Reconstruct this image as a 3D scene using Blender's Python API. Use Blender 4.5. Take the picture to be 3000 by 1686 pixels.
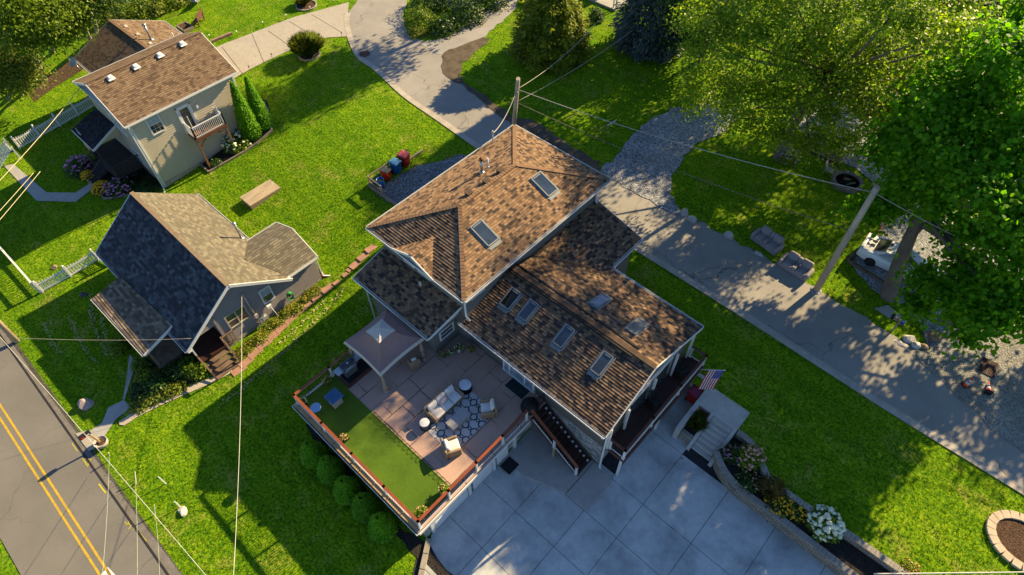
import bpy, bmesh, math, random
import numpy as np
from mathutils import Vector, Matrix
random.seed(7); RNG = np.random.default_rng(11)
R = math.radians
for o in list(bpy.data.objects): bpy.data.objects.remove(o)
sc = bpy.context.scene
COL = sc.collection
# ---------------------------------------------------------------- camera
HC, FPX, PITCH, ROLL, YAW = 34.0, 1840.0, R(38.1), R(-0.9), R(-43.25)
IW, IH = 3000.0, 1686.0
def to_world(d):
    c, s = math.cos(YAW), math.sin(YAW)
    return Vector((c*d[0]+s*d[1], -s*d[0]+c*d[1], d[2]))
_r, _u = (1, 0, 0), (0, math.cos(PITCH), math.sin(PITCH))
_f = (0, math.sin(PITCH), -math.cos(PITCH))
cr, sr = math.cos(ROLL), math.sin(ROLL)
RIGHT = to_world([cr*_r[i]+sr*_u[i] for i in range(3)])
UP = to_world([-sr*_r[i]+cr*_u[i] for i in range(3)])
FWD = to_world(_f)
cam_d = bpy.data.cameras.new('camera'); cam = bpy.data.objects.new('camera', cam_d); COL.objects.link(cam)
cam_d.sensor_width = 36; cam_d.lens = FPX/IW*36; cam_d.clip_end = 2000
m = Matrix((RIGHT, UP, -FWD)).transposed().to_4x4(); m.translation = (0, 0, HC)
cam.matrix_world = m
sc.camera = cam
# ---------------------------------------------------------------- light
SUN_AZ, SUN_EL = R(80.8), R(28.8)
w = bpy.data.worlds.new('World'); sc.world = w; w.use_nodes = True
nt = w.node_tree; bg = nt.nodes['Background']
sky = nt.nodes.new('ShaderNodeTexSky'); sky.sky_type = 'NISHITA'; sky.sun_disc = False
sky.sun_elevation = SUN_EL; sky.sun_rotation = math.pi/2-SUN_AZ
sky.air_density = 1.0; sky.dust_density = 0.2; sky.ozone_density = 5.0
nt.links.new(sky.outputs[0], bg.inputs[0]); bg.inputs[1].default_value = 0.068
sd = bpy.data.lights.new('sun', 'SUN'); so = bpy.data.objects.new('sun', sd); COL.objects.link(so)
sd.energy = 5.0; sd.angle = R(0.55); sd.color = (1.0, 0.76, 0.40)
sv = Vector((math.cos(SUN_AZ)*math.cos(SUN_EL), math.sin(SUN_AZ)*math.cos(SUN_EL), math.sin(SUN_EL)))
so.rotation_euler = sv.to_track_quat('Z', 'Y').to_euler()
so.location = (30, 60, 60)
sc.view_settings.view_transform = 'Standard'; sc.view_settings.look = 'None'
sc.view_settings.exposure = 1.5; sc.view_settings.gamma = 1
sc.cycles.max_bounces = 5; sc.cycles.diffuse_bounces = 3; sc.cycles.glossy_bounces = 2
sc.cycles.transmission_bounces = 3; sc.cycles.transparent_max_bounces = 4
# ---------------------------------------------------------------- terrain profile, pixels of the survey photo to metres
YK = [-200, -9, -6, 0, 4, 9, 13, 17, 22, 27, 32, 60, 400]
ZK = [-.9, -.5, -.45, -.15, 0, .1, .5, 1.0, 1.35, 1.5, 1.6, 2.2, 5]
def H(y): return float(np.interp(y, YK, ZK))
def P(px, py, z=0.0):
    u = (px-IW/2)/FPX; v = -(py-IH/2)/FPX
    d = RIGHT*u + UP*v + FWD
    t = (z-HC)/d.z
    return Vector((d.x*t, d.y*t, z))
def G(px, py, dz=0.0):
    z = 1.0
    for _ in range(50): z = .5*z + .5*(H(P(px, py, z).y)+dz)
    return P(px, py, z)
def GX(pts): return [tuple(G(*p)[:2]) for p in pts]
def PX(pts, z): return [tuple(P(p[0], p[1], z)[:2]) for p in pts]
# ---------------------------------------------------------------- mesh builder
ORIG = {}
def clip(poly, axis_vals, lo, hi):
    def half(ps, vs, lim, keep_ge):
        out, ov = [], []
        n = len(ps)
        for i in range(n):
            a, b, va, vb = ps[i], ps[(i+1) % n], vs[i], vs[(i+1) % n]
            ia, ib = (va >= lim) == keep_ge or va == lim, (vb >= lim) == keep_ge or vb == lim
            if ia: out.append(a); ov.append(va)
            if ia != ib:
                t = (lim-va)/(vb-va); out.append(a+(b-a)*t); ov.append(lim)
        return out, ov
    p, v = half(poly, axis_vals, lo, True)
    if len(p) < 3: return [], []
    return half(p, v, hi, False)
class B:
    def __init__(s): s.v = []; s.f = []; s.uv = []; s.mi = []; s.cur = 0; s.sm = []
    def add(s, vs, fs, uvs=None, smooth=False):
        k = len(s.v); s.v += [tuple(x) for x in vs]
        for i, f in enumerate(fs):
            s.f.append([k+j for j in f]); s.uv.append(uvs[i] if uvs else None); s.mi.append(s.cur); s.sm.append(smooth)
        return s
    def box(s, x0, x1, y0, y1, z0, z1):
        return s.add([(x0,y0,z0),(x1,y0,z0),(x1,y1,z0),(x0,y1,z0),(x0,y0,z1),(x1,y0,z1),(x1,y1,z1),(x0,y1,z1)],
                     [(3,2,1,0),(4,5,6,7),(0,1,5,4),(1,2,6,5),(2,3,7,6),(3,0,4,7)])
    def cbox(s, c, sx, sy, sz, rz=0.0, rx=0.0):
        M = Matrix.Rotation(rz, 3, 'Z') @ Matrix.Rotation(rx, 3, 'X'); c = Vector(c)
        vs = [c + M @ Vector((a*sx/2, b*sy/2, d*sz/2)) for d in (-1, 1) for a, b in ((-1,-1),(1,-1),(1,1),(-1,1))]
        return s.add(vs, [(3,2,1,0),(4,5,6,7),(0,1,5,4),(1,2,6,5),(2,3,7,6),(3,0,4,7)])
    def rbox(s, c, sx, sy, sz, r=.05, rz=0.0, rx=0.0, n=3, puff=0.0):
        # soft box: rounded in plan and at its top and bottom rims
        M = Matrix.Rotation(rz, 3, 'Z') @ Matrix.Rotation(rx, 3, 'X'); c = Vector(c)
        r = min(r, sx/2.01, sy/2.01, sz/2.01)
        def ring(off, z):
            out = []
            for qx, qy, a0 in ((1,1,0),(-1,1,90),(-1,-1,180),(1,-1,270)):
                for k in range(n+1):
                    a = R(a0+90*k/n)
                    out.append(c + M @ Vector((qx*(sx/2-r)+(r-off)*math.cos(a), qy*(sy/2-r)+(r-off)*math.sin(a), z)))
            return out
        prof = [(r*(1-math.sin(R(t))), -sz/2+r*(1-math.cos(R(t)))) for t in (0, 45, 90)] + [(r*(1-math.sin(R(t))), sz/2-r*(1-math.cos(R(t)))) for t in (90, 45, 0)]
        rings = [ring(o, z) for o, z in prof]; L = len(rings[0]); vs = sum(rings, [])
        top = c + M @ Vector((0, 0, sz/2+puff)); bot = c + M @ Vector((0, 0, -sz/2)); vs += [bot, top]
        fs = [(i*L+j, i*L+(j+1) % L, (i+1)*L+(j+1) % L, (i+1)*L+j) for i in range(len(rings)-1) for j in range(L)]
        kb, kt = len(vs)-2, len(vs)-1; e = (len(rings)-1)*L
        fs += [(kb, (j+1) % L, j) for j in range(L)] + [(kt, e+j, e+(j+1) % L) for j in range(L)]
        return s.add(vs, fs, smooth=True)
    def beam(s, a, b, w, h, up=(0,0,1)):
        a, b = Vector(a), Vector(b); d = (b-a).normalized(); up = Vector(up)
        sd = d.cross(up)
        if sd.length < 1e-4: sd = d.cross(Vector((1, 0, 0)))
        sd.normalize(); u = sd.cross(d)
        vs = [p + sd*(x*w/2) + u*(y*h/2) for p in (a, b) for x, y in ((-1,-1),(1,-1),(1,1),(-1,1))]
        return s.add(vs, [(0,1,2,3),(7,6,5,4),(0,4,5,1),(1,5,6,2),(2,6,7,3),(3,7,4,0)])
    def tube(s, pts, r, n=8, cap=True, smooth=True):
        pts = [Vector(p) for p in pts]; rs = list(r) if hasattr(r, '__len__') else [r]*len(pts)
        vs = []; ref = None
        for i, p in enumerate(pts):
            d = (pts[min(i+1, len(pts)-1)]-pts[max(i-1, 0)]).normalized()
            if ref is None: ref = d.cross(Vector((0, 0, 1)) if abs(d.z) < .95 else Vector((1, 0, 0)))
            ref = (ref - d*ref.dot(d)).normalized(); e = d.cross(ref)
            for k in range(n):
                a = 2*math.pi*k/n; vs.append(p + (ref*math.cos(a)+e*math.sin(a))*rs[i])
        fs = [(i*n+k, i*n+(k+1) % n, (i+1)*n+(k+1) % n, (i+1)*n+k) for i in range(len(pts)-1) for k in range(n)]
        s.add(vs, fs, smooth=smooth)
        if cap:
            k = len(s.v)-len(vs); s.f += [[k+j for j in range(n)][::-1], [k+len(vs)-n+j for j in range(n)]]
            s.uv += [None]*2; s.mi += [s.cur]*2; s.sm += [False]*2
        return s
    def cyl(s, c, r, z0, z1, n=16, r2=None):
        return s.tube([(c[0], c[1], z0), (c[0], c[1], z1)], [r, r if r2 is None else r2], n)
    def lathe(s, c, prof, n=16, smooth=True):
        c = Vector((c[0], c[1], c[2] if len(c) > 2 else 0)); vs = []
        for r, z in prof:
            for k in range(n): a = 2*math.pi*k/n; vs.append((c.x+r*math.cos(a), c.y+r*math.sin(a), c.z+z))
        fs = [(i*n+k, i*n+(k+1) % n, (i+1)*n+(k+1) % n, (i+1)*n+k) for i in range(len(prof)-1) for k in range(n)]
        if prof[0][0] > 1e-4: fs.append(tuple(range(n))[::-1])
        if prof[-1][0] > 1e-4: fs.append(tuple((len(prof)-1)*n+k for k in range(n)))
        return s.add(vs, fs, smooth=smooth)
    def poly(s, pts, uv=None): return s.add(pts, [tuple(range(len(pts)))], [uv] if uv else None)
    def prism(s, pts, z0, z1):
        n = len(pts); a = sum(pts[i][0]*pts[(i+1) % n][1]-pts[(i+1) % n][0]*pts[i][1] for i in range(n))
        if a < 0: pts = pts[::-1]
        vs = [(p[0], p[1], z0) for p in pts]+[(p[0], p[1], z1) for p in pts]
        return s.add(vs, [tuple(range(n))[::-1], tuple(range(n, 2*n))]+[(i, (i+1) % n, n+(i+1) % n, n+i) for i in range(n)])
    def slab(s, poly, th):
        # a flat polygon in space with thickness below it
        ps = [Vector(p) for p in poly]; n = (ps[1]-ps[0]).cross(ps[2]-ps[1]).normalized()
        if n.z < 0: ps = ps[::-1]; n = -n
        k = len(ps); vs = ps+[p-n*th for p in ps]
        return s.add(vs, [tuple(range(k)), tuple(range(k, 2*k))[::-1]]+[((i+1) % k, i, k+i, k+(i+1) % k) for i in range(k)])
    def courses(s, poly, step, lift, normal=None, v_off=0.0):
        # lap courses: strips across a slope or wall, each one's lower edge standing proud of the one below
        ps = [Vector(p) for p in poly]
        n = Vector((0, 0, 0))
        for i in range(len(ps)): a, b = ps[i], ps[(i+1) % len(ps)]; n += a.cross(b)
        n.normalize()
        if normal is not None and n.dot(Vector(normal)) < 0 or normal is None and n.z < 0: n = -n
        t = Vector((0, 0, 1)).cross(n).normalized(); u = n.cross(t)
        vals = [p.dot(u) for p in ps]; lo, hi = min(vals), max(vals)
        k = 0; z = lo+v_off
        while z < hi-1e-4:
            z2 = min(z+step, hi)
            q, qv = clip(ps, vals, z, z2)
            if len(q) >= 3:
                c = [p + n*lift*(1-(v-z)/step) for p, v in zip(q, qv)]
                nn = Vector((0, 0, 0))
                for i in range(len(c)): nn += c[i].cross(c[(i+1) % len(c)])
                if nn.dot(n) < 0: c = c[::-1]; q = q[::-1]; qv = qv[::-1]
                s.add(c, [tuple(range(len(c)))], [[(p.dot(t), v-lo) for p, v in zip(q, qv)]])
                low = [i for i, v in enumerate(qv) if abs(v-z) < 1e-5]
                if len(low) >= 2:
                    a = min(low, key=lambda i: q[i].dot(t)); b = max(low, key=lambda i: q[i].dot(t))
                    vv = z-lo-1e-3+step*.02
                    s.add([q[a]-n*.004, q[b]-n*.004, c[b], c[a]], [(0,1,2,3)], [[(q[a].dot(t), vv), (q[b].dot(t), vv), (q[b].dot(t), vv), (q[a].dot(t), vv)]])
            z = z2
        return s
    def build(s, name, mats, parent=None, label=None, cat=None, group=None, kind=None, loc=None, bevel=0.0, smooth=False):
        v = np.array(s.v, dtype=np.float64)
        if parent is not None: org = np.array(ORIG[parent.name])
        elif loc is not None: org = np.array(loc)
        elif kind == 'structure': org = np.zeros(3)
        else: org = np.array([(v[:,0].min()+v[:,0].max())/2, (v[:,1].min()+v[:,1].max())/2, v[:,2].min()])
        me = bpy.data.meshes.new(name); me.from_pydata((v-org).tolist(), [], s.f)
        if not isinstance(mats, (list, tuple)): mats = [mats]
        for q in mats: me.materials.append(q)
        uvl = me.uv_layers.new(name='uv'); dat = np.zeros((len(me.loops), 2)); li = 0
        va = s.v
        for fi, f in enumerate(s.f):
            u = s.uv[fi]
            if u is None:
                a = Vector((0, 0, 0))
                for i in range(len(f)): a += Vector(va[f[i]]).cross(Vector(va[f[(i+1) % len(f)]]))
                if a.length < 1e-12: li += len(f); continue
                a.normalize()
                if abs(a.z) > .98: t, b = Vector((1, 0, 0)), Vector((0, 1, 0))
                else: t = Vector((0, 0, 1)).cross(a).normalized(); b = a.cross(t)
                for j in f: q = Vector(va[j]); dat[li] = (q.dot(t), q.dot(b)); li += 1
            else:
                for q in u: dat[li] = q; li += 1
        uvl.data.foreach_set('uv', dat.ravel())
        me.polygons.foreach_set('material_index', s.mi)
        me.polygons.foreach_set('use_smooth', [bool(x or smooth) for x in s.sm])
        me.update()
        o = bpy.data.objects.new(name, me); COL.objects.link(o)
        ORIG[o.name] = tuple(org)
        if parent is not None: o.parent = parent
        else: o.location = org
        if bevel:
            md = o.modifiers.new('bevel', 'BEVEL'); md.width = bevel; md.segments = 2; md.limit_method = 'ANGLE'; md.angle_limit = R(40)
        if label: o['label'] = label
        if cat: o['category'] = cat
        if group: o['group'] = group
        if kind: o['kind'] = kind
        return o
def thing(name, label, cat, loc=(0,0,0), group=None, rz=0.0):
    o = bpy.data.objects.new(name, None); COL.objects.link(o); o.location = loc; o.rotation_euler = (0, 0, rz)
    o.empty_display_size = .2
    o['label'] = label; o['category'] = cat
    if group: o['group'] = group
    ORIG[o.name] = tuple(loc)
    return o
def thing0(name, label, cat, group=None):
    return thing(name, label, cat, (0, 0, 0), group)
def place(o, loc, rz=0.0): o.location = loc; o.rotation_euler = (0, 0, rz); return o
def dup(root, loc, rz=0.0, label=None, scale=None):
    r = root.copy(); COL.objects.link(r); r.location = loc; r.rotation_euler = (0, 0, rz)
    if scale: r.scale = scale if hasattr(scale, '__len__') else (scale,)*3
    if label: r['label'] = label
    for ch in list(root.children):
        c = ch.copy(); COL.objects.link(c); c.parent = r
        for g in list(ch.children):
            d = g.copy(); COL.objects.link(d); d.parent = c
    ORIG[r.name] = tuple(loc)
    return r
def np_mesh(name, verts, faces_n, mats, parent=None, loc=(0,0,0), mi=None, **kw):
    # verts (N,3) in order of faces, every face of faces_n corners
    n = len(verts)//faces_n
    me = bpy.data.meshes.new(name)
    me.vertices.add(len(verts)); me.loops.add(len(verts)); me.polygons.add(n)
    org = np.array(ORIG[parent.name] if parent is not None else loc)
    me.vertices.foreach_set('co', (np.asarray(verts)-org).astype(np.float32).ravel())
    me.loops.foreach_set('vertex_index', np.arange(len(verts), dtype=np.int32))
    me.polygons.foreach_set('loop_start', np.arange(0, len(verts), faces_n, dtype=np.int32))
    me.polygons.foreach_set('loop_total', np.full(n, faces_n, dtype=np.int32))
    if not isinstance(mats, (list, tuple)): mats = [mats]
    for q in mats: me.materials.append(q)
    if mi is not None: me.polygons.foreach_set('material_index', np.asarray(mi, dtype=np.int32))
    me.update(calc_edges=True)
    o = bpy.data.objects.new(name, me); COL.objects.link(o)
    if parent is not None: o.parent = parent
    else: o.location = loc
    ORIG[o.name] = tuple(org)
    for k, v in kw.items():
        if v: o[{'cat': 'category'}.get(k, k)] = v
    return o
# ---------------------------------------------------------------- materials
def hexc(r, g, b):
    f = lambda x: ((x/255+.055)/1.055)**2.4 if x > 10 else x/255/12.92
    return (f(r), f(g), f(b))
class N:
    def __init__(s, name):
        s.m = bpy.data.materials.new(name); s.m.use_nodes = True; s.t = s.m.node_tree
        s.b = s.t.nodes['Principled BSDF']; s.out = s.t.nodes['Material Output']
        s.b.inputs['Specular IOR Level'].default_value = .25
    def n(s, typ, **kw):
        x = s.t.nodes.new('ShaderNode'+typ)
        for k, v in kw.items(): setattr(x, k, v)
        return x
    def l(s, a, b): s.t.links.new(a, b)
    def val(s, sock, v):
        if isinstance(v, bpy.types.NodeSocket): s.l(v, sock)
        else:
            if sock.type == 'RGBA' and len(v) == 3: v = (*v, 1)
            sock.default_value = v
    def pos(s): return s.n('NewGeometry').outputs['Position']
    def obj(s): return s.n('TexCoord').outputs['Object']
    def uv(s): return s.n('TexCoord').outputs['UV']
    def mapv(s, vec, scale=(1,1,1), rot=(0,0,0), loc=(0,0,0)):
        x = s.n('Mapping'); s.l(vec, x.inputs[0]); x.inputs['Scale'].default_value = scale; x.inputs['Rotation'].default_value = rot; x.inputs['Location'].default_value = loc
        return x.outputs[0]
    def noise(s, vec, scale, detail=3, rough=.55, dist=0):
        x = s.n('TexNoise'); s.l(vec, x.inputs['Vector']); x.inputs['Scale'].default_value = scale
        x.inputs['Detail'].default_value = detail; x.inputs['Roughness'].default_value = rough; x.inputs['Distortion'].default_value = dist
        return x.outputs['Fac']
    def vor(s, vec, scale, feature='F1', out='Distance', rnd=1):
        x = s.n('TexVoronoi', feature=feature); s.l(vec, x.inputs['Vector']); x.inputs['Scale'].default_value = scale; x.inputs['Randomness'].default_value = rnd
        return x.outputs[out]
    def ramp(s, fac, stops, const=False):
        x = s.n('ValToRGB'); s.l(fac, x.inputs[0]); cr = x.color_ramp
        if const: cr.interpolation = 'CONSTANT'
        while len(cr.elements) < len(stops): cr.elements.new(.5)
        for e, (p, c) in zip(cr.elements, stops):
            e.position = p; e.color = (*c, 1) if hasattr(c, '__len__') else (c, c, c, 1)
        return x.outputs[0]
    def mix(s, fac, a, b, mode='MIX'):
        x = s.n('Mix', data_type='RGBA', blend_type=mode)
        s.val(x.inputs['Factor'], fac); s.val(x.inputs[6], a); s.val(x.inputs[7], b)
        return x.outputs[2]
    def math(s, op, a, b=0.0, c=0.0, clamp=False):
        x = s.n('Math', operation=op, use_clamp=clamp); s.val(x.inputs[0], a); s.val(x.inputs[1], b); s.val(x.inputs[2], c)
        return x.outputs[0]
    def bump(s, h, dist=.01, strength=1.0):
        x = s.n('Bump'); s.l(h, x.inputs['Height']); x.inputs['Distance'].default_value = dist; x.inputs['Strength'].default_value = strength
        s.l(x.outputs[0], s.b.inputs['Normal']); return x
    def col(s, c): s.val(s.b.inputs['Base Color'], c)
    def rough(s, r): s.val(s.b.inputs['Roughness'], r)
MATS = {}
def mat(name, c, rough=.7, var=.25, scale=2.0, bump=0.0, bscale=30, metal=0.0, spec=.25, c2=None, coord='pos', stretch=None):
    if name in MATS: return MATS[name]
    k = N(name); vec = k.pos() if coord == 'pos' else k.obj()
    if stretch: vec = k.mapv(vec, stretch)
    c2 = c2 or tuple(x*(1-var) for x in c)
    f = k.math('ADD', k.math('MULTIPLY', k.noise(vec, scale, 4), .6), k.math('MULTIPLY', k.noise(vec, scale*9, 3), .4))
    k.col(k.ramp(f, [(.36, c2), (.64, c)])); k.rough(rough)
    k.b.inputs['Metallic'].default_value = metal; k.b.inputs['Specular IOR Level'].default_value = spec
    if bump: k.bump(k.noise(vec, bscale, 4), bump)
    MATS[name] = k.m; return k.m
def glass(name, c, rough=.05, spec=.6):
    if name in MATS: return MATS[name]
    k = N(name); k.col(k.ramp(k.noise(k.pos(), 1.3, 2), [(.35, tuple(x*.6 for x in c)), (.65, c)])); k.rough(rough); k.b.inputs['Specular IOR Level'].default_value = spec
    MATS[name] = k.m; return k.m
def shingle(name, tones, tab=.28, row=.155, var=.5):
    k = N(name); uv = k.uv()
    br = k.n('TexBrick'); k.l(uv, br.inputs['Vector'])
    br.inputs['Color1'].default_value = (0,0,0,1); br.inputs['Color2'].default_value = (1,1,1,1); br.inputs['Mortar'].default_value = (.5,.5,.5,1)
    br.inputs['Scale'].default_value = 1; br.inputs['Mortar Size'].default_value = .009; br.inputs['Mortar Smooth'].default_value = .3; br.inputs['Brick Width'].default_value = tab; br.inputs['Row Height'].default_value = row
    br.offset = .43; br.offset_frequency = 2; br.squash = .8; br.squash_frequency = 3
    c = k.ramp(br.outputs['Color'], tones, True)
    c = k.mix(k.math('MULTIPLY', br.outputs['Fac'], .6), c, (.03,.022,.018))
    n1 = k.noise(k.pos(), .5, 4); n2 = k.noise(k.pos(), 45, 2)
    c = k.mix(var, c, k.ramp(n1, [(.3, (.82,.82,.82)), (.7, (1.15,1.15,1.15))]), 'MULTIPLY')
    c = k.mix(.55, c, k.ramp(n2, [(.25, (.7,.7,.7)), (.75, (1.25,1.25,1.25))]), 'MULTIPLY')
    k.col(c); k.rough(.9); k.b.inputs['Specular IOR Level'].default_value = .12
    k.bump(n2, .006)
    MATS[name] = k.m; return k.m
def leafmat(name, dark, mid, light, trans=.35, rough=.45, spec=.3):
    if name in MATS: return MATS[name]
    k = N(name)
    rnd = k.n('NewGeometry').outputs['Random Per Island']
    c = k.ramp(rnd, [(0, dark), (.5, mid), (1, light)])
    c = k.mix(.5, c, k.ramp(k.noise(k.pos(), .7, 3), [(.3, (.48,.55,.45)), (.7, (1.4,1.32,1.15))]), 'MULTIPLY')
    k.col(c); k.rough(rough); k.b.inputs['Specular IOR Level'].default_value = spec
    tr = k.n('BsdfTranslucent'); tc = k.mix(1, c, (1.25, 1.2, .45), 'MULTIPLY'); k.l(tc, tr.inputs['Color'])
    mx = k.n('MixShader'); mx.inputs[0].default_value = trans
    k.l(k.b.outputs[0], mx.inputs[1]); k.l(tr.outputs[0], mx.inputs[2]); k.l(mx.outputs[0], k.out.inputs['Surface'])
    MATS[name] = k.m; return k.m
# ================================================================ ground materials
def grass_material():
    k = N('lawn'); p = k.pos()
    n0 = k.noise(p, .16, 4); n1 = k.noise(p, 1.1, 4, .6); n2 = k.noise(p, 7, 4, .65); n3 = k.noise(p, 26, 3, .6)
    c = k.ramp(n2, [(.32, (.020, .085, .008)), (.5, (.105, .21, .008)), (.68, (.23, .34, .011))])
    c = k.mix(.75, c, k.ramp(n1, [(.28, (.55, .75, .55)), (.72, (1.35, 1.2, 1.0))]), 'MULTIPLY')
    c = k.mix(.6, c, k.ramp(n0, [(.3, (.7, .85, .75)), (.7, (1.3, 1.15, 1.0))]), 'MULTIPLY')
    c = k.mix(.8, c, k.ramp(k.noise(k.mapv(p, (.12,1.5,1), (0,0,.18)), 1, 3, .5, .6), [(.35, (.78,.84,.8)), (.65, (1.2,1.14,1.05))]), 'MULTIPLY')
    dry = k.math('MULTIPLY', k.ramp(k.noise(p, .55, 5, .7), [(.53, 0.0), (.70, 1.0)]), k.ramp(n2, [(.42, 0.0), (.66, 1.0)]))
    c = k.mix(dry, c, (.30, .25, .075))
    k.col(c); k.rough(.9); k.b.inputs['Specular IOR Level'].default_value = .03
    h = k.math('ADD', k.math('MULTIPLY', n2, .6), k.math('MULTIPLY', n3, .4))
    k.bump(h, .12, .8)
    return k.m
def gravel_material(name, c1, c2, c3, sc=14, leaf=0.0):
    k = N(name); p = k.pos()
    v = k.n('TexVoronoi'); k.l(p, v.inputs['Vector']); v.inputs['Scale'].default_value = sc
    c = k.ramp(k.noise(k.mapv(v.outputs['Color'], (7, 7, 7)), 1, 0), [(.3, c1), (.5, c2), (.68, c3)])
    c = k.mix(.6, c, k.ramp(k.noise(p, .8, 5), [(.3, (.55, .55, .55)), (.68, (1.2, 1.2, 1.2))]), 'MULTIPLY')
    if leaf:
        f = k.ramp(k.noise(p, 3.2, 3), [(.60, 0.0), (.70, leaf)]); c = k.mix(f, c, (.045, .06, .018))
    k.col(c); k.rough(.9)
    k.bump(v.outputs['Distance'], .05, .9); return k.m
def concrete_material(name, base, stain=.5, dark=(.35,.36,.38)):
    k = N(name); p = k.pos()
    a = k.noise(p, .45, 5, .6); b = k.noise(p, 3.0, 5, .65); d = k.noise(p, 60, 2)
    c = k.mix(stain, base, k.ramp(a, [(.3, tuple(x*y for x, y in zip(base, dark))), (.56, base)]))
    c = k.mix(.45, c, k.ramp(b, [(.3, (.72,.72,.74)), (.7, (1.15,1.15,1.12))]), 'MULTIPLY')
    spots = k.ramp(k.vor(p, .55), [(.03, .45), (.05, 1.0)])
    c = k.mix(1, c, spots, 'MULTIPLY')
    c = k.mix(.3, c, k.ramp(d, [(.3, (.75,.75,.75)), (.7, (1.2,1.2,1.2))]), 'MULTIPLY')
    k.col(c); k.rough(.75); k.bump(k.math('ADD', k.math('MULTIPLY', d, .5), b), .01); return k.m
def asphalt_material(name, base, crack=1.0, patch=.5):
    k = N(name); p = k.pos()
    a = k.noise(p, .3, 5, .6); d = k.noise(p, 38, 3, .7)
    warp = k.n('VectorMath', operation='ADD'); k.l(p, warp.inputs[0])
    nz = k.n('TexNoise'); k.l(p, nz.inputs['Vector']); nz.inputs['Scale'].default_value = 1.2; nz.inputs['Detail'].default_value = 5
    sc_ = k.n('VectorMath', operation='SCALE'); k.l(nz.outputs['Color'], sc_.inputs[0]); sc_.inputs['Scale'].default_value = 1.6
    k.l(sc_.outputs[0], warp.inputs[1])
    cr = k.vor(k.mapv(warp.outputs[0], (1, 1, 0)), .21, 'DISTANCE_TO_EDGE')
    gate = k.ramp(k.noise(p, .22, 2), [(.44, 0.0), (.56, 1.0)])
    line = k.math('MULTIPLY', k.ramp(cr, [(.0022, .8), (.0055, 0.0)]), gate)
    c = k.mix(patch, base, k.ramp(a, [(.3, tuple(x*.68 for x in base)), (.65, tuple(x*1.12 for x in base))]))
    c = k.mix(.55, c, k.ramp(d, [(.3, (.6,.6,.6)), (.7, (1.35,1.35,1.35))]), 'MULTIPLY')
    c = k.mix(k.math('MULTIPLY', line, crack), c, tuple(x*.22 for x in base))
    k.col(c); k.rough(.88); k.bump(d, .012); return k.m
def mulch_material(name, c1, c2):
    k = N(name); p = k.pos()
    v = k.n('TexVoronoi'); k.l(k.mapv(p, (1, 1.8, 1), (0, 0, .6)), v.inputs['Vector']); v.inputs['Scale'].default_value = 16
    c = k.ramp(k.noise(k.mapv(v.outputs['Color'], (9,9,9)), 1, 0), [(.3, c1), (.7, c2)])
    k.col(c); k.rough(.95); k.bump(v.outputs['Distance'], .06, 1); return k.m
M_GRASS = grass_material()
M_CONC = concrete_material('driveway_concrete', (.47, .485, .48), .7)
M_CONC_L = concrete_material('pale_concrete', (.36, .33, .28), .3, (.75,.75,.75))
M_WALK = concrete_material('walk_concrete', (.36, .35, .33), .4, (.6,.6,.6))
M_ROAD = asphalt_material('front_asphalt', (.158, .15, .137), .5, .5)
M_ALLEY = asphalt_material('street_pavement', (.27, .255, .235), 1.0, .6)
M_GRAVEL = gravel_material('grey_gravel', (.11,.12,.14), (.25,.26,.29), (.39,.40,.43), 11, .85)
M_SAND = gravel_material('sandy_gravel', (.14,.135,.125), (.21,.205,.19), (.29,.28,.25), 13)
M_MULCH = mulch_material('dark_mulch', (.012,.010,.009), (.05,.042,.036))
M_BMULCH = mulch_material('brown_mulch', (.035,.018,.010), (.13,.075,.045))
M_DIRT = mat('wet_dirt', (.13,.10,.07), .9, c2=(.045,.038,.03), scale=1.2, bump=.03, bscale=12)
M_JOINT = mat('joint_dark', (.03,.032,.035), .95)
M_STONE = mat('edging_stone', (.33,.30,.26), .9, .4, 1.5, .02, 18)
M_PAVER = mat('red_paver', (.36,.19,.14), .85, c2=(.24,.14,.11), scale=2, bump=.01)
YELLOW = mat('road_yellow', (.56,.36,.012), .7, c2=(.33,.235,.05), scale=5)
SPRAY = mat('spray_yellow', (.62,.55,.03), .8, .4, 6)
# ================================================================ draping
HARD = []
def drape(name, xy, dz, m, kind='structure', hard=True, hfun=None, **kw):
    bm = bmesh.new()
    vs = [bm.verts.new((x, y, 0)) for x, y in xy]
    f = bm.faces.new(vs)
    bmesh.ops.triangulate(bm, faces=[f])
    for y in YK:
        bmesh.ops.bisect_plane(bm, geom=bm.verts[:]+bm.edges[:]+bm.faces[:], plane_co=(0, y, 0), plane_no=(0, 1, 0))
    for v in bm.verts: v.co.z = (hfun or H)(v.co.y)+dz
    bmesh.ops.recalc_face_normals(bm, faces=bm.faces)
    for fc in bm.faces:
        if fc.normal.z < 0: fc.normal_flip()
    me = bpy.data.meshes.new(name); bm.to_mesh(me); bm.free(); me.materials.append(m)
    o = bpy.data.objects.new(name, me); COL.objects.link(o); ORIG[o.name] = (0, 0, 0)
    if kind: o['kind'] = kind
    for k, v in kw.items(): o[k] = v
    if hard: HARD.append(xy)
    return o
def ragged(poly, amp=.18, step=.45, seed=2):
    r = random.Random(seed); out = []
    for i in range(len(poly)):
        a, c = Vector(poly[i][:2]), Vector(poly[(i+1) % len(poly)][:2]); n = max(1, int((c-a).length/step))
        for k in range(n): out.append(tuple(a+(c-a)*(k/n)+Vector((r.gauss(0,1), r.gauss(0,1)))*amp*.6))
    return out
def ragged_line(pts, amp=.09, step=.5):
    r = random.Random(5); out = []
    for a, c in zip(pts[:-1], pts[1:]):
        a, c = Vector(a[:2]), Vector(c[:2]); n = max(1, int((c-a).length/step))
        for k in range(n): out.append(tuple(a+(c-a)*(k/n)+Vector((r.gauss(0,1), r.gauss(0,1)))*amp))
    return out+[tuple(pts[-1][:2])]
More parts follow.
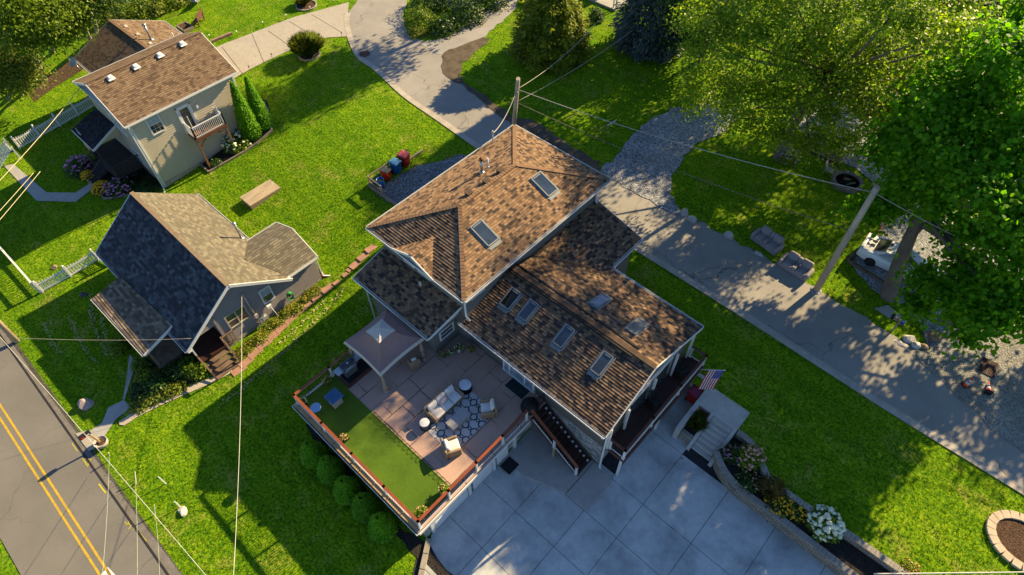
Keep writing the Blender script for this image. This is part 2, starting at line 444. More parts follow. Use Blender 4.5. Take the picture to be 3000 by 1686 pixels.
def smooth_line(pts, n=4):
    # Catmull-Rom through plan points
    out = []
    q = [pts[0]]+list(pts)+[pts[-1]]
    for i in range(1, len(q)-2):
        p0, p1, p2, p3 = [Vector(a[:2]) for a in q[i-1:i+3]]
        for k in range(n):
            t = k/n
            out.append(tuple(.5*((2*p1)+(p2-p0)*t+(2*p0-5*p1+4*p2-p3)*t*t+(3*p1-p0-3*p2+p3)*t**3)))
    out.append(tuple(q[-1])); return out
def offset_line(pts, d):
    out = []
    for i, p in enumerate(pts):
        a = Vector(pts[max(i-1, 0)]); b = Vector(pts[min(i+1, len(pts)-1)])
        t = (b-a).normalized(); out.append((p[0]-t.y*d, p[1]+t.x*d))
    return out
def strip(name, line, wd, dz, h, m, kind='structure', hfun=None, parent=None, **kw):
    # a raised strip (kerb, wall cap) following a plan line
    L = offset_line(line, wd/2); Rr = offset_line(line, -wd/2); b = B(); hf = hfun or H
    vs = []
    for (x, y), (x2, y2) in zip(L, Rr):
        z = hf((y+y2)/2); vs += [(x, y, z+dz), (x, y, z+dz+h), (x2, y2, z+dz+h), (x2, y2, z+dz)]
    n = len(line)
    fs = [(i*4+a, i*4+(a+1) % 4, i*4+4+(a+1) % 4, i*4+4+a) for i in range(n-1) for a in range(4)]+[(3,2,1,0), tuple(n*4-4+j for j in range(4))]
    b.add(vs, fs)
    return b.build(name, m, parent=parent, kind=kind, **kw)
# ================================================================ ground sheet with the sunken driveway cut out
front_wall = [(-1.57,18.0), (-0.85,17.45), (0.0,17.12), (0.9,17.03), (2.93,17.05), (5.12,17.0), (8.5,16.9), (16,16.7)]
back_wall = [(-1.3,19.63), (-0.43,19.55), (0.45,19.0), (1.03,18.55), (1.55,18.34), (3.28,18.32), (5.98,18.46), (9,18.5), (16,18.5)]
pit = [(-10.25,3.95), (-10.25,13.3), (-6.6,13.3), (-6.6,20.6), (-3.3,20.6), (-3.3,20.1), (-1.45,20.1)] + back_wall + [(16,-5.2), (-3.5,-5.2), (-8.0,3.7)]
def ground_sheet():
    bm = bmesh.new()
    outer = [(-400,-200), (400,-200), (400,400), (-400,400)]
    for ring in (outer, pit):
        vs = [bm.verts.new((x, y, 0)) for x, y in ring]
        for i in range(len(vs)): bm.edges.new((vs[i], vs[(i+1) % len(vs)]))
    bmesh.ops.triangle_fill(bm, use_beauty=True, edges=bm.edges[:], normal=(0, 0, 1))
    for y in YK+[8, 20, 40]:
        bmesh.ops.bisect_plane(bm, geom=bm.verts[:]+bm.edges[:]+bm.faces[:], plane_co=(0, y, 0), plane_no=(0, 1, 0))
    for v in bm.verts: v.co.z = H(v.co.y)
    for fc in bm.faces:
        if fc.normal.z < 0: fc.normal_flip()
    me = bpy.data.meshes.new('ground'); bm.to_mesh(me); bm.free(); me.materials.append(M_GRASS)
    o = bpy.data.objects.new('ground', me); COL.objects.link(o); o['kind'] = 'structure'
    return o
ground_sheet(); HARD.append(pit)
# driveway: a dark bed with concrete slabs laid on it
b = B(); b.prism([(-10.6,3.9), (-10.6,13.6), (-6.4,13.6), (-6.4,21), (-3.1,21), (-3.1,18.2), (-1.6,18.2), (16,18.0), (16,-6), (-3.3,-6)], -.4, -.03)
b.build('driveway_bed', M_JOINT, kind='structure')
b = B(); g = .013
xs = [-10.6, -7.8, -5.1, -2.95, .07, 2.9, 5.7, 8.4, 11.2, 16]; ys = [-5.2, -2.2, .4, 3.0, 5.7, 8.27, 10.8, 13.2, 17.04, 21]
for i in range(len(xs)-1):
    for j in range(len(ys)-1):
        x0, x1, y0, y1 = xs[i]+g, xs[i+1]-g, ys[j]+g, ys[j+1]-g
        c = [Vector((x0, y0)), Vector((x1, y0)), Vector((x1, y1)), Vector((x0, y1))]
        # trim to the lawn edge on the left: line from (-10.15,4.25) to (-2.9,-6.5)
        vals = [(p.x+10.1)*(4.2+6.5)+(p.y-4.2)*(10.1-2.9) for p in c]
        c, _ = clip(c, vals, 0, 1e9)
        if len(c) < 3: continue
        if y0 > 13.2 and x1 < -6.3 or y0 > 17 and x0 > -3.0: continue
        if y1 > 13.7 and x0 < -6.5: c = [Vector((max(p.x, -6.4), p.y)) for p in c]
        if x0 < -7 and y0 > 10.8: c = [Vector((p.x, min(p.y, 13.5))) for p in c]
        b.prism([tuple(p) for p in c], -.03, random.uniform(0, .006))
b.build('driveway', M_CONC, kind='structure')
b = B()
ap = [(-11.0,9.2), (-10.0,10.25), (-8.75,10.02), (-6.4,10.8), (-6.38,13.3), (-11,13.3)]
b.prism(ap, -.02, .15)
b.prism([(-6.355,10.82), (-5.0,10.82), (-4.9,10.95), (-4.9,12.9), (-5.05,13.18), (-5.5,13.27), (-6.355,13.3)], -.02, .146)
b.build('entry_apron', concrete_material('apron_concrete', (.35,.33,.31), .4, (.6,.6,.6)), kind='structure', bevel=.02)
# ================================================================ street (the alley) and its turnings
alley_f = smooth_line(GX([(1062,-60), (1048,0), (1020,40), (1016,65), (1023,103), (1050,165), (1104,205), (1185,280), (1278,345), (1402,432)])+[(-24,26.8), (-13,26.85), (-4.5,26.75), (4.2,26.5), (11.3,26.5), (30,26.5)])
alley_b = ragged_line(smooth_line(GX([(1205,-60), (1194,0), (1182,40), (1185,80), (1210,115), (1263,124), (1319,120), (1303,186), (1340,236), (1400,283), (1449,326), (1502,354)])+[(-25,31.2), (-19.8,31.3), (-13,31.7), (-5,31.9), (3.4,31.4), (12,31.6), (30,31.6)]))
drape('street', alley_f+alley_b[::-1], .03, M_ALLEY)
M_KERB = mat('kerb_concrete', (.42,.38,.33), .85, .35, 1.2, .01)
strip('street_kerb', alley_f[8:], .5, .02, .03, M_KERB)
HARD.append(offset_line(alley_f[8:], .3)+offset_line(alley_f[8:], -.3)[::-1])
sd_ = GX([(1206,112), (1263,121), (1319,104), (1403,47), (1462,0), (1470,-20), (1520,-20), (1511,25), (1477,56), (1418,112), (1356,136), (1290,165)])
drape('side_drive', ragged(smooth_line(sd_+[sd_[0]], 3)[:-1]), .045, asphalt_material('side_drive_pavement', (.30,.29,.28), .6, .5))
dp = GX([(1300,150), (1356,134), (1418,112), (1435,118), (1400,152), (1368,180), (1352,210), (1347,228), (1390,262), (1460,310), (1512,345), (1560,352), (1640,405), (1700,448), (1752,478), (1740,500), (1640,440), (1500,365), (1440,322), (1350,250), (1297,215)])
drape('dirt_verge', ragged(smooth_line(dp+[dp[0]], 3)[:-1]), .055, M_DIRT)
gd = GX([(1790,470), (1830,430), (1880,372), (1960,330), (2060,296), (2140,300), (2170,340), (2120,390), (2060,410), (2010,460), (1968,520), (1962,570), (1985,610), (1975,628), (1900,590), (1800,530), (1760,500)])
drape('gravel_drive', ragged(smooth_line(gd+[gd[0]], 3)[:-1]), .062, M_GRAVEL)
drape('gravel_lot', ragged([(-12,46), (-9,44.6), (-6.5,44.6), (-3.6,43.4), (-2.2,41.8), (-1.4,39.2), (-1.9,35.2), (.2,34.0), (3.5,33.6), (4.2,32.1), (7,31.2), (30,31.4), (30,58), (-10,60)], .2, .7), .045, M_GRAVEL)
drape('gravel_plaza', ragged(smooth_line(GX([(2660,1030), (2720,1020), (2760,985), (2800,935), (2880,915), (2960,905), (3060,930), (3200,1100), (3300,1500), (3060,1380), (2940,1290), (2850,1210), (2740,1110)]), 2), .2, .5), .052, M_SAND)
# ================================================================ front road
b = B()
fr = [(-200,-11.25), (60,-11.25), (60,-6.1), (-200,-6.1)]
drape('front_road', fr, .03, M_ROAD)
drape('road_shoulder', [(-200,-6.2), (60,-6.2), (60,-5.55), (-16,-5.55), (-24,-5.72), (-36,-5.8), (-200,-5.8)], .02, mat('shoulder_asphalt', (.20,.185,.165), .9, .4, 2, .01))
drape('road_seam', [(-200,-6.12), (60,-6.12), (60,-6.02), (-200,-6.02)], .046, mat('tar', (.03,.028,.026), .6))
for y in (-8.48, -8.12): drape('road_marking', [(-200,y-.06), (-19.5,y-.06), (-19.5,y+.06), (-200,y+.06)], .036, YELLOW)
drape('road_marking', GX([(318,1662), (342,1690), (300,1706), (297,1684)]), .036, mat('road_white', (.70,.68,.64), .7, .2, 4))
# locating marks sprayed on the road
def spray(px_line, wd=.05):
    wd *= .6
    pts = [tuple(P(x, y, H(-7))[:2]) for x, y in px_line]
    L, Rr = offset_line(pts, wd), offset_line(pts, -wd)
    drape('road_marking', L+Rr[::-1], .038, SPRAY, hard=False)
spray([(291,1420), (311,1446)], .06); spray([(410,1562), (430,1588)], .05); spray([(212,1300), (228,1324)], .03)
spray([(242,1346), (268,1347)], .03); spray([(268,1347), (258,1368)], .03); spray([(258,1368), (243,1346)], .03); spray([(250,1352), (258,1362), (262,1350)], .025)
spray([(368,1530), (372,1540), (376,1528), (381,1540)], .03); spray([(378,1552), (386,1540)], .025); spray([(392,1548), (398,1542), (390,1556), (396,1551)], .025)
# ================================================================ driveways, walks, beds on the left
cd = GX([(520,180), (626,143), (740,98), (860,52), (1022,8), (1020,40), (1016,62), (1022,108), (955,112), (870,138), (800,172), (742,200), (660,245), (600,275)])
drape('pale_driveway', cd, .04, M_CONC_L)
b = B()
for p, q in [((738,100), (775,187)), ((650,138), (712,218)), ((846,62), (905,98)), ((913,43), (1003,97)), ((785,90), (862,145))]:
    p, q = G(*p, .045), G(*q, .045); b.beam(p, q, .035, .006)
p, q = G(640,245,.045), G(1015,68,.045)
p2, q2 = G(560,165,.045), G(1015,12,.045)
b.beam((p+p2)/2, (q+q2)/2, .03, .006); b.build('driveway_joints', M_JOINT, kind='structure')
drape('front_walk', GX([(40,482), (137,565), (222,566), (270,535), (285,545), (222,593), (108,590), (12,487)]), .04, M_WALK)
drape('gray_house_walk', GX([(380,1040), (400,1060), (385,1110), (365,1175), (385,1195), (340,1230), (310,1275), (290,1290), (262,1265), (300,1240), (318,1195), (360,1175), (372,1110)]), .04, M_WALK)
drape('mail_pad', GX([(222,1272), (258,1262), (292,1286), (287,1310), (262,1324)]), .05, M_CONC_L)
sw = smooth_line(GX([(630,1060), (684,1090), (560,1150), (470,1190), (400,1225), (365,1248), (350,1236), (420,1195), (500,1160), (575,1125), (640,1100)]), 2)
drape('side_walk', sw, .05, concrete_material('warm_concrete', (.42,.37,.30), .3, (.6,.6,.6)))
# mulch and weed beds
drape('flower_bed', GX([(283,545), (310,580), (370,575), (420,560), (480,545), (500,556), (440,505), (400,490), (340,480), (290,505)]), .03, M_MULCH)
drape('flower_bed', GX([(580,470), (612,502), (700,450), (800,380), (785,300), (760,285), (700,330), (640,420)]), .03, M_MULCH)
drape('weed_bed', ragged(GX([(395,1060), (470,1020), (545,1030), (640,1095), (560,1122), (480,1155), (405,1190), (385,1192), (388,1120)]), .1, .4), .03, M_MULCH)
drape('shrub_bed', ragged(GX([(905,1210), (960,1300), (1060,1420), (1150,1530), (1245,1590), (1330,1690), (1270,1690), (1200,1610), (1140,1545), (1050,1450), (930,1330), (895,1230)]), .1, .4), .03, M_MULCH)
drape('weed_strip', smooth_line(GX([(690,1030), (715,1010), (830,905), (920,835), (950,850), (900,895), (800,975), (720,1050), (690,1062)]), 2), .02, mat('weeds_ground', (.22,.21,.03), .95, c2=(.06,.10,.012), scale=4, bump=.15, bscale=9), hard=False)
gp_ = [(-31.9,18.6), (-25.2,18.6), (-24.2,26.5), (-28.4,26.5), (-29.5,25.6), (-31.2,22.4)]
drape('bin_pad', ragged(gp_, .14, .4), .03, gravel_material('shaded_weedy_gravel', (.06,.065,.07), (.15,.155,.165), (.27,.275,.29), 11, 1.0))  # gravel tones darkened to paint in tree shade, with weeds mixed in
# bed between the two retaining walls, and planter beside the steps
b = B(); b.prism(front_wall+[(p[0], p[1]) for p in back_wall[::-1]], -.1, .78); b.build('mulch_bed', M_MULCH, kind='structure')
# ================================================================ building materials
T_BROWN = [(0, (.055,.043,.038)), (.13, (.12,.078,.052)), (.30, (.185,.117,.070)), (.52, (.235,.150,.088)), (.80, (.29,.185,.11))]
T_WING = [(0, (.040,.034,.034)), (.18, (.085,.06,.046)), (.40, (.15,.095,.060)), (.62, (.205,.128,.076)), (.85, (.26,.165,.098))]
T_TAN = [(0, (.11,.098,.074)), (.3, (.135,.121,.092)), (.6, (.16,.144,.106)), (.85, (.19,.17,.125))]
T_BEIGE = [(0, (.10,.068,.045)), (.2, (.15,.103,.067)), (.5, (.18,.125,.08)), (.8, (.205,.147,.096))]
T_DARK = [(0, (.016,.017,.022)), (.4, (.026,.028,.034)), (.7, (.036,.038,.045))]
M_SH = shingle('brown_shingles', T_BROWN, .26, .16)
M_SHW = shingle('mixed_shingles', T_WING, .26, .16)
M_SHT = shingle('tan_shingles', T_TAN, .34, .17)
M_SHB = shingle('beige_house_shingles', T_BEIGE, .3, .17, .7)
M_SHD = shingle('dark_shingles', T_DARK, .3, .16)
M_CAP = mat('ridge_shingle', (.22,.135,.08), .9, .35, 3)
M_CAPD = mat('ridge_shingle_dark', (.10,.066,.046), .9, .4, 3)
M_WHITE = mat('white_trim', (.64,.64,.64), .5, .12, 1.5)
M_GUT = mat('gutter_white', (.70,.71,.72), .4, .15, 1)
M_GUTIN = mat('gutter_inside', (.22,.20,.16), .8, .5, 3)
M_GREY = mat('grey_siding', (.165,.165,.155), .8, .25, 1.2, stretch=(1,1,6))
M_TAUPE = mat('taupe_stucco', (.13,.115,.10), .9, .2, 1, .004, 40)
M_BLIND = mat('window_blind', (.34,.40,.42), .5, .2, 2, stretch=(1,1,14))
G_DARK = glass('window_glass', (.05,.06,.065), .06, .7)
G_SKY = glass('skylight_glass', (.035,.05,.075), .04, 1.0)
G_SHADE = glass('skylight_shade', (.34,.31,.38), .15)
M_SKYF = mat('skylight_frame', (.19,.215,.235), .45, .25, 3)
M_SKYFD = mat('skylight_frame_dark', (.075,.11,.14), .5, .25, 3)
M_CEDAR = mat('cedar_cap', (.24,.062,.024), .45, .3, 1.5, spec=.35, stretch=(1,1,1))
M_DKWOOD = mat('dark_deck_board', (.050,.022,.017), .5, .45, 1.2, .006, 20, stretch=(5,.5,1))
M_FASC = mat('brown_fascia', (.11,.045,.03), .6, .3, 2)
M_BALU = mat('black_baluster', (.02,.02,.022), .4)
M_BLACK = mat('black_plastic', (.014,.015,.017), .55, .2, 4)
M_STEEL = mat('brushed_steel', (.42,.44,.46), .35, .15, 3, metal=.8)
M_RAWWOOD = mat('weathered_wood', (.30,.235,.17), .9, .45, 1.3, .012, 16, stretch=(1,1,1))
M_PINE = mat('pine_board', (.42,.29,.15), .8, .3, 1.5)
def stone_veneer():
    k = N('stone_veneer'); uv = k.uv()
    br = k.n('TexBrick'); k.l(uv, br.inputs['Vector'])
    br.inputs['Color1'].default_value = (0,0,0,1); br.inputs['Color2'].default_value = (1,1,1,1); br.inputs['Mortar'].default_value = (0,0,0,1)
    br.inputs['Scale'].default_value = 1; br.inputs['Mortar Size'].default_value = .008; br.inputs['Brick Width'].default_value = .42; br.inputs['Row Height'].default_value = .11
    br.offset = .41; br.squash = .6; br.squash_frequency = 2
    c = k.ramp(br.outputs['Color'], [(0, (.15,.15,.155)), (.3, (.29,.285,.28)), (.6, (.42,.41,.40)), (.9, (.52,.50,.48))])
    c = k.mix(br.outputs['Fac'], c, (.03,.03,.03))
    k.col(c); k.rough(.9); k.bump(k.math('ADD', k.noise(k.pos(), 18, 4), k.math('MULTIPLY', br.outputs['Color'], .6)), .05); return k.m
M_STV = stone_veneer()
def gutter(root, a, b_, out, name='gutter', m=None, parentname=None):
    a, b_, out = Vector(a), Vector(b_), Vector(out); b = B()
    b.cur = 0
    b.beam(a+out*.125+Vector((0,0,-.05)), b_+out*.125+Vector((0,0,-.05)), .022, .11)
    b.beam(a+out*.012+Vector((0,0,-.09)), b_+out*.012+Vector((0,0,-.09)), .022, .19)
    for p in (a, b_): b.beam(p+out*.02+Vector((0,0,-.06)), p+out*.115+Vector((0,0,-.06)), .02, .09)
    b.cur = 1
    b.beam(a+out*.068+Vector((0,0,-.085)), b_+out*.068+Vector((0,0,-.085)), .088, .03)
    return b.build(name, [m or M_GUT, M_GUTIN], root)
def capline(b, a, c, w=.24, step=.2):
    a, c = Vector(a), Vector(c); n = max(1, int((c-a).length/step)); d = (c-a)/n
    for i in range(n):
        p = a+d*i; b.beam(p+Vector((0,0,.035)), p+d*1.06+Vector((0,0,.02)), w, .022)
def ray_plane(px, py, p0, n):
    u = (px-IW/2)/FPX; v = -(py-IH/2)/FPX
    d = RIGHT*u + UP*v + FWD; o = Vector((0, 0, HC)); n = Vector(n)
    return o + d*((Vector(p0)-o).dot(n)/d.dot(n))
def skylight(root, corners, p0, n, frame, pane, name='skylight', h=.13):
    # corners as seen on the survey, in order; the unit stands square on the slope
    n = Vector(n).normalized(); t = Vector((0,0,1)).cross(n).normalized(); u = n.cross(t)
    q = [ray_plane(x, y, Vector(p0)+n*h, n) for x, y in corners]
    ts = [p.dot(t) for p in q]; us = [p.dot(u) for p in q]; hn = Vector(p0).dot(n)
    ts.sort(); us.sort(); t0, t1 = (ts[0]+ts[1])/2, (ts[2]+ts[3])/2; u0, u1 = (us[0]+us[1])/2, (us[2]+us[3])/2
    f = lambda a, c, k: t*a+u*c+n*(hn+k)
    b = B(); w = .065
    for a, c, e, g in ((t0,u0,t1,u0), (t0,u1,t1,u1)): b.beam(f(a-.0, c, h*.42), f(e, g, h*.42), w, h*1.15, n)
    for a, c, e, g in ((t0,u0+w/2,t0,u1-w/2), (t1,u0+w/2,t1,u1-w/2)): b.beam(f(a, c, h*.42), f(e, g, h*.42), w, h*1.15, n)
    b.beam(f(t0-.05, u0-.16, .03), f(t1+.05, u0-.16, .03), .2, .03, n)       # flashing apron below
    for s in (t0-.09, t1+.09): b.beam(f(s, u0-.1, .03), f(s, u1+.06, .03), .07, .025, n)
    o = b.build(name, frame, root)
    b = B(); ps = [f(a, c, h*.82) for a, c in ((t0+w/2,u0+w/2), (t1-w/2,u0+w/2), (t1-w/2,u1-w/2), (t0+w/2,u1-w/2))]
    b.slab(ps, .02); b.build('pane', pane, o)
    b = B(); b.beam(f(t0+.1, u1-.11, h*.9), f(t1-.1, u1-.11, h*.9), .05, .03, n); b.build('vent_bar', M_SKYF, o)
    return o
def window(root, c, wid, hgt, axis, sgn, frame=None, blind=.5, name='window', mull=1, grid=False):
    # axis: 0 faces +-X, 1 faces +-Y; c is the centre on the wall face
    c = Vector(c); t = Vector((0, 1, 0)) if axis == 0 else Vector((1, 0, 0)); n = Vector((sgn, 0, 0)) if axis == 0 else Vector((0, sgn, 0))
    z = Vector((0, 0, 1)); b = B(); fw = .09
    for s in (-1, 1):
        b.beam(c+z*(s*(hgt/2))-t*(wid/2+fw/2)+n*.03, c+z*(s*(hgt/2))+t*(wid/2+fw/2)+n*.03, .07, fw, z)
        b.beam(c+t*(s*wid/2)-z*(hgt/2-fw/2)+n*.03, c+t*(s*wid/2)+z*(hgt/2-fw/2)+n*.03, fw, .07, n)
    b.beam(c-t*(wid/2-fw/2)+n*.024, c+t*(wid/2-fw/2)+n*.024, .045, .05, z)
    for i in range(1, mull): s = -wid/2+wid*i/mull; b.beam(c+t*s-z*(hgt/2-fw/2)+n*.026, c+t*s+z*(hgt/2-fw/2)+n*.026, fw, .05, n)
    if grid:
        for i in (1, 2): s = -wid/2+wid*i/3; b.beam(c+t*s-z*(hgt/2-.05)+n*.016, c+t*s+z*(hgt/2-.05)+n*.016, .02, .02, n)
        for s in (-.25, .25): b.beam(c+z*(s*hgt)-t*(wid/2-.05)+n*.0155, c+z*(s*hgt)+t*(wid/2-.05)+n*.0155, .02, .02, z)
    o = b.build(name, frame or M_WHITE, root)
    b = B(); b.cbox(c+n*.003-z*(hgt*blind/2), *( (.012, wid-.08, hgt*(1-blind)-.04) if axis == 0 else (wid-.08, .012, hgt*(1-blind)-.04))); b.build('pane', G_DARK, o)
    if blind:
        b = B(); b.cbox(c+n*.003+z*(hgt*(1-blind)/2), *((.012, wid-.08, hgt*blind-.04) if axis == 0 else (wid-.08, .012, hgt*blind-.04))); b.build('blind', M_BLIND, o)
    return o
def downspout(root, top, out, zb, kick, m=None, d=.4, name='downspout'):
    top, out = Vector(top), Vector(out); b = B()
    p = [top, top-Vector((0,0,.12)), top-out*d-Vector((0,0,.42)), Vector((top.x-out.x*d, top.y-out.y*d, zb+.15)), Vector((top.x-out.x*d+kick[0], top.y-out.y*d+kick[1], zb+.06))]
    for i in range(4): b.beam(p[i], p[i+1]+(p[i+1]-p[i]).normalized()*.02, .085, .075)
    return b.build(name, m or M_GUT, root)
# ================================================================ the brown roofed house
mh = thing('main_house', 'large house with brown shingled hip roof, seven skylights and a lower side wing', 'house', (-16, 17, 0))
b = B(); b.box(-22.95, -15.9, 13.2, 24.9, .2, 7.5); b.build('upper_wall', M_GREY, mh)
b = B(); b.box(-22.6, -16.9, 11.35, 13.19, .0, 4.85); b.build('side_wall', M_GREY, mh)
b = B(); b.box(-15.89, -6.1, 13.35, 21.1, 2.35, 4.9); b.build('wing_wall', M_TAUPE, mh)
b = B(); b.box(-15.89, -6.12, 13.33, 21.12, -.3, 2.34); b.build('stone_base', M_STV, mh)
b = B(); b.box(-15.88, -12.6, 21.125, 24.5, .5, 4.9); b.build('rear_wall', M_GREY, mh)
# gable end wall of the wing under its rake
b = B(); b.prism([(-6.3, 13.36), (-6.11, 13.36), (-6.11, 21.09), (-6.3, 21.09)], 4.9, 4.95)
b.add([(-6.105,13.4,4.95),(-6.105,21.0,4.95),(-6.105,16.8,6.35),(-6.3,13.4,4.95),(-6.3,21.0,4.95),(-6.3,16.8,6.35)], [(0,1,2),(5,4,3),(0,2,5,3),(1,4,5,2)])
b.build('gable_wall', M_GREY, mh)
# upper hip roof
ze, zr = 7.6, 9.22; X0, X1, Y0, Y1 = -23.4, -15.45, 12.72, 25.35
A_, B_, C_, D_ = Vector((X0,Y0,ze)), Vector((X0,Y1,ze)), Vector((X1,Y1,ze)), Vector((X1,Y0,ze))
E1, E2 = Vector((-19.42,16.5,zr)), Vector((-19.42,21.05,zr))
IA = Vector((-19.42, 14.37, 7.6+(14.37-12.72)*1.62/3.78)); VL = Vector((-21.02,Y0,ze)); VR = Vector((-17.82,Y0,ze)); PK = Vector((-19.42,12.62,IA.z))
b = B()
b.courses([A_, E1, E2, B_], .16, .03); b.courses([D_, C_, E2, E1], .16, .03)
b.courses([B_, E2, C_], .16, .03); b.courses([A_, VL, IA, E1], .16, .034); b.courses([VR, D_, E1, IA], .16, .034)
b.courses([VL+Vector((-.04,-.1,-.02)), PK, IA], .16, .03); b.courses([VR+Vector((.04,-.1,-.02)), IA, PK], .16, .03)
b.build('upper_roof', M_SH, mh)
for p, q in ((A_,E1),(B_,E2),(C_,E2),(D_,E1),(E1,E2),(PK,IA)): b = B(); capline(b, p, q); b.build('ridge_cap', M_CAP, mh)
b = B(); b.box(X0+.03, X1-.03, Y0+.03, Y1-.03, ze-.14, ze-.015); b.build('soffit', M_WHITE, mh)
for a, c, o in ((A_,D_,(0,-1,0)), (D_,C_,(1,0,0)), (C_,B_,(0,1,0)), (B_,A_,(-1,0,0))): gutter(mh, a, c, o)
# front gablet: rake boards, wall and window
for q in (VL+Vector((-.1,-.12,-.06)), VR+Vector((.1,-.12,-.06))): b = B(); b.beam(q, PK+Vector((0,-.04,-.07)), .05, .17); b.build('rake_board', M_WHITE, mh)
b = B(); b.add([(-20.9,12.86,7.2),(-17.9,12.86,7.2),(-19.42,12.86,8.2),(-20.9,13.1,7.2),(-17.9,13.1,7.2),(-19.42,13.1,8.2)], [(0,1,2),(5,4,3),(0,2,5,3),(1,4,5,2),(0,3,4,1)]); b.build('gablet_wall', M_GREY, mh)
window(mh, (-18.75, 12.86, 7.3), .95, .75, 1, -1, blind=0); window(mh, (-20.0, 12.86, 7.3), .8, .75, 1, -1, blind=0)
window(mh, (-15.9, 14.1, 6.85), 1.0, .75, 0, 1, blind=0, mull=2); window(mh, (-15.9, 22.6, 6.9), 1.5, .55, 0, 1, blind=.9, mull=2)
# wing roof with its extension
wf, wr, wb = 5.0, 6.5, 4.85
F0, F1 = Vector((-15.92,12.75,wf)), Vector((-5.82,12.75,wf)); K0, K1 = Vector((-15.85,21.72,wb)), Vector((-5.82,21.72,wb)); R0, R1 = Vector((-15.88,16.8,wr)), Vector((-5.92,16.8,wr))
b = B(); b.courses([F0,F1,R1,R0], .16, .03); b.courses([K1,K0,R0,R1], .16, .02)
ex = [Vector((-12.2,24.85,5.0)), Vector((-15.88,24.85,5.95)), Vector((-15.88,18.6,5.95)), Vector((-12.2,21.32,5.0))]
b.courses(ex, .16, .02); b.build('wing_roof', M_SHW, mh)
b = B(); capline(b, R0, R1, .3); b.build('wing_ridge_cap', M_CAPD, mh)
b = B(); b.beam((-15.8,16.55,6.46), (-7.2,16.55,6.46), .1, .1); b.beam((-15.8,17.2,6.42), (-7.2,17.2,6.42), .1, .05); b.build('ridge_vent', M_BLACK, mh)
b = B(); b.box(-15.9, -6.0, 12.8, 21.66, 4.68, 4.82); b.box(-15.9, -12.28, 21.66, 24.8, 4.7, 4.84); b.build('wing_soffit', M_WHITE, mh)
gutter(mh, F0+Vector((-.2,0,0)), F1, (0,-1,0)); gutter(mh, (-12.2,21.75,wb), K1, (0,1,0)); gutter(mh, (-12.2,21.9,5.0), (-12.2,24.85,5.0), (1,0,0))
for p, q in ((F1+Vector((.02,0,0)),R1+Vector((.02,0,0))),(R1+Vector((.02,0,0)),K1+Vector((.02,0,0))),(ex[0]+Vector((0,.02,-.01)),ex[1]+Vector((0,.02,-.01)))): b = B(); b.beam(p+Vector((0,0,-.07)), q+Vector((0,0,-.07)), .035, .16); b.build('rake_board', M_WHITE, mh)
# small lean-to roof over the deck side
S0, S1, S2, S3 = Vector((-23.15,10.85,4.95)), Vector((-16.6,10.85,4.95)), Vector((-16.3,13.19,5.85)), Vector((-22.9,13.19,5.85))
b = B(); b.courses([S0,S1,S2,S3], .16, .02); b.build('side_roof', shingle('shaded_side_shingles', T_WING, .26, .16), mh)
b = B(); b.add([S0+Vector((.05,.05,-.15)), S1+Vector((-.05,.05,-.15)), S1+Vector((-.05,2.3,-.15)), S0+Vector((.05,2.3,-.15)), S0+Vector((.05,.05,-.03)), S1+Vector((-.05,.05,-.03)), S2+Vector((-.05,-.02,-.03)), S3+Vector((.05,-.02,-.03))], [(3,2,1,0),(0,1,5,4),(1,2,6,5),(2,3,7,6),(3,0,4,7)]); b.build('side_roof_edge', M_WHITE, mh)
gutter(mh, S0, S1, (0,-1,0))
for p, q in ((S1+Vector((.02,0,-.06)), S2+Vector((.02,0,-.06))), (S0+Vector((-.02,0,-.06)), S3+Vector((-.02,0,-.06)))): b = B(); b.beam(p, q, .04, .15); b.build('rake_board', M_WHITE, mh)
window(mh, (-16.9, 12.35, 3.75), 1.05, .75, 0, 1, blind=0)
b = B(); b.cyl((-19.2,12.75), .05, 5.6, 5.95, 8); b.lathe((-19.2,12.75,5.93), [(.08,0),(.08,.06),(0,.08)], 8); b.build('vent_pipe', M_GUT, mh)
# skylights
nW = Vector((0,-1.5,4.05)).normalized(); nE = Vector((1.62,0,3.97)); nB = Vector((0,1.65,4.92))
UPR = Vector((X1,0,ze)); 
skylight(mh, [(1381,666),(1406,643),(1462,697),(1431,723)], UPR, nE, M_SKYF, G_SKY)
skylight(mh, [(1556,523),(1581,504),(1635,552),(1609,576)], UPR, nE, M_SKYF, G_SKY)
G_DK = glass('skylight_dark', (.008,.008,.01), .08)
for c, g_ in (([(1502,843),(1528,862),(1487,905),(1462,888)], G_DK), ([(1557,879),(1578,893),(1539,940),(1514,924)], G_SKY), ([(1662,952),(1685,968),(1643,1018),(1617,1000)], G_SKY), ([(1772,1030),(1798,1047),(1755,1100),(1727,1081)], G_SKY)):
    skylight(mh, c, F0, nW, M_SKYF, g_, h=.16)
skylight(mh, [(1764,859),(1784,875),(1750,903),(1728,889)], K0, nB, M_SKYF, G_SHADE); skylight(mh, [(1870,931),(1893,949),(1864,982),(1837,962)], K0, nB, M_SKYF, glass('skylight_grey', (.20,.20,.19), .1))
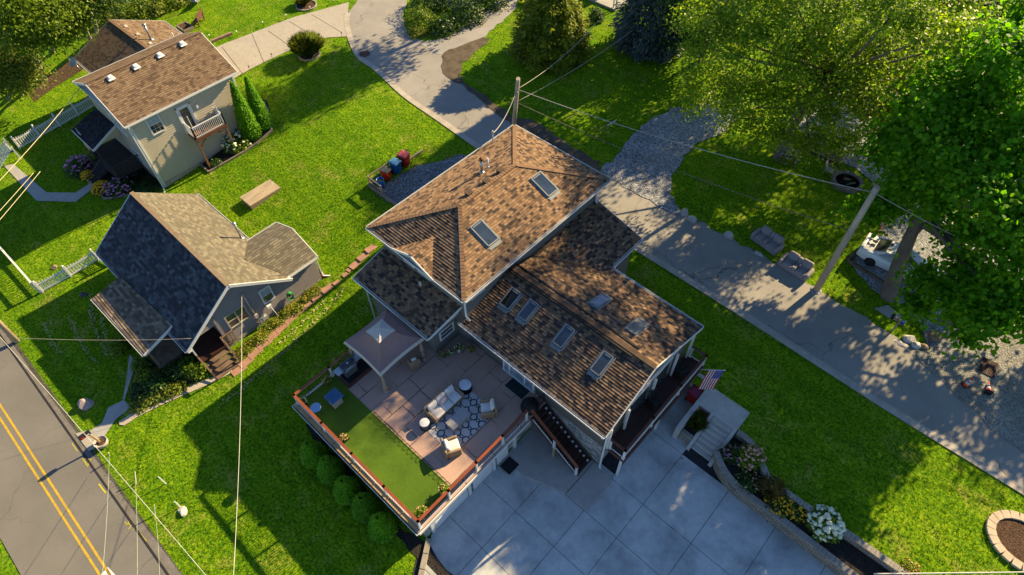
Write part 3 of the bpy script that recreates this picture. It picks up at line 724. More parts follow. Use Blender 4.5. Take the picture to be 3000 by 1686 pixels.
# vents and pipes on the upper roof
nL = Vector((-1.62,0,3.97)); LP0 = Vector((X0,0,ze))
for px in ((1466,504),(1425,535),(1374,570)):
    q = ray_plane(*px, LP0, nL); b = B(); b.cbox(q+Vector((0,0,.09)), .32, .36, .14); b.cbox(q+Vector((0,0,.18)), .4, .42, .04); b.build('roof_vent', M_CAPD, mh, bevel=.015)
q = ray_plane(1412,507, LP0, nL); b = B(); b.cyl(q, .09, q.z-.05, q.z+.95, 12); b.lathe((q.x,q.y,q.z), [(.2,-.03),(.12,.12)], 12); f_ = b.build('flue_pipe', M_STEEL, mh)
b = B(); b.lathe((q.x,q.y,q.z+.93), [(.12,0),(.13,.1),(.11,.2),(0,.26)], 12); b.build('flue_cap', mat('rusty_cap', (.22,.08,.035), .8, .5, 6), f_)
q = ray_plane(1430,491, LP0, nL); b = B(); b.cyl(q, .05, q.z-.05, q.z+.7, 10); b.lathe((q.x,q.y,q.z), [(.12,-.02),(.06,.08)], 10); b.build('vent_pipe', M_WHITE, mh)
b = B(); ms = P(1444, 420, 7.7); b.tube([(ms.x,ms.y,5.2),(ms.x,ms.y,8.55)], .045, 8); b.lathe((ms.x,ms.y,8.5), [(.08,0),(.09,.08),(.05,.17),(0,.2)], 8); b.build('service_mast', M_STEEL, mh)
MAST = (ms.x, ms.y, 8.45)
# front door, downspouts, house trim
b = B()
for x in (-13.2,-12.75,-11.6,-10.95): b.box(x-.05, x+.05, 13.22, 13.36, 2.5, 4.68)
b.box(-13.3,-10.85,13.22,13.36,4.55,4.72); b.box(-13.3,-10.85,13.2,13.36,2.5,2.58); dr = b.build('patio_door', M_WHITE, mh)
b = B(); b.box(-13.14,-12.81,13.3,13.34,2.6,4.52); b.box(-12.69,-11.66,13.3,13.34,2.6,4.52); b.box(-11.54,-11.01,13.3,13.34,2.6,4.52); b.build('pane', glass('door_glass', (.30,.36,.42), .1), dr)
b = B(); b.box(-9.4,-6.8,13.28,13.36,4.1,4.25); b.box(-9.4,-6.8,13.28,13.36,4.45,4.62); b.box(-9.4,-9.3,13.28,13.36,4.25,4.45); b.box(-6.9,-6.8,13.28,13.36,4.25,4.45)
wn = b.build('strip_window', M_WHITE, mh); b = B(); b.box(-9.3,-6.9,13.3,13.345,4.26,4.44); b.build('pane', G_DARK, wn)
for y in (13.4, 14.9, 17.3, 19.4, 21.0):
    b = B(); b.box(-5.93, -5.82, y-.06, y+.06, 2.5, 4.7); b.build('gable_trim_post', M_WHITE, mh)
for y0, y1 in ((15.0,17.2),(17.4,19.3)):
    b = B(); b.box(-6.1,-6.0,y0+.1,y1-.1,2.55,4.55); pd = b.build('porch_door', M_WHITE, mh); b = B(); b.box(-6.01,-5.98,y0+.2,y1-.2,2.65,4.45); b.build('pane', G_DARK, pd)
downspout(mh, (-5.95,12.68,4.9), (0,-1,0), 0, (.25,-.1), d=.56)
downspout(mh, (-15.4,13.0,7.5), (1,0,0), 5.45, (.3,0), d=.35)
downspout(mh, (-15.4,24.6,7.5), (1,0,0), 5.95, (.1,0), d=.35)
downspout(mh, (-22.9,10.75,4.9), (0,-1,0), .3, (0,-.25), d=.5)
downspout(mh, (-7.6,21.9,4.78), (0,1,0), 1.35, (0,.25), d=.65)
downspout(mh, (-12.1,21.95,4.9), (1,0,0), 1.4, (.25,0), d=.35)
# ================================================================ roof deck over the garage
def deck_material():
    k = N('deck_pavers'); p = k.pos()
    nz = k.n('TexNoise'); k.l(p, nz.inputs['Vector']); nz.inputs['Scale'].default_value = 2.2; nz.inputs['Detail'].default_value = 4
    sc_ = k.n('VectorMath', operation='SCALE'); k.l(nz.outputs['Color'], sc_.inputs[0]); sc_.inputs['Scale'].default_value = .10
    ad = k.n('VectorMath', operation='ADD'); k.l(p, ad.inputs[0]); k.l(sc_.outputs[0], ad.inputs[1])
    br = k.n('TexBrick'); k.l(k.mapv(ad.outputs[0], (1,1,1), (0,0,math.pi/2)), br.inputs['Vector'])
    br.inputs['Scale'].default_value = 1; br.inputs['Mortar Size'].default_value = .055; br.inputs['Mortar Smooth'].default_value = 1.0; br.inputs['Brick Width'].default_value = 2.1; br.inputs['Row Height'].default_value = 1.05
    br.offset = .37; br.squash = .62; br.squash_frequency = 3
    gate = k.ramp(k.noise(p, .5, 3), [(.38, .05), (.6, .95)])
    ln = k.math('MULTIPLY', br.outputs['Fac'], gate)
    base = k.mix(.6, (.42,.28,.225), k.ramp(k.noise(p, .7, 5), [(.3, (.31,.21,.175)), (.7, (.46,.31,.245))]))
    c = k.mix(ln, base, (.035,.03,.03))
    c = k.mix(.35, c, k.ramp(k.noise(p, 24, 3), [(.3, (.7,.7,.7)), (.7, (1.25,1.25,1.25))]), 'MULTIPLY')
    k.col(c); k.rough(.75); k.bump(k.noise(p, 30, 3), .008); return k.m
M_DECK = deck_material()
M_TURF = (lambda k: (k.col(k.mix(.6, k.ramp(k.noise(k.pos(), 22, 4, .75), [(.35, (.02,.055,.004)), (.65, (.11,.19,.008))]), k.ramp(k.noise(k.pos(), .9, 4), [(.3, (.045,.10,.006)), (.7, (.085,.16,.008))]))), k.rough(.9), k.bump(k.noise(k.pos(), 70, 2), .03, .8), k.m)[-1])(N('artificial_turf'))
M_MAT = mat('dark_mat', (.012,.016,.018), .8, .3, 5)
dk = thing('roof_deck', 'large paved roof deck with brown capped railing built over a garage', 'deck', (-15, 8.5, 0))
b = B(); b.box(-20.2, -10.32, 4.1, 13.3, -.3, 2.05); b.build('garage_wall', M_STV, dk)
b = B(); b.box(-20.35, -10.05, 3.78, 13.33, 2.1, 2.44); b.build('deck_frame', M_FASC, dk)
b = B(); b.box(-20.38, -10.02, 3.72, 13.34, 2.445, 2.5); b.build('deck_floor', M_DECK, dk)
b = B()
for i in range(9): b.box(-20.1+i*1.1, -19.04+i*1.1, 3.66, 3.98, 2.5, 2.535)
b.build('ledge_board', M_PINE, dk)
gutter(dk, (-20.38,3.7,2.44), (-10.0,3.7,2.44), (0,-1,0))
b = B(); b.box(-10.04, -9.98, 3.72, 11.95, 2.08, 2.3); b.build('fascia_board', M_WHITE, dk)
b = B(); b.box(-20.25, -10.3, 4.08, 6.35, 2.503, 2.53); b.box(-20.25,-19.0,6.35,6.55,2.503,2.53); b.build('turf', M_TURF, dk)
b = B(); b.box(-19.05, -18.85, 6.4, 8.4, 2.503, 2.56); b.box(-20.2,-18.9,6.42,6.56,2.503,2.575); b.build('curb_board', M_FASC, dk)
for y0, y1 in ((4.75, 7.15), (7.6, 9.05)):
    b = B(); b.box(-10.31, -10.25, y0, y1, 0.02, 2.0)
    gd_ = b.build('garage_door', M_WHITE, dk)
    for i in range(4):
        b = B(); n_ = 4 if y1-y0 > 2 else 2
        for j in range(n_): a = y0+.08+(y1-y0-.1)*j/n_; b.box(-10.252, -10.235, a, a+(y1-y0-.1)/n_-.08, .1+i*.48, .46+i*.48)
        b.build('door_panel', M_WHITE, gd_)
for y in (4.6, 7.3, 9.2, 10.9):
    b = B(); b.box(-10.33, -10.2, y-.1, y+.1, 0, 2.1); b.build('garage_post', M_WHITE, dk)
b = B(); b.box(-10.31,-10.24,9.45,10.35,.15,2.0); b.build('entry_door', M_WHITE, dk)
def rail_section(root, a, c, nb, balu=None, post0=True, post1=True, hz=1.0, cap=None, capw=.15, inset=.0):
    a, c = Vector(a), Vector(c); d = (c-a); L = d.length; u = d/L; up = Vector((0,0,1))
    for p, on in ((a, post0), (c, post1)):
        if on:
            b = B(); b.cbox(p+up*(hz/2-.06), .11, .11, hz+.02); b.cbox(p+up*.06, .16, .16, .1); b.cbox(p+up*(-.15), .13, .05, .3); b.build('rail_post', M_WHITE, root)
    b = B(); b.beam(a+up*.1+u*.06, c+up*.1-u*.06, .05, .06); b.build('bottom_rail', M_WHITE, root)
    b = B(); b.beam(a+up*(hz-.1)+u*.06, c+up*(hz-.1)-u*.06, .05, .06); b.build('top_rail', M_WHITE, root)
    b = B()
    for i in range(1, nb): p = a+d*(i/nb); b.beam(p+up*.13, p+up*(hz-.13), .022, .022)
    b.build('balusters', balu or M_BALU, root)
    b = B(); b.beam(a+up*(hz-.02)-u*.07, c+up*(hz-.02)+u*.07, capw, .04); b.build('handrail', cap or M_CEDAR, root)
zd = 2.5
L_ = [(-20.2,3.93),(-17.74,3.93),(-15.2,3.93),(-12.65,3.93),(-10.12,3.93)]
for i in range(4): rail_section(dk, (*L_[i],zd), (*L_[i+1],zd), 20, mat('pale_baluster', (.62,.64,.66), .5), True, i == 3)  # sunlit look of this rail's balusters is painted in as a pale tone
R_ = [(-10.12,3.93),(-10.12,5.94),(-10.12,7.9),(-10.12,9.86),(-10.12,11.75)]
for i in range(4): rail_section(dk, (*R_[i],zd), (*R_[i+1],zd), 15, None, False, True)
Q_ = [(-20.2,3.93),(-20.2,6.3),(-20.2,8.6),(-20.2,10.85)]
for i in range(3): rail_section(dk, (*Q_[i],zd), (*Q_[i+1],zd), 18, None, False, i < 2)
# stairs down to the driveway
st = thing('deck_stairs', 'dark wooden stairs with small step lights running down beside the stone wall', 'stairs', (-8.3, 12.6, .15))
n_ = 12; rise = (zd-.15)/n_; x_top = -9.95; run = .285
for i in range(n_):
    z = zd-rise*(i+.0)-.02; x = x_top+run*i
    b = B(); b.box(x, x+run+.02, 12.02, 13.18, z-.04, z); t_ = b.build('tread', M_DKWOOD, st, bevel=.006)
    b = B(); b.box(x+.11, x+.23, 12.95, 13.07, z, z+.018); b.build('step_light', M_WHITE, t_)
for y in (12.0, 13.2):
    b = B(); b.beam((x_top-.05,y,zd-.14), (x_top+run*n_,y,.16), .05, .26); b.build('stringer', M_FASC, st)
b = B()
for i in range(n_): z = zd-rise*i-.04; b.box(x_top+run*i-.02, x_top+run*i-.005, 12.03, 13.17, z-rise+.01, z)
b.build('riser', M_DKWOOD, st)
p0, p1, p2 = (x_top+.05,11.97,zd), (x_top+run*5.9,11.97,zd-rise*5.6), (x_top+run*11.6,11.97,.3)
rail_section(st, p0, p1, 12, None, False, True, capw=.16, cap=M_CEDAR); rail_section(st, p1, p2, 12, None, False, True, capw=.16)
b = B(); b.box(x_top+run*5.9-.05, x_top+run*5.9+.05, 11.93, 12.03, .15, 1.3); b.build('support_post', M_PINE, st)
# low iron gate and arched screen at the head of the stairs
ga = thing('iron_gate', 'small black iron gate with thin bars at the head of the stairs', 'gate', (-10.15, 12.8, zd))
b = B(); b.beam((-10.15,12.75,zd+.05),(-10.15,13.3,zd+.05),.03,.03); b.beam((-10.15,12.75,zd+.95),(-10.15,13.3,zd+.95),.03,.03)
for i in range(7): y = 12.76+i*.09; b.beam((-10.15,y,zd+.02),(-10.15,y,zd+.95),.016,.016)
b.build('gate_panel', M_BALU, ga)
b = B(); b.tube([(-10.15,12.74,zd),(-10.15,12.74,zd+1.0)], .025, 8); b.build('gate_post', M_BALU, ga)
fs = thing('arched_screen', 'black arched mesh screen standing by the deck stairs', 'screen', (-10.35, 12.4, zd))
b = B(); pr = [(-10.55+.6*math.sin(a)*0, 12.45+.5*math.cos(a), zd+.12+.62*math.sin(a)) for a in [math.pi*i/14 for i in range(15)]]
b.tube(pr, .025, 6); b.build('hoop', M_BALU, fs)
b = B()
for k in range(3): b.lathe((-10.5, 12.45, zd), [(.52,.0),(.52,.1),(.46,.34),(.32,.52),(.1,.6),(.0,.61)], 20) if k == 0 else None
b.build('dome', M_BLACK, fs)
# ================================================================ gable porch
po = thing('side_porch', 'narrow dark plank balcony with white posts along the gable end', 'balcony', (-5.7, 17.3, 0))
b = B()
for i in range(12): b.box(-6.05+i*.1, -5.955+i*.1, 13.45, 21.3, 2.46, 2.5)
b.build('porch_floor', M_DKWOOD, po)
b = B(); b.box(-6.06,-4.78,13.42,21.32,2.22,2.455); b.build('porch_frame', M_FASC, po)
pp = [(-5.75,13.5,zd),(-4.9,13.5,zd),(-4.9,16.0,zd),(-4.9,18.6,zd),(-4.9,21.2,zd),(-5.75,21.2,zd)]
for i in range(5): rail_section(po, pp[i], pp[i+1], 11 if i in (0, 4) else 20, None if i in (0,4) else mat('pale_baluster', (.6,.6,.6)), i == 0, True, cap=M_FASC)
for y in (13.6, 17.3, 21.1):
    b = B(); b.box(-5.05,-4.93,y-.07,y+.07,0,2.22); b.build('porch_column', M_WHITE, po)
def rocking_chair(label):
    t = thing('rocking_chair', label, 'chair', (0,0,0), 'dark chairs on the side porch')
    b = B(); b.rbox((0,0,.43), .52, .5, .05, .02); b.build('seat', M_BLACK, t)
    b = B()
    for i in range(5): b.cbox((-.21+i*.105, .27, .8), .075, .03, .75, rx=-.2)
    b.cbox((0,.34,1.16), .56, .035, .1, rx=-.2); b.cbox((0,.2,.48), .54, .035, .06, rx=-.2); b.build('backrest', M_BLACK, t)
    for s in (-1, 1):
        b = B(); b.tube([(s*.27,-.45,.07),(s*.27,-.2,.02),(s*.27,.15,.02),(s*.27,.5,.1)], .022, 6); b.build('rocker', M_BLACK, t)
        b = B(); b.beam((s*.27,-.25,.64),(s*.27,.3,.66), .07, .03); b.beam((s*.27,-.22,.02),(s*.27,-.22,.63), .035, .035, (1,0,0)); b.beam((s*.27,.22,.02),(s*.27,.26,.64), .035, .035, (1,0,0)); b.build('arm', M_BLACK, t)
    return t
rc = rocking_chair('dark slatted porch chair nearest the middle of the side balcony'); place(rc, (-5.5,17.2,zd), R(75))
dup(rc, (-5.5,19.8,zd), R(95), 'dark slatted porch chair in the far corner of the side balcony')
# ================================================================ gazebo on the deck
gz = thing('gazebo', 'square fabric gazebo with mauve canopy and beige vented top', 'gazebo', (-18.6, 9.25, zd))
M_MAUVE = mat('mauve_canopy', (.29,.18,.165), .85, .15, .8); M_BEIGEC = mat('beige_canopy', (.47,.43,.40), .85, .12, 1)
gx, gy = -18.62, 9.22
def canopy(cx, cy, h0, h1, z0, z1, m, name, valance, vm, sag=.16, sag_side=.1):
    n = 9; rings = []
    for i in range(n):
        t = i/(n-1); r = h0+(h1-h0)*t; z = z0+(z1-z0)*t - sag*math.sin(math.pi*t); ring = []
        for c in range(4):
            a0 = [(-1,-1),(1,-1),(1,1),(-1,1)][c]; a1 = [(-1,-1),(1,-1),(1,1),(-1,1)][(c+1) % 4]
            for k in range(8):
                s = k/8; x = a0[0]+(a1[0]-a0[0])*s; y = a0[1]+(a1[1]-a0[1])*s; bow = 1-sag_side*.5*math.sin(math.pi*s)*(1-t)
                ring.append((cx+x*r*bow, cy+y*r*bow, z - .10*math.sin(math.pi*s)*(1-t)*0 + .0))
        rings.append(ring)
    b = B(); L = 32; vs = sum(rings, []); b.add(vs, [(i*L+j, i*L+(j+1) % L, (i+1)*L+(j+1) % L, (i+1)*L+j) for i in range(n-1) for j in range(L)])
    o = b.build(name, m, gz)
    if valance:
        b = B(); vs = rings[0]+[(cx+(x-cx)*1.055, cy+(y-cy)*1.055, z-.2) for x, y, z in rings[0]]
        b.add(vs, [(L+j, L+(j+1) % L, (j+1) % L, j) for j in range(L)]); b.build('valance', vm, o)
    return o
canopy(gx, gy, 1.52, .46, 4.62, 5.42, M_MAUVE, 'canopy', True, M_BEIGEC)
canopy(gx, gy, .58, .01, 5.5, 5.83, M_BEIGEC, 'canopy_vent', False, None, .03, .12)
for sx, sy in ((-1,-1),(1,-1),(1,1),(-1,1)):
    x, y = gx+sx*1.42, gy+sy*1.42
    b = B(); b.cbox((x,y,3.55), .07, .07, 2.1); b.cbox((x,y,2.54), .16, .16, .05); b.build('leg', mat('tan_metal', (.36,.25,.17), .5, .15, 2), gz)
    b = B(); b.lathe((x+.03,y-.02,2.7), [(.05,1.8),(.08,1.2),(.12,.75),(.06,.6),(.16,.35),(.2,.02)], 9); b.build('tied_curtain', mat('curtain_fabric', (.30,.235,.18), .9, .2, 5), gz)
    b = B(); b.rbox((x+.05,y-.05,2.62), .34, .3, .2, .08); b.build('weight_bag', mat('weight_bag', (.42,.40,.42), .8, .5, 5), gz)
# ================================================================ deck furniture
M_WICKER = (lambda k: (k.col(k.ramp(k.noise(k.mapv(k.obj(), (3,3,14)), 9, 3), [(.3, (.15,.10,.06)), (.7, (.39,.28,.18))])), k.rough(.8), k.bump(k.noise(k.mapv(k.obj(), (3,3,14)), 12, 2), .02), k.m)[-1])(N('wicker'))
M_CUSH = mat('cream_cushion', (.60,.57,.55), .95, .08, 3, .01, 8); M_PILLOW = mat('patterned_pillow', (.55,.47,.47), .9, c2=(.22,.18,.24), scale=9)
def wicker_seat(name, label, cat, wid, n, group=None, dp=.95):
    t = thing(name, label, cat, (0,0,0), group)
    b = B(); b.rbox((0,-.02,.2), wid-.14, dp-.1, .3, .04); b.build('base', M_WICKER, t)
    b = B(); b.rbox((0,dp/2-.07,.42), wid, .14, .84, .05); b.build('backrest', M_WICKER, t)
    for s in (-1, 1): b = B(); b.rbox((s*(wid/2-.07),-.07,.31), .14, dp-.16, .62, .05); b.build('arm', M_WICKER, t)
    cw = (wid-.3)/n
    for i in range(n):
        x = -(wid-.3)/2+cw*(i+.5)
        b = B(); b.rbox((x,-.1,.43), cw-.015, dp-.24, .17, .05, puff=.03); b.build('seat_cushion', M_CUSH, t)
        b = B(); b.rbox((x,dp/2-.25,.69), cw-.03, .19, .5, .07, rx=-.22, puff=.02); b.build('back_cushion', M_CUSH, t)
    return t
# patterned rug
def rug_material():
    k = N('trellis_rug'); p = k.mapv(k.obj(), (1.6,1.6,1.6))
    sx = k.n('SeparateXYZ'); k.l(p, sx.inputs[0])
    a = k.math('ABSOLUTE', k.math('SINE', k.math('MULTIPLY', sx.outputs[0], math.pi)))
    l1 = k.math('SUBTRACT', k.math('FRACT', k.math('ADD', sx.outputs[1], k.math('MULTIPLY', a, .62))), .5)
    l2 = k.math('SUBTRACT', k.math('FRACT', k.math('SUBTRACT', sx.outputs[1], k.math('MULTIPLY', a, .62))), .5)
    m = k.math('MINIMUM', k.math('ABSOLUTE', l1), k.math('ABSOLUTE', l2))
    c2 = k.vor(k.mapv(p, (1,1,0)), 1, 'F1', rnd=0); ring = k.math('ABSOLUTE', k.math('SUBTRACT', c2, .3))
    m = k.math('MINIMUM', m, ring)
    k.col(k.ramp(m, [(.04, (.03,.045,.065)), (.065, (.46,.45,.45))])); k.rough(.95); return k.m
b = B(); b.box(-1.33, 1.33, -1.67, 1.67, 0, .012); rg = b.build('patio_rug', rug_material(), label='large white rug with dark trellis pattern under the patio furniture', cat='rug', loc=(0,0,0)); rg.location = (-13.0, 9.3, zd+.004)
sf = wicker_seat('patio_sofa', 'three seat wicker sofa with cream cushions on the patterned rug', 'sofa', 2.2, 3); place(sf, (-14.0, 9.3, zd), R(90))
b = B(); b.rbox((.25,.06,.66), .46, .14, .3, .05, rx=-.35, puff=.05); tp = b.build('throw_pillow', M_PILLOW, label='small patterned throw pillow in the middle of the wicker sofa', cat='pillow', loc=(.25,.06,.55)); place(tp, (-14.0-.02, 9.3+.0, zd+.56), R(90))
a1 = wicker_seat('wicker_armchair', 'wicker armchair with cream cushions facing the sofa beside the railing', 'armchair', .92, 1, 'wicker armchairs on the deck', .9); place(a1, (-12.0, 10.75, zd), R(-40))
dup(a1, (-11.9, 7.8, zd), R(153), 'wicker armchair with cream cushions at the sunlit end of the rug')
ct = thing('coffee_table', 'low slatted coffee table on the patterned rug before the sofa', 'table', (0,0,0))
b = B()
for i in range(8): b.box(-.31+i*.078, -.244+i*.078, -.66, .66, .4, .43)
b.build('slatted_top', mat('grey_slat', (.38,.36,.36), .7, .2, 2), ct); b = B(); b.box(-.29,.29,-.63,.63,.02,.385); b.build('base', mat('light_wicker', (.36,.32,.29), .85, .35, 12, .01, 30), ct)
place(ct, (-12.78, 9.18, zd))
def drum_table(label, r, h, solid):
    t = thing('side_table', label, 'table', (0,0,0), 'round side tables beside the wicker sofa')
    k = MATS.get('marble_top') or mat('marble_top', (.66,.66,.70), .3, c2=(.42,.42,.47), scale=2.2, spec=.5)
    b = B(); b.lathe((0,0,h-.04), [(r-.02,0),(r-.005,.035),(r-.03,.045),(0,.046)], 28); b.build('table_top', k, t)
    b = B(); b.lathe((0,0,h-.05), [(r-.01,0),(r+.012,.0),(r+.012,.045),(r-.01,.045)], 28); b.build('rim', M_BALU, t)
    if solid: b = B(); b.lathe((0,0,0), [(r-.05,.02),(r-.03,.1),(r-.03,h-.06)], 28); b.build('drum', mat('drum_dark', (.10,.10,.11), .5, .4, 6), t)
    else:
        for i in range(4): a = math.pi/2*i+.5; b = B(); b.beam((r*.85*math.cos(a),r*.85*math.sin(a),0),(r*.85*math.cos(a),r*.85*math.sin(a),h-.04),.025,.025,(1,0,0)); b.build('leg', M_BALU, t)
    b = B(); b.lathe((0,0,0), [(r-.03,.0),(r+.01,.0),(r+.01,.03),(r-.03,.03)], 28); b.build('base_ring', M_BALU, t)
    return t
place(drum_table('larger round marble topped side table at the shaded end of the sofa', .37, .52, False), (-13.93, 10.85, zd))
place(drum_table('smaller round drum table at the sunlit end of the sofa', .28, .5, True), (-13.92, 7.75, zd))
b = B(); b.box(-12.45,-11.15,12.5,13.18,zd+.004,zd+.02); b.build('doormat', mat('teal_mat', (.012,.035,.04), .95, .4, 8), label='dark green doormat before the white patio door', cat='doormat')
b = B(); b.box(-10.1,-9.35,9.5,10.3,.154,.168); b.build('doormat', M_MAT, label='black doormat on the concrete apron before the garage entry', cat='doormat')
# grill on its black mat
b = B(); b.box(-20.1,-18.88,6.6,8.9,zd+.004,zd+.014); b.build('grill_mat', M_MAT, label='black mat under the barbecue grill', cat='mat')
gr = thing('barbecue_grill', 'black and steel barbecue grill with side shelves by the railing', 'grill', (0,0,0))
b = B(); b.cbox((0,0,.42), .78, .5, .74); b.build('cabinet', M_STEEL, gr, bevel=.015)
b = B(); n = 8; vs = []
for i in range(n+1): a = math.pi*i/n; vs += [(-.41, .29*math.cos(a), .82+.3*math.sin(a)), (.41, .29*math.cos(a), .82+.3*math.sin(a))]
b.add(vs, [(2*i, 2*i+1, 2*i+3, 2*i+2) for i in range(n)]+[tuple(range(0, 2*n+2, 2))[::-1], tuple(range(1, 2*n+2, 2))]); b.build('lid', mat('grill_enamel', (.012,.02,.035), .25, spec=.6), gr)
b = B(); b.tube([(-.3,-.27,1.0),(-.3,-.36,1.0),(.3,-.36,1.0),(.3,-.27,1.0)], .02, 8); b.build('lid_handle', M_STEEL, gr)
b = B(); b.lathe((0,-.1,1.11), [(.05,0),(.05,.02),(0,.025)], 12); b.build('thermometer', M_WHITE, gr)
b = B(); b.cbox((0,-.3,.74), .8, .08, .16, rx=.3); b.build('control_panel', M_STEEL, gr)
for s in (-1, 1): b = B(); b.cbox((s*.62,0,.84), .42, .5, .04); b.build('side_shelf', M_STEEL, gr, bevel=.01)
for sx in (-.34,.34):
    for sy in (-.2,.2): b = B(); b.cyl((sx,sy), .04, 0, .06, 8); b.build('caster', M_BLACK, gr)
place(gr, (-19.65,7.15,zd+.014), R(90))
b = B(); b.rbox((0,0,.62), .38, 1.05, .06, .02); tb_=thing('steel_cart', 'pale steel shelf cart between the grill and the railing', 'cart', (0,0,0)); b.build('shelf', M_STEEL, tb_)
for sx in (-.15,.15):
    for sy in (-.45,.45): b = B(); b.beam((sx,sy,0),(sx,sy,.6),.035,.035,(1,0,0)); b.build('leg', M_STEEL, tb_)
place(tb_, (-20.0+.05,8.3,zd+.014))
# dining chair under the gazebo
dc = wicker_seat('dining_chair', 'woven dining chair half under the gazebo canopy', 'chair', .6, 1, None, .6); place(dc, (-17.2,9.95,zd), R(-105))
# blue square table and round mosaic table on the turf
M_BLUE = mat('blue_paint', (.05,.13,.27), .5, .2, 3)
bt = thing('square_table', 'square blue topped table on a wicker box on the turf', 'table', (0,0,0))
b = B(); b.rbox((0,0,.68), .78, .78, .05, .02); b.build('table_top', M_BLUE, bt)
b = B(); b.box(-.3,.3,-.3,.3,.705,.712); b.build('top_inlay', mat('blue_inlay', (.035,.10,.22), .4), bt)
b = B(); b.rbox((.04,-.02,.33), .6, .6, .63, .04); b.build('base', mat('light_wicker', (.36,.32,.29)), bt)
place(bt, (-18.68,5.4,zd+.03))
def mosaic():
    k = N('mosaic_top'); p = k.obj(); br = k.n('TexBrick'); k.l(p, br.inputs['Vector'])
    br.inputs['Color1'].default_value = (.10,.30,.55,1); br.inputs['Color2'].default_value = (.30,.50,.66,1); br.inputs['Mortar'].default_value = (.015,.05,.16,1)
    br.inputs['Scale'].default_value = 1; br.inputs['Mortar Size'].default_value = .009; br.inputs['Brick Width'].default_value = .085; br.inputs['Row Height'].default_value = .085; br.offset = 0
    k.col(br.outputs['Color']); k.rough(.3); return k.m
mt = thing('mosaic_table', 'small round table with blue mosaic tile top', 'table', (0,0,0))
b = B(); b.lathe((0,0,.66), [(.27,0),(.27,.03),(0,.031)], 28); b.build('table_top', mosaic(), mt)
b = B(); b.lathe((0,0,.655), [(.265,0),(.30,0),(.30,.05),(.265,.05)], 28); b.build('rim', mat('blue_rim', (.012,.05,.22), .4), mt)
for i in range(3): a = 2.1*i+.4; b = B(); b.beam((.24*math.cos(a),.24*math.sin(a),0),(.16*math.cos(a),.16*math.sin(a),.65),.025,.025,(1,0,0)); b.build('leg', M_BALU, mt)
place(mt, (-18.85,4.3,zd+.03))
# folding wire edging along the turf
ed = thing('wire_edging', 'low black wire garden edging between turf and pavers', 'garden edging', (-12,6.4,zd))
b = B()
for i in range(18): x = -16.6+i*.34; b.tube([(x,6.4,zd),(x,6.4,zd+.16),(x+.08,6.4,zd+.24),(x+.2,6.4,zd+.24),(x+.28,6.4,zd+.16),(x+.28,6.4,zd)], .012, 5)
b.tube([(-16.6,6.4,zd+.1),(-10.5,6.4,zd+.1)], .01, 5)
b.build('hoops', M_BALU, ed)
# ================================================================ concrete steps, landing and retaining walls beside the driveway
cs = thing('concrete_steps', 'concrete garden steps with side walls and landing beside the driveway', 'steps', (-2.3, 19.4, 0))
M_STEP = concrete_material('step_concrete', (.44,.42,.39), .5, (.55,.55,.55))
nst = 7; y0 = 17.7
for i in range(nst): b = B(); b.box(-2.78,-1.57,y0+i*.27,y0+i*.27+.34,i*.176-.02,(i+1)*.176); b.build('step', M_STEP, cs, bevel=.012)
for x in (-2.9,-1.46):
    b = B(); b.add([(x-.1,17.45,-.1),(x+.1,17.45,-.1),(x+.1,17.45,.3),(x-.1,17.45,.3),(x-.1,19.75,-.1),(x+.1,19.75,-.1),(x+.1,19.75,1.42),(x-.1,19.75,1.42)], [(0,1,2,3),(5,4,7,6),(3,2,6,7),(1,5,6,2),(4,0,3,7),(0,4,5,1)]); b.build('cheek_wall', M_STEP, cs)
b = B(); b.prism([(-3.75,19.59),(-1.36,19.59),(-1.36,21.1),(-4.05,21.1)], 1.05, 1.31); b.build('landing', concrete_material('landing_concrete', (.50,.46,.42), .5, (.6,.6,.6)), cs, bevel=.015)
b = B(); b.prism([(-4.0,17.55),(-3.72,17.55),(-3.78,21.4),(-4.05,21.4)], -.2, 1.33); b.prism([(-6.5,21.16),(-4.06,21.16),(-4.06,21.4),(-6.5,21.4)], -.2, 1.33); b.build('bin_bay_wall', M_STEP, cs)
for k, z in enumerate((.22,.44,.66)): b = B(); b.box(-3.7,-3.02,17.72+k*.05,17.98+k*.05,z-.22,z-.006); b.build('block_course', M_STONE, cs)
b = B(); b.box(-3.7,-3.02,17.98,19.5,-.1,.62); b.build('planter_soil', M_MULCH, cs)
def block_material():
    k = N('wall_block'); uv = k.uv(); br = k.n('TexBrick'); k.l(uv, br.inputs['Vector'])
    br.inputs['Color1'].default_value = (.34,.29,.23,1); br.inputs['Color2'].default_value = (.22,.19,.16,1); br.inputs['Mortar'].default_value = (.03,.03,.03,1)
    br.inputs['Scale'].default_value = 1; br.inputs['Mortar Size'].default_value = .012; br.inputs['Brick Width'].default_value = .3; br.inputs['Row Height'].default_value = .15
    k.col(k.mix(.5, br.outputs['Color'], k.ramp(k.noise(k.pos(), 8, 4), [(.3, (.6,.6,.6)), (.7, (1.25,1.2,1.15))]), 'MULTIPLY')); k.rough(.95)
    k.bump(k.math('SUBTRACT', k.noise(k.pos(), 14, 3), br.outputs['Fac']), .05); return k.m
M_BLOCK = block_material()
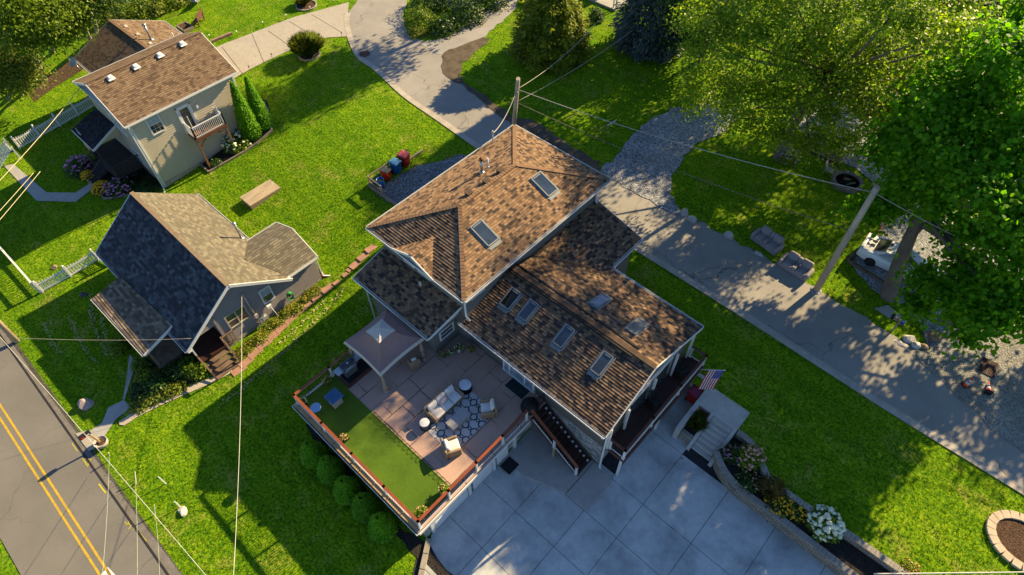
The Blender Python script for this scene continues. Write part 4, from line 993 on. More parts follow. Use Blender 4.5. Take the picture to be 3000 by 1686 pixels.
def block_wall(name, label, line, wd, z0, z1, nblk):
    t = thing(name, label, 'wall', (line[2][0], line[2][1], 0))
    Lf = offset_line(line, -wd/2); Lb = offset_line(line, wd/2); b = B()
    s = 0.0
    for i in range(len(line)-1):
        d = (Vector(Lf[i+1])-Vector(Lf[i])).length
        for q in (Lf, Lb):
            b.add([(*q[i],z0),(*q[i+1],z0),(*q[i+1],z1),(*q[i],z1)], [(0,1,2,3) if q is Lf else (3,2,1,0)], [[(s,z0),(s+d,z0),(s+d,z1),(s,z1)] if q is Lf else [(s,z1),(s+d,z1),(s+d,z0),(s,z0)]])
        s += d
    b.build('wall_face', M_BLOCK, t)
    # coping blocks laid along the top
    b = B(); acc = 0; dense = []
    for i in range(len(line)-1):
        a, c = Vector(line[i]), Vector(line[i+1]); L = (c-a).length; n = max(1, round(L/.2))
        for k in range(n): dense.append((a+(c-a)*((k+.5)/n), (c-a).normalized(), L/n))
    for p, d, l in dense:
        ang = math.atan2(d.y, d.x); b.cbox((p.x, p.y, z1+.045+random.uniform(-.006,.006)), l-.012, wd+.05, .09, ang)
    b.build('coping', M_STONE, t)
    return t
block_wall('retaining_wall', 'curved block retaining wall between the driveway and the flower bed', smooth_line(front_wall), .3, -.1, .82, 0)
block_wall('edging_wall', 'low block wall edging the lawn above the flower bed', smooth_line(back_wall), .28, .5, 1.2, 0)
# block kerb between driveway and shrub bed
b = B(); p, q = Vector((-10.15,4.15,0)), Vector((-3.2,-6.0,0)); n = 16
for i in range(n): a = p+(q-p)*(i/n)+Vector((0,0,.05)); c = p+(q-p)*((i+.96)/n)+Vector((0,0,.05)); b.beam(a, c, .28, .22+random.uniform(0,.02))
b.build('block_kerb', M_STONE, label='row of grey kerb blocks between the driveway and dark mulch', cat='kerb', bevel=.01)
# ================================================================ low grey cottage
M_SIDG = mat('mauve_siding', (.25,.225,.225), .8, .15, 1.5); M_SIDB = mat('cream_siding', (.50,.44,.32), .75, .12, 1.2)
M_FOUND = mat('rubble_foundation', (.30,.27,.23), .9, .5, 5, .05, 9); M_DARKROOM = mat('dark_recess', (.02,.02,.02), .9)
M_OLDWOOD = mat('old_grey_wood', (.17,.115,.085), .9, .5, 1.8, .012, 22)
gh = thing('grey_cottage', 'low grey cottage with steep tan shingled roof and lean-to porch roof', 'house', (-34, 5, 0))
ex0, ex1, rz_, ez, ry, eyl, eyh = -39.75, -28.0, 5.2, 2.5, 5.37, 1.5, 8.98
def rprism(b, x0, x1, y0, y1, zb, ztop, m_edge=.0):
    b.box(x0, x1, y0, y1, zb, ztop)
b = B(); b.box(-39.4,-30.3,2.1,8.7,-.3,2.45); b.box(-30.3,-28.42,3.75,8.7,-.3,2.45); b.box(-32.5,-28.75,8.7,11.0,-.3,2.5); b.build('wall', M_SIDG, gh)
b = B(); b.courses([(-28.42,3.75,.3),(-28.42,8.7,.3),(-28.42,8.7,2.85),(-28.42,ry,5.0),(-28.42,3.75,3.9)], .14, .022, (1,0,0))
b.courses([(-28.42,8.7,.4),(-28.42,11.0,.4),(-28.42,11.0,2.6),(-28.42,8.7,2.6)], .14, .022, (1,0,0)); b.build('siding', M_SIDG, gh)
b = B(); b.add([(-28.44,2.0,2.5),(-28.44,3.75,2.5),(-28.44,3.75,3.9),(-28.6,2.0,2.5),(-28.6,3.75,2.5),(-28.6,3.75,3.9)], [(0,1,2),(5,4,3),(0,2,5,3),(0,3,4,1)]); b.courses([(-28.44,2.0,2.5),(-28.44,3.75,2.5),(-28.44,3.75,3.9)], .14, .02, (1,0,0)); b.build('recess_gable', M_SIDG, gh)
b = B(); b.box(-39.45,-28.38,2.08,8.72,-.3,.28); b.box(-32.52,-28.38,8.72,11.04,-.3,.36); b.build('foundation', M_FOUND, gh)
W0, W1, W2, W3 = Vector((ex0,eyl,ez)), Vector((ex1,eyl,ez)), Vector((ex1,eyh,ez)), Vector((ex0,eyh,ez)); Q0, Q1 = Vector((ex0,ry,rz_)), Vector((ex1,ry,rz_))
b = B(); b.courses([W0,W1,Q1,Q0], .19, .02); b.build('front_slope', shingle('unlit_slope_shingles', [(0,(.030,.034,.045)),(.35,(.05,.056,.07)),(.7,(.07,.078,.095)),(.9,(.09,.10,.115))], .34, .19), gh)  # the slope's lack of sun is painted in as blue-black tones
b = B(); b.courses([W2,W3,Q0,Q1], .17, .02)
bz, br_, by = 2.6, 3.6, 11.2; slope = (rz_-ez)/(eyh-ry)
yb = lambda z: eyh-(z-ez)/slope
T0, T1, T2 = Vector((-32.85,by,bz)), Vector((-30.6,by,br_)), Vector((-28.25,by,bz)); U0, U1, U2 = Vector((-32.85,yb(bz),bz)), Vector((-30.6,yb(br_),br_)), Vector((-28.25,yb(bz),bz))
b.courses([U0,T0,T1,U1], .17, .02); b.courses([T2,U2,U1,T1], .17, .02); b.build('rear_slope', M_SHT, gh)
b = B(); b.add([(-32.5,11.02,2.4),(-28.6,11.02,2.4),(-30.6,11.02,3.4),(-32.5,10.9,2.4),(-28.6,10.9,2.4),(-30.6,10.9,3.4)], [(1,0,2),(3,4,5),(0,3,5,2),(4,1,2,5)]); b.build('rear_gable', M_SIDG, gh)
b = B(); capline(b, Q0, Q1, .26); b.build('ridge_cap', mat('tan_ridge', (.24,.18,.12), .9, .3, 3), gh)
for p, q, o in ((W1,Q1,.02),(Q1,W2,.02),(W0,Q0,-.02),(T2,T1,0),(T1,T0,0)):
    b = B(); v = Vector((o, .03 if o == 0 else 0, -.09)); b.beam(p+v, q+v, .05, .2); b.build('rake_board', M_WHITE, gh)
for y in (eyl+.14, eyh-.2, ry):
    b = B(); z = ez+(rz_-ez)*(1-abs(y-ry)/(ry-eyl))-.3; b.beam((-28.0,y,z+.05),(-28.45,y,z-.05), .28, .2); b.build('eave_return', M_WHITE, gh)
gutter(gh, W3, Vector((-32.9,eyh,ez)), (0,1,0)); gutter(gh, (-39.75,eyl,ez), (-36.4,eyl,ez), (0,-1,0)); gutter(gh, (-29.95,eyl,ez), W1, (0,-1,0)); gutter(gh, U0, T0, (-1,0,0)); gutter(gh, U2, T2, (1,0,0))
V0, V1, V2, V3 = Vector((-36.4,-.5,2.2)), Vector((-29.95,-.35,2.2)), Vector((-30.1,1.85,2.78)), Vector((-36.35,1.55,2.62))
b = B(); b.courses([V0,V1,V2,V3], .17, .025); b.build('porch_roof', shingle('porch_shingles', [(0,(.10,.08,.06)),(.3,(.15,.115,.085)),(.6,(.20,.155,.11)),(.85,(.25,.20,.14))], .34, .17), gh)
gutter(gh, V0, V1, (0,-1,0)); b = B(); b.beam(V1+Vector((.02,0,-.07)), V2+Vector((.02,0,-.07)), .04, .2); b.build('rake_board', M_WHITE, gh)
b = B(); b.slab([V0+Vector((.05,.05,-.05)), V1+Vector((-.05,.05,-.05)), V2+Vector((-.05,0,-.05)), V3+Vector((.05,0,-.05))], .12); b.build('porch_ceiling', M_WHITE, gh)
b = B(); b.box(-36.2,-30.0,-.2,2.1,-.3,.45); b.build('porch_base', M_OLDWOOD, gh)
for x in (-36.1,-33,-30.15): b = B(); b.box(x-.07,x+.07,-.17,-.03,.45,2.12); b.build('porch_post', M_OLDWOOD, gh)
# side entry deck and steps under the gable
b = B(); b.box(-30.28,-28.2,1.75,3.7,.5,.62); b.build('entry_deck', M_DKWOOD, gh)
b = B(); b.box(-30.29,-30.2,2.1,3.7,.62,2.45); b.build('entry_wall', mat('pale_panel', (.30,.31,.33), .7), gh)
for i in range(4): b = B(); b.box(-28.2+i*.33,-27.85+i*.33,1.85,3.45,.36-i*.13,.42-i*.13); b.build('entry_step', M_OLDWOOD, gh, bevel=.01)
for y in (1.8, 3.5): b = B(); b.beam((-29.6 if y < 2 else -28.4,y,1.35),(-26.9,y,.85 if y < 2 else .95), .09, .12); b.beam((-26.95,y,0),(-26.95,y,.9), .09, .09, (1,0,0)); b.beam((-28.3,y,.1),(-28.3,y,1.3), .09, .09, (1,0,0)); b.beam((-28.2,y,.5),(-26.95,y,.2), .05, .1); b.build('entry_handrail', M_OLDWOOD, gh)
b = B(); b.box(-28.34,-28.24,3.55,4.3,1.3,1.4); b.box(-28.34,-28.24,3.55,4.3,.45,.53)
for i in range(4): b.box(-28.31,-28.27,3.62+i*.19,3.67+i*.19,.5,1.32)
b.build('entry_balustrade', M_OLDWOOD, gh)
b = B(); b.box(-28.5,-28.36,3.65,3.8,.3,3.6); b.build('corner_board', mat('grey_trim', (.25,.23,.22), .7), gh)
window(gh, (-28.4,4.98,2.05), 1.35, 1.2, 0, 1, mat('tan_frame', (.40,.36,.29), .6), blind=0, mull=2); window(gh, (-28.4,7.2,2.18), .74, 1.25, 0, 1, blind=.55)
b = B(); b.tube([(-28.3,5.9,3.5),(-28.3,5.95,1.3)], .035, 8); b.cbox((-28.28,5.98,1.2), .15, .22, .3); b.tube([(-28.3,5.98,1.1),(-28.28,6.0,.3)], .03, 8); b.lathe((-28.25,5.88,3.45), [(.05,0),(.08,.1),(0,.18)], 8); b.build('service_mast', mat('grey_conduit', (.42,.38,.36), .6), gh)
b = B(); b.cbox((-28.2,6.95,1.35), .22, .3, .22); b.tube([(-28.15,7.0,1.3),(-28.0,7.15,.15)], .02, 6); b.build('meter_box', M_WHITE, gh)
b = B(); b.cbox((-28.2,6.35,.7), .2, .42, .3); b.tube([(-28.1,6.2,.3),(-28.1,6.2,.9),(-28.1,6.45,.95)], .03, 6); b.build('gas_meter', mat('meter_grey', (.40,.41,.42), .6), gh)
px_ = Vector((-33.3,8.7,2.6)); b = B(); b.cyl(px_, .075, 2.5, 4.1, 10); b.lathe((px_.x,px_.y,4.05), [(.09,0),(.13,.04),(.13,.12),(0,.17)], 10); b.lathe((px_.x,px_.y,2.62), [(.28,.02),(.1,.16)], 10); b.build('flue_pipe', M_STEEL, gh)
downspout(gh, (-28.4,11.15,2.5), (1,0,0), .3, (.3,.35), M_WHITE, .05)
downspout(gh, (-28.4,1.4,2.4), (0,-1,0), 0, (.3,-.1), M_WHITE, .4)
# hose reel hung on the wall
hr = thing('hose_reel', 'bright green hose coiled on the cottage wall', 'hose reel', (-28.2, 8.46, .8))
b = B(); M_HOSE = mat('green_hose', (.01,.30,.06), .4, .3, 9)
for k in range(5): b.tube([(-28.28+k*.035, 8.46+.2*math.cos(t), .95+.33*math.sin(t)) for t in [i*math.pi/10 for i in range(21)]], .022, 6, cap=False)
b.build('hose', M_HOSE, hr); b = B(); b.cbox((-28.3,8.46,.95), .1, .14, .2); b.build('bracket', M_BLACK, hr)
# ================================================================ beige two storey house
bh = thing('beige_house', 'two storey cream house with brown roof, white balcony and attached garage wing', 'house', (-49, 12.5, 0))
b = B(); b.box(-52.9,-45.36,8.45,16.85,-.2,6.2); b.build('wall', M_SIDB, bh)
b = B(); b.courses([(-45.34,8.45,.55),(-45.34,16.85,.75),(-45.34,16.85,6.2),(-45.34,8.45,6.2)], .19, .035, (1,0,0)); b.build('side_siding', M_SIDB, bh)
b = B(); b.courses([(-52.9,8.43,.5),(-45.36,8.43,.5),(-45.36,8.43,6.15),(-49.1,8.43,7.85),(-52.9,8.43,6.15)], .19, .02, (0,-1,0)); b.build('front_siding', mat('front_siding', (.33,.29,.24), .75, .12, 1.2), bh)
b = B(); b.add([(-52.9,16.85,6.15),(-45.36,16.85,6.15),(-49.1,16.85,7.85),(-52.9,8.47,6.15),(-45.36,8.47,6.15),(-49.1,8.47,7.85)], [(1,0,2),(3,4,5),(0,3,5,2),(4,1,2,5)]); b.build('attic_wall', M_SIDB, bh)
b = B(); b.box(-45.4,-45.3,8.42,16.88,-.2,.5); b.box(-52.92,-45.4,8.4,8.46,-.2,.48); b.build('foundation', mat('cream_foundation', (.48,.40,.28), .9), bh)
for y in (8.45, 16.82): b = B(); b.box(-45.42,-45.28,y-.07,y+.07,.1,6.2); b.build('corner_board', M_WHITE, bh)
e0, e1, f0, f1, h0, h1 = Vector((-45.0,8.05,6.3)), Vector((-45.0,17.2,6.3)), Vector((-53.2,8.05,6.3)), Vector((-53.2,17.2,6.3)), Vector((-49.1,8.05,8.0)), Vector((-49.1,17.2,8.0))
b = B(); b.courses([e1,e0,h0,h1], .17, .02); b.courses([f0,f1,h1,h0], .17, .02); b.build('roof', M_SHB, bh)
b = B(); capline(b, h0, h1, .25); b.build('ridge_cap', mat('beige_ridge', (.17,.11,.075), .9), bh)
for p, q in ((e0,h0),(h0,f0),(e1,h1),(h1,f1)): s = -.02 if p.y < 10 and q.y < 10 else .02; b = B(); b.beam(p+Vector((0,s,-.1)), q+Vector((0,s,-.1)), .05, .2); b.build('rake_board', M_WHITE, bh)
b = B(); b.box(-53.1,-45.08,8.1,17.15,6.12,6.2); b.build('soffit', M_WHITE, bh)
gutter(bh, e0, e1, (1,0,0)); gutter(bh, f0, f1, (-1,0,0))
nR = (e1-e0).cross(h0-e0); nR = nR if nR.z > 0 else -nR
for px in ((324,230),(398,197),(468,163),(534,130)):
    q = ray_plane(*px, e0, nR); b = B(); b.rbox(q+Vector((.02,0,.11)), .34, .36, .2, .06); b.cbox(q+Vector((.1,0,.02)), .55, .5, .03, rx=0); b.build('roof_vent', M_GUT, bh)
window(bh, (-45.3,10.05,5.3), .95, 1.5, 0, 1, blind=.5, grid=True)
b = B(); D0, D1, z0, z1 = 11.85, 12.85, 3.42, 5.55
b.box(-45.33,-45.22,D0-.1,D0+.02,z0,z1+.1); b.box(-45.33,-45.22,D1-.02,D1+.1,z0,z1+.1); b.box(-45.33,-45.22,D0-.1,D1+.1,z1,z1+.12); b.box(-45.32,-45.26,D0,D0+.16,z0,z1); b.box(-45.32,-45.26,D1-.16,D1,z0,z1); b.box(-45.32,-45.26,D0+.16,D1-.16,z0,z0+.25); b.box(-45.32,-45.26,D0+.16,D1-.16,z1-.15,z1)
bd = b.build('balcony_door', M_WHITE, bh); b = B(); b.box(-45.3,-45.28,D0+.16,D1-.16,z0+.25,z1-.15); b.build('pane', G_DARK, bd)
b = B(); b.cbox((-45.22,13.35,5.1), .14, .14, .3); b.build('wall_lamp', M_WHITE, bh)
# front windows (shaded side)
for c, w_, h_ in (((-48.4,8.4,4.6), 1.9, 1.2), ((-47.9,8.4,1.75), 1.5, 1.4)): window(bh, c, w_, h_, 1, -1, blind=0, mull=3)
b = B(); n = 20; b.add([(-49.1+.28*math.cos(2*math.pi*i/n), 8.37, 6.9+.36*math.sin(2*math.pi*i/n)) for i in range(n)], [tuple(range(n))]); b.add([(-49.1+.22*math.cos(2*math.pi*i/n), 8.355, 6.9+.3*math.sin(2*math.pi*i/n)) for i in range(n)], [tuple(range(n))]); b.build('oval_vent', M_WHITE, bh)
downspout(bh, (-44.9,8.25,6.2), (1,0,0), .15, (.5,-.2), M_WHITE, .28)
# balcony
bf = 3.4; b = B(); b.box(-45.3,-44.1,11.85,14.5,bf-.28,bf-.03); b.build('balcony_frame', mat('brown_stain', (.16,.065,.04), .8, .3, 2), bh)
b = B()
for i in range(8): b.box(-45.28+i*.15,-45.145+i*.15,11.85,14.5,bf-.03,bf)
b.build('balcony_floor', mat('brown_stain', (.16,.065,.04)), bh)
def white_rail(root, a, c, n, hz=.95, name='balcony_railing'):
    a, c = Vector(a), Vector(c); d = c-a; up = Vector((0,0,1)); b = B()
    b.beam(a+up*hz, c+up*hz, .06, .07); b.beam(a+up*.1, c+up*.1, .05, .06)
    for i in range(n+1): p = a+d*(i/n); k = .09 if i in (0, n) else .035; b.beam(p, p+up*(hz+(.04 if k > .05 else 0)), k, k, (1,0,0))
    return b.build(name, M_WHITE, root)
white_rail(bh, (-45.2,11.9,bf), (-44.15,11.9,bf), 8); white_rail(bh, (-44.15,11.9,bf), (-44.15,14.45,bf), 18); white_rail(bh, (-44.15,14.45,bf), (-45.2,14.45,bf), 8)
for y, zb in ((11.9,.35),(14.4,.55)): b = B(); b.beam((-44.2,y,zb-.2),(-44.2,y,bf-.28), .15, .15, (1,0,0)); b.beam((-44.2,y+(.75 if y < 13 else -.75),bf-.3),(-44.2,y,bf-1.0), .09, .09); b.build('balcony_post', mat('brown_wood', (.20,.10,.06), .8, .3, 2), bh)
for y in (12.05, 14.3): b = B(); b.beam((-44.17,y,bf+.9),(-44.17,y,bf+2.0), .05, .05, (1,0,0)); b.build('light_pole', M_WHITE, bh)
# porch with dark roof
M_DPOR = mat('porch_stain', (.055,.045,.042), .85, .4, 2)
p0, p1, p2, p3 = Vector((-53.1,6.05,3.05)), Vector((-49.4,6.05,3.05)), Vector((-49.75,8.4,3.85)), Vector((-53.0,8.4,3.85))
b = B(); b.courses([p0,p1,p2,p3], .16, .018); b.build('porch_roof', M_SHD, bh)
b = B(); b.beam(p1+Vector((.02,0,-.08)), p2+Vector((.02,0,-.08)), .05, .18); b.build('rake_board', M_WHITE, bh); b = B(); b.beam(p0+Vector((0,-.02,-.08)), p1+Vector((0,-.02,-.08)), .05, .14); b.build('porch_fascia', M_WHITE, bh)
b = B(); b.add([(-49.8,6.3,2.9),(-49.8,8.4,2.9),(-49.8,8.4,3.65),(-49.9,6.3,2.9),(-49.9,8.4,2.9),(-49.9,8.4,3.65)], [(0,1,2),(5,4,3),(0,2,5,3),(1,0,3,4)]); b.build('porch_gable', M_SIDB, bh)
b = B(); b.box(-52.8,-48.0,6.2,8.4,.75,.95); b.build('porch_floor', M_DPOR, bh)
for x, y in ((-52.7,6.3),(-49.75,6.3),(-48.05,6.3)): b = B(); b.box(x-.07,x+.07,y-.07,y+.07,0,2.95 if x < -49 else 1.95); b.build('porch_post', M_DPOR, bh)
def dark_rail(a, c, n):
    a, c = Vector(a), Vector(c); up = Vector((0,0,1)); b = B(); b.beam(a+up*.95, c+up*.95, .12, .06); b.beam(a+up*.15, c+up*.15, .05, .06)
    for i in range(n): p = a+(c-a)*((i+.5)/n); b.beam(p+up*.1, p+up*.95, .05, .04, (1,0,0))
    b.build('porch_railing', M_DPOR, bh)
dark_rail((-49.7,6.25,.95), (-48.05,6.25,.95), 10); dark_rail((-48.05,6.25,.95), (-48.05,8.35,.95), 12); dark_rail((-52.7,6.25,.95), (-51.4,6.25,.95), 8)
for i in range(5): b = B(); b.box(-51.3,-49.85,6.15-.3*(i+1),6.2-.3*i,.72-.17*i,.78-.17*i); b.build('porch_step', M_DPOR, bh)
for x in (-51.35,-49.8): b = B(); b.beam((x,6.2,1.8),(x,4.75,.95), .12, .07); b.beam((x,4.75,-.05),(x,4.75,.95), .1, .1, (1,0,0)); b.beam((x,6.2,.7),(x,4.75,.1), .05, .2); b.build('stair_rail', M_DPOR, bh)
# garage wing
b = B(); b.box(-60.0,-53.0,10.7,17.9,.3,4.25); b.build('garage_wall', M_SIDB, bh)
k0, k1, k2, k3, r0, r1 = Vector((-60.45,10.25,4.3)), Vector((-53.25,10.25,4.3)), Vector((-53.25,18.35,4.3)), Vector((-60.45,18.35,4.3)), Vector((-60.45,14.3,6.05)), Vector((-52.4,14.3,6.05))
b = B(); b.courses([k0,k1,r1,r0], .17, .022); b.courses([k2,k3,r0,r1], .17, .02); b.build('garage_roof', M_SHB, bh)
b = B(); capline(b, r0, r1, .25); b.build('garage_ridge_cap', mat('beige_ridge', (.17,.11,.075)), bh)
for p, q in ((k0,r0),(r0,k3)): b = B(); b.beam(p+Vector((-.02,0,-.09)), q+Vector((-.02,0,-.09)), .05, .18); b.build('rake_board', M_WHITE, bh)
gutter(bh, k0, k1, (0,-1,0)); gutter(bh, k3, k2, (0,1,0))
nG = (k2-k3).cross(r0-k3); nG = nG if nG.z > 0 else -nG
for px in ((369,81),(404,104),(441,131)): q = ray_plane(*px, k3, nG); b = B(); b.rbox(q+Vector((0,0,.08)), .36, .3, .16, .05); b.build('roof_vent', mat('pale_vent', (.50,.45,.40), .7), bh)
q = ray_plane(444,118, k3, nG); b = B(); b.cyl(q, .09, q.z-.1, q.z+1.3, 10); b.lathe((q.x,q.y,q.z+1.25), [(.1,0),(.17,.06),(.17,.16),(0,.2)], 10); b.lathe((q.x,q.y,q.z), [(.3,-.05),(.1,.14)], 10); b.build('flue_pipe', M_STEEL, bh)
q = ray_plane(511,114, k3, nG); b = B(); b.cyl(q, .05, q.z-.1, q.z+.55, 8); b.build('vent_pipe', M_WHITE, bh)
sdn = thing('satellite_dish', 'grey satellite dish on a bent arm at the garage eave', 'satellite dish', (-57.5,10.2,4.3))
q = P(213, 182, 5.0); b = B(); nn = Vector((.2,-.75,.6)).normalized(); tt = nn.orthogonal().normalized(); ee = nn.cross(tt); vs = [q+nn*(-.1)]
for k in range(1, 5):
    for j in range(18): a = 2*math.pi*j/18; r = .42*k/4; vs.append(q+(tt*math.cos(a)+ee*math.sin(a)*.9)*r+nn*(-.1+.1*(k/4)**2))
fs = [(0,1+j,1+(j+1) % 18) for j in range(18)]+[(1+(k-1)*18+j, 1+k*18+j, 1+k*18+(j+1) % 18, 1+(k-1)*18+(j+1) % 18) for k in range(1,4) for j in range(18)]
b.add(vs, fs, smooth=True); b.build('dish', mat('dish_grey', (.30,.34,.38), .4), sdn)
e = P(236,205,4.4); b = B(); b.tube([q+nn*-.12, q+Vector((.3,.1,-.35)), e], .025, 6); b.tube([q+nn*-.1-ee*.2, q+nn*.35-ee*.35], .015, 6); b.build('arm', M_STEEL, sdn)
# flags
def flag_mesh(name, root, org, udir, vdir, wid, hgt, wave):
    # stripes run along the fly (udir); union at the hoist end, thirteen stripes, staggered stars
    nu, nv = 20, 13; u = Vector(udir).normalized(); v = Vector(vdir).normalized(); n = u.cross(v)
    red, white, blue = mat('flag_red', (.45,.008,.025), .8), mat('flag_white', (.66,.64,.66), .8), mat('flag_blue', (.008,.02,.20), .8)
    f = lambda a, c: Vector(org)+u*(a*wid)+v*(c*hgt)+n*(wave*math.sin(a*7+c*2.2)*(.3+.7*a))
    b = B()
    for j in range(nv):
        for i in range(nu):
            union = i < 8 and j < 7; b.cur = 2 if union else (0 if j % 2 == 0 else 1)
            b.add([f(i/nu,j/nv), f((i+1)/nu,j/nv), f((i+1)/nu,(j+1)/nv), f(i/nu,(j+1)/nv)], [(0,1,2,3)], smooth=True)
    b.cur = 1
    for r in range(9):
        for c in range(6 if r % 2 == 0 else 5):
            a = (.02+.4*(c+(.5 if r % 2 == 0 else 1.0))/6.2); d = (7/13)*(r+.7)/9.4
            for s in (-.004, .004):
                q = f(a,d)+n*s; st_ = []
                for k in range(10): ang = math.pi*k/5; rad = (.026 if k % 2 == 0 else .011)*wid/1.5; st_.append(q+u*(rad*math.sin(ang))-v*(rad*math.cos(ang)))
                b.add(st_, [tuple(range(10))])
    return b.build('flag_cloth', [red, white, blue], root)
fl = thing('porch_flag', 'striped flag with starred blue corner hanging from the dark porch post', 'flag', (-51.3,5.9,1.7), 'flags hung from house porches')
tip = P(222, 378, 3.6); base = P(268, 432, 2.2); b = B(); b.tube([base, tip], .02, 8); b.lathe(tuple(tip), [(.02,0),(.04,.04),(0,.08)], 8); b.build('flag_pole', M_WHITE, fl)
dv = (base-tip); flag_mesh('flag', fl, tip+dv*.03, (.05,-.1,-1), dv.normalized(), 1.25, .8, .07)
fr_ = thing('balcony_flag', 'large striped flag with starred blue corner hanging off the side balcony', 'flag', (-4.3,20.6,3.6), 'flags hung from house porches')
tip = P(2122,1086,4.2); base = P(2052,1083,3.4); b = B(); b.tube([base, tip], .018, 8); b.lathe(tuple(tip), [(.02,-.02),(.05,.03),(0,.08)], 8); b.build('flag_pole', M_WHITE, fr_)
flag_mesh('flag', fr_, tip-Vector((0,0,.03)), (.02,-.42,-.9), (base-tip).normalized(), 1.45, .92, .06)
# ================================================================ bins and their timber pen
def wheelie_bin(name, label, body, lid, k=1.0, lidflat=False):
    t = thing(name, label, 'bin', (0,0,0), None)
    b = B(); w0, d0, w1, d1, h = .46*k, .52*k, .6*k, .7*k, .98*k
    vs = []
    for w_, d_, z in ((w0,d0,.08*k),(w0+.02,d0+.03,.2*k),(w1-.04,d1-.06,h*.86),(w1,d1,h*.9),(w1,d1,h)):
        vs += [(-w_/2,-d_/2,z),(w_/2,-d_/2,z),(w_/2,d_/2,z),(-w_/2,d_/2,z)]
    fs = [(i*4+j, i*4+(j+1) % 4, i*4+4+(j+1) % 4, i*4+4+j) for i in range(4) for j in range(4)]+[(3,2,1,0)]
    b.add(vs, fs); b.cbox((0,-d1/2-.0,.55*k), .3*k, .05, .12*k); b.cbox((0,-d0/2-.06*k,.3*k), .2*k, .04, .3*k); b.build('body', body, t, bevel=.02*k)
    b = B(); b.rbox((0,-.01,h+.04*k), w1+.05, d1+.08, .08*k, .035, puff=.02); b.build('lid', lid, t, bevel=.01)
    b = B(); b.tube([(-w1*.42,d1/2+.09,h-.06),(w1*.42,d1/2+.09,h-.06)], .018, 6)
    for s in (-1,1): b.beam((s*w1*.4,d1/2,h-.05),(s*w1*.4,d1/2+.1,h-.06),.03,.05)
    b.build('handle', body, t)
    for s in (-1, 1): b = B(); b.tube([(s*w0*.5,d0/2-.02,.12*k),(s*(w0*.5+.07),d0/2-.02,.12*k)], .12*k, 12); b.build('wheel', M_BLACK, t)
    return t
M_RBIN = mat('red_bin', (.38,.020,.018), .5, .15, 3, spec=.3); M_RLID = mat('faded_red_lid', (.45,.085,.095), .6, .15, 3); M_BBIN = mat('blue_bin', (.012,.10,.30), .45, .15, 3); M_BLID = mat('faded_blue_lid', (.10,.27,.44), .5, .2, 3); M_OBIN = mat('orange_red_bin', (.55,.035,.012), .5, .1, 3)
x, y, z = G(1190,493); place(wheelie_bin('wheelie_bin', 'large faded red wheelie bin at the open end of the bin pad', M_RBIN, M_RLID, 1.1), (x-.25, y+.15, z+.03), R(100))
x, y, z = G(1164,512); place(wheelie_bin('wheelie_bin', 'blue wheelie bin with pale lid between two red bins', M_BBIN, M_BLID, 1.05), (x-.2, y+.15, z+.03), R(98))
x, y, z = G(1136,531); place(wheelie_bin('wheelie_bin', 'narrow orange red bin with grey lid beside the blue barrel', M_OBIN, mat('grey_lid', (.05,.06,.065), .5), .92), (x-.15, y+.1, z+.03), R(102))
place(wheelie_bin('wheelie_bin', 'dark red wheelie bin alone in the concrete bay below the side balcony', M_RBIN, mat('plum_lid', (.26,.035,.07), .6), 1.1), (-4.42, 20.35, .0), R(176))
br = thing('blue_barrel', 'blue plastic barrel full of green cuttings at the corner of the timber pen', 'barrel', tuple(G(1118,549)))
o = Vector(ORIG[br.name]); b = B(); b.lathe(o, [(.24,.02),(.29,.1),(.29,.28),(.305,.32),(.29,.36),(.29,.62),(.30,.78),(.28,.78),(.26,.6)], 20); b.build('drum', mat('barrel_blue', (.012,.12,.42), .45), br)
b = B(); b.lathe(o, [(.262,.58),(.2,.66),(.1,.7),(0,.72)], 14); b.build('cuttings', mat('cuttings', (.07,.09,.02), .95, .6, 14, .05, 20), br)
pe = thing('timber_pen', 'weathered timber rail pen around the gravel bin pad', 'fence', (-32.3, 19, 1.1))
zz = 1.12
for (x, y) in ((-32.35,18.8),(-32.35,20.7),(-32.3,22.6),(-30.9,18.75)): b = B(); b.beam((x,y,zz-.4),(x,y,zz+1.0), .1, .1, (1,0,0)); b.build('post', M_RAWWOOD, pe)
for z in (.5,.95): 
    b = B(); b.beam((-32.35,18.75,zz+z),(-32.3,22.8,zz+z+.18), .05, .14); b.build('rail', M_RAWWOOD, pe)
    b = B(); b.beam((-32.4,18.75,zz+z),(-30.8,18.72,zz+z), .05, .13); b.build('rail', M_RAWWOOD, pe)
b = B(); b.beam((-32.45,18.7,zz+.02),(-28.6,18.75,zz+.05), .18, .24); b.build('base_timber', M_RAWWOOD, pe); b = B(); b.beam((-32.4,18.85,zz+.05),(-32.1,24.0,zz+.35), .16, .2); b.build('base_timber', M_RAWWOOD, pe)
# timber platform on the lawn
pl = thing('timber_platform', 'low weathered board platform lying on the sunny lawn', 'platform', (-38.4,12.85,.4))
b = B()
for i in range(7): b.box(-39.12+i*.205,-38.925+i*.205,11.5,14.2,.78,.82)
b.build('deck_boards', mat('top_board', (.42,.34,.24), .85, .45, 1.5, .01, 15, stretch=(4,.5,1)), pl)  # top boards paler than the frame below
b = B(); b.box(-39.1,-37.7,11.53,14.17,.3,.775); b.build('frame', mat('frame_board', (.27,.215,.15), .9, .3, 2), pl)
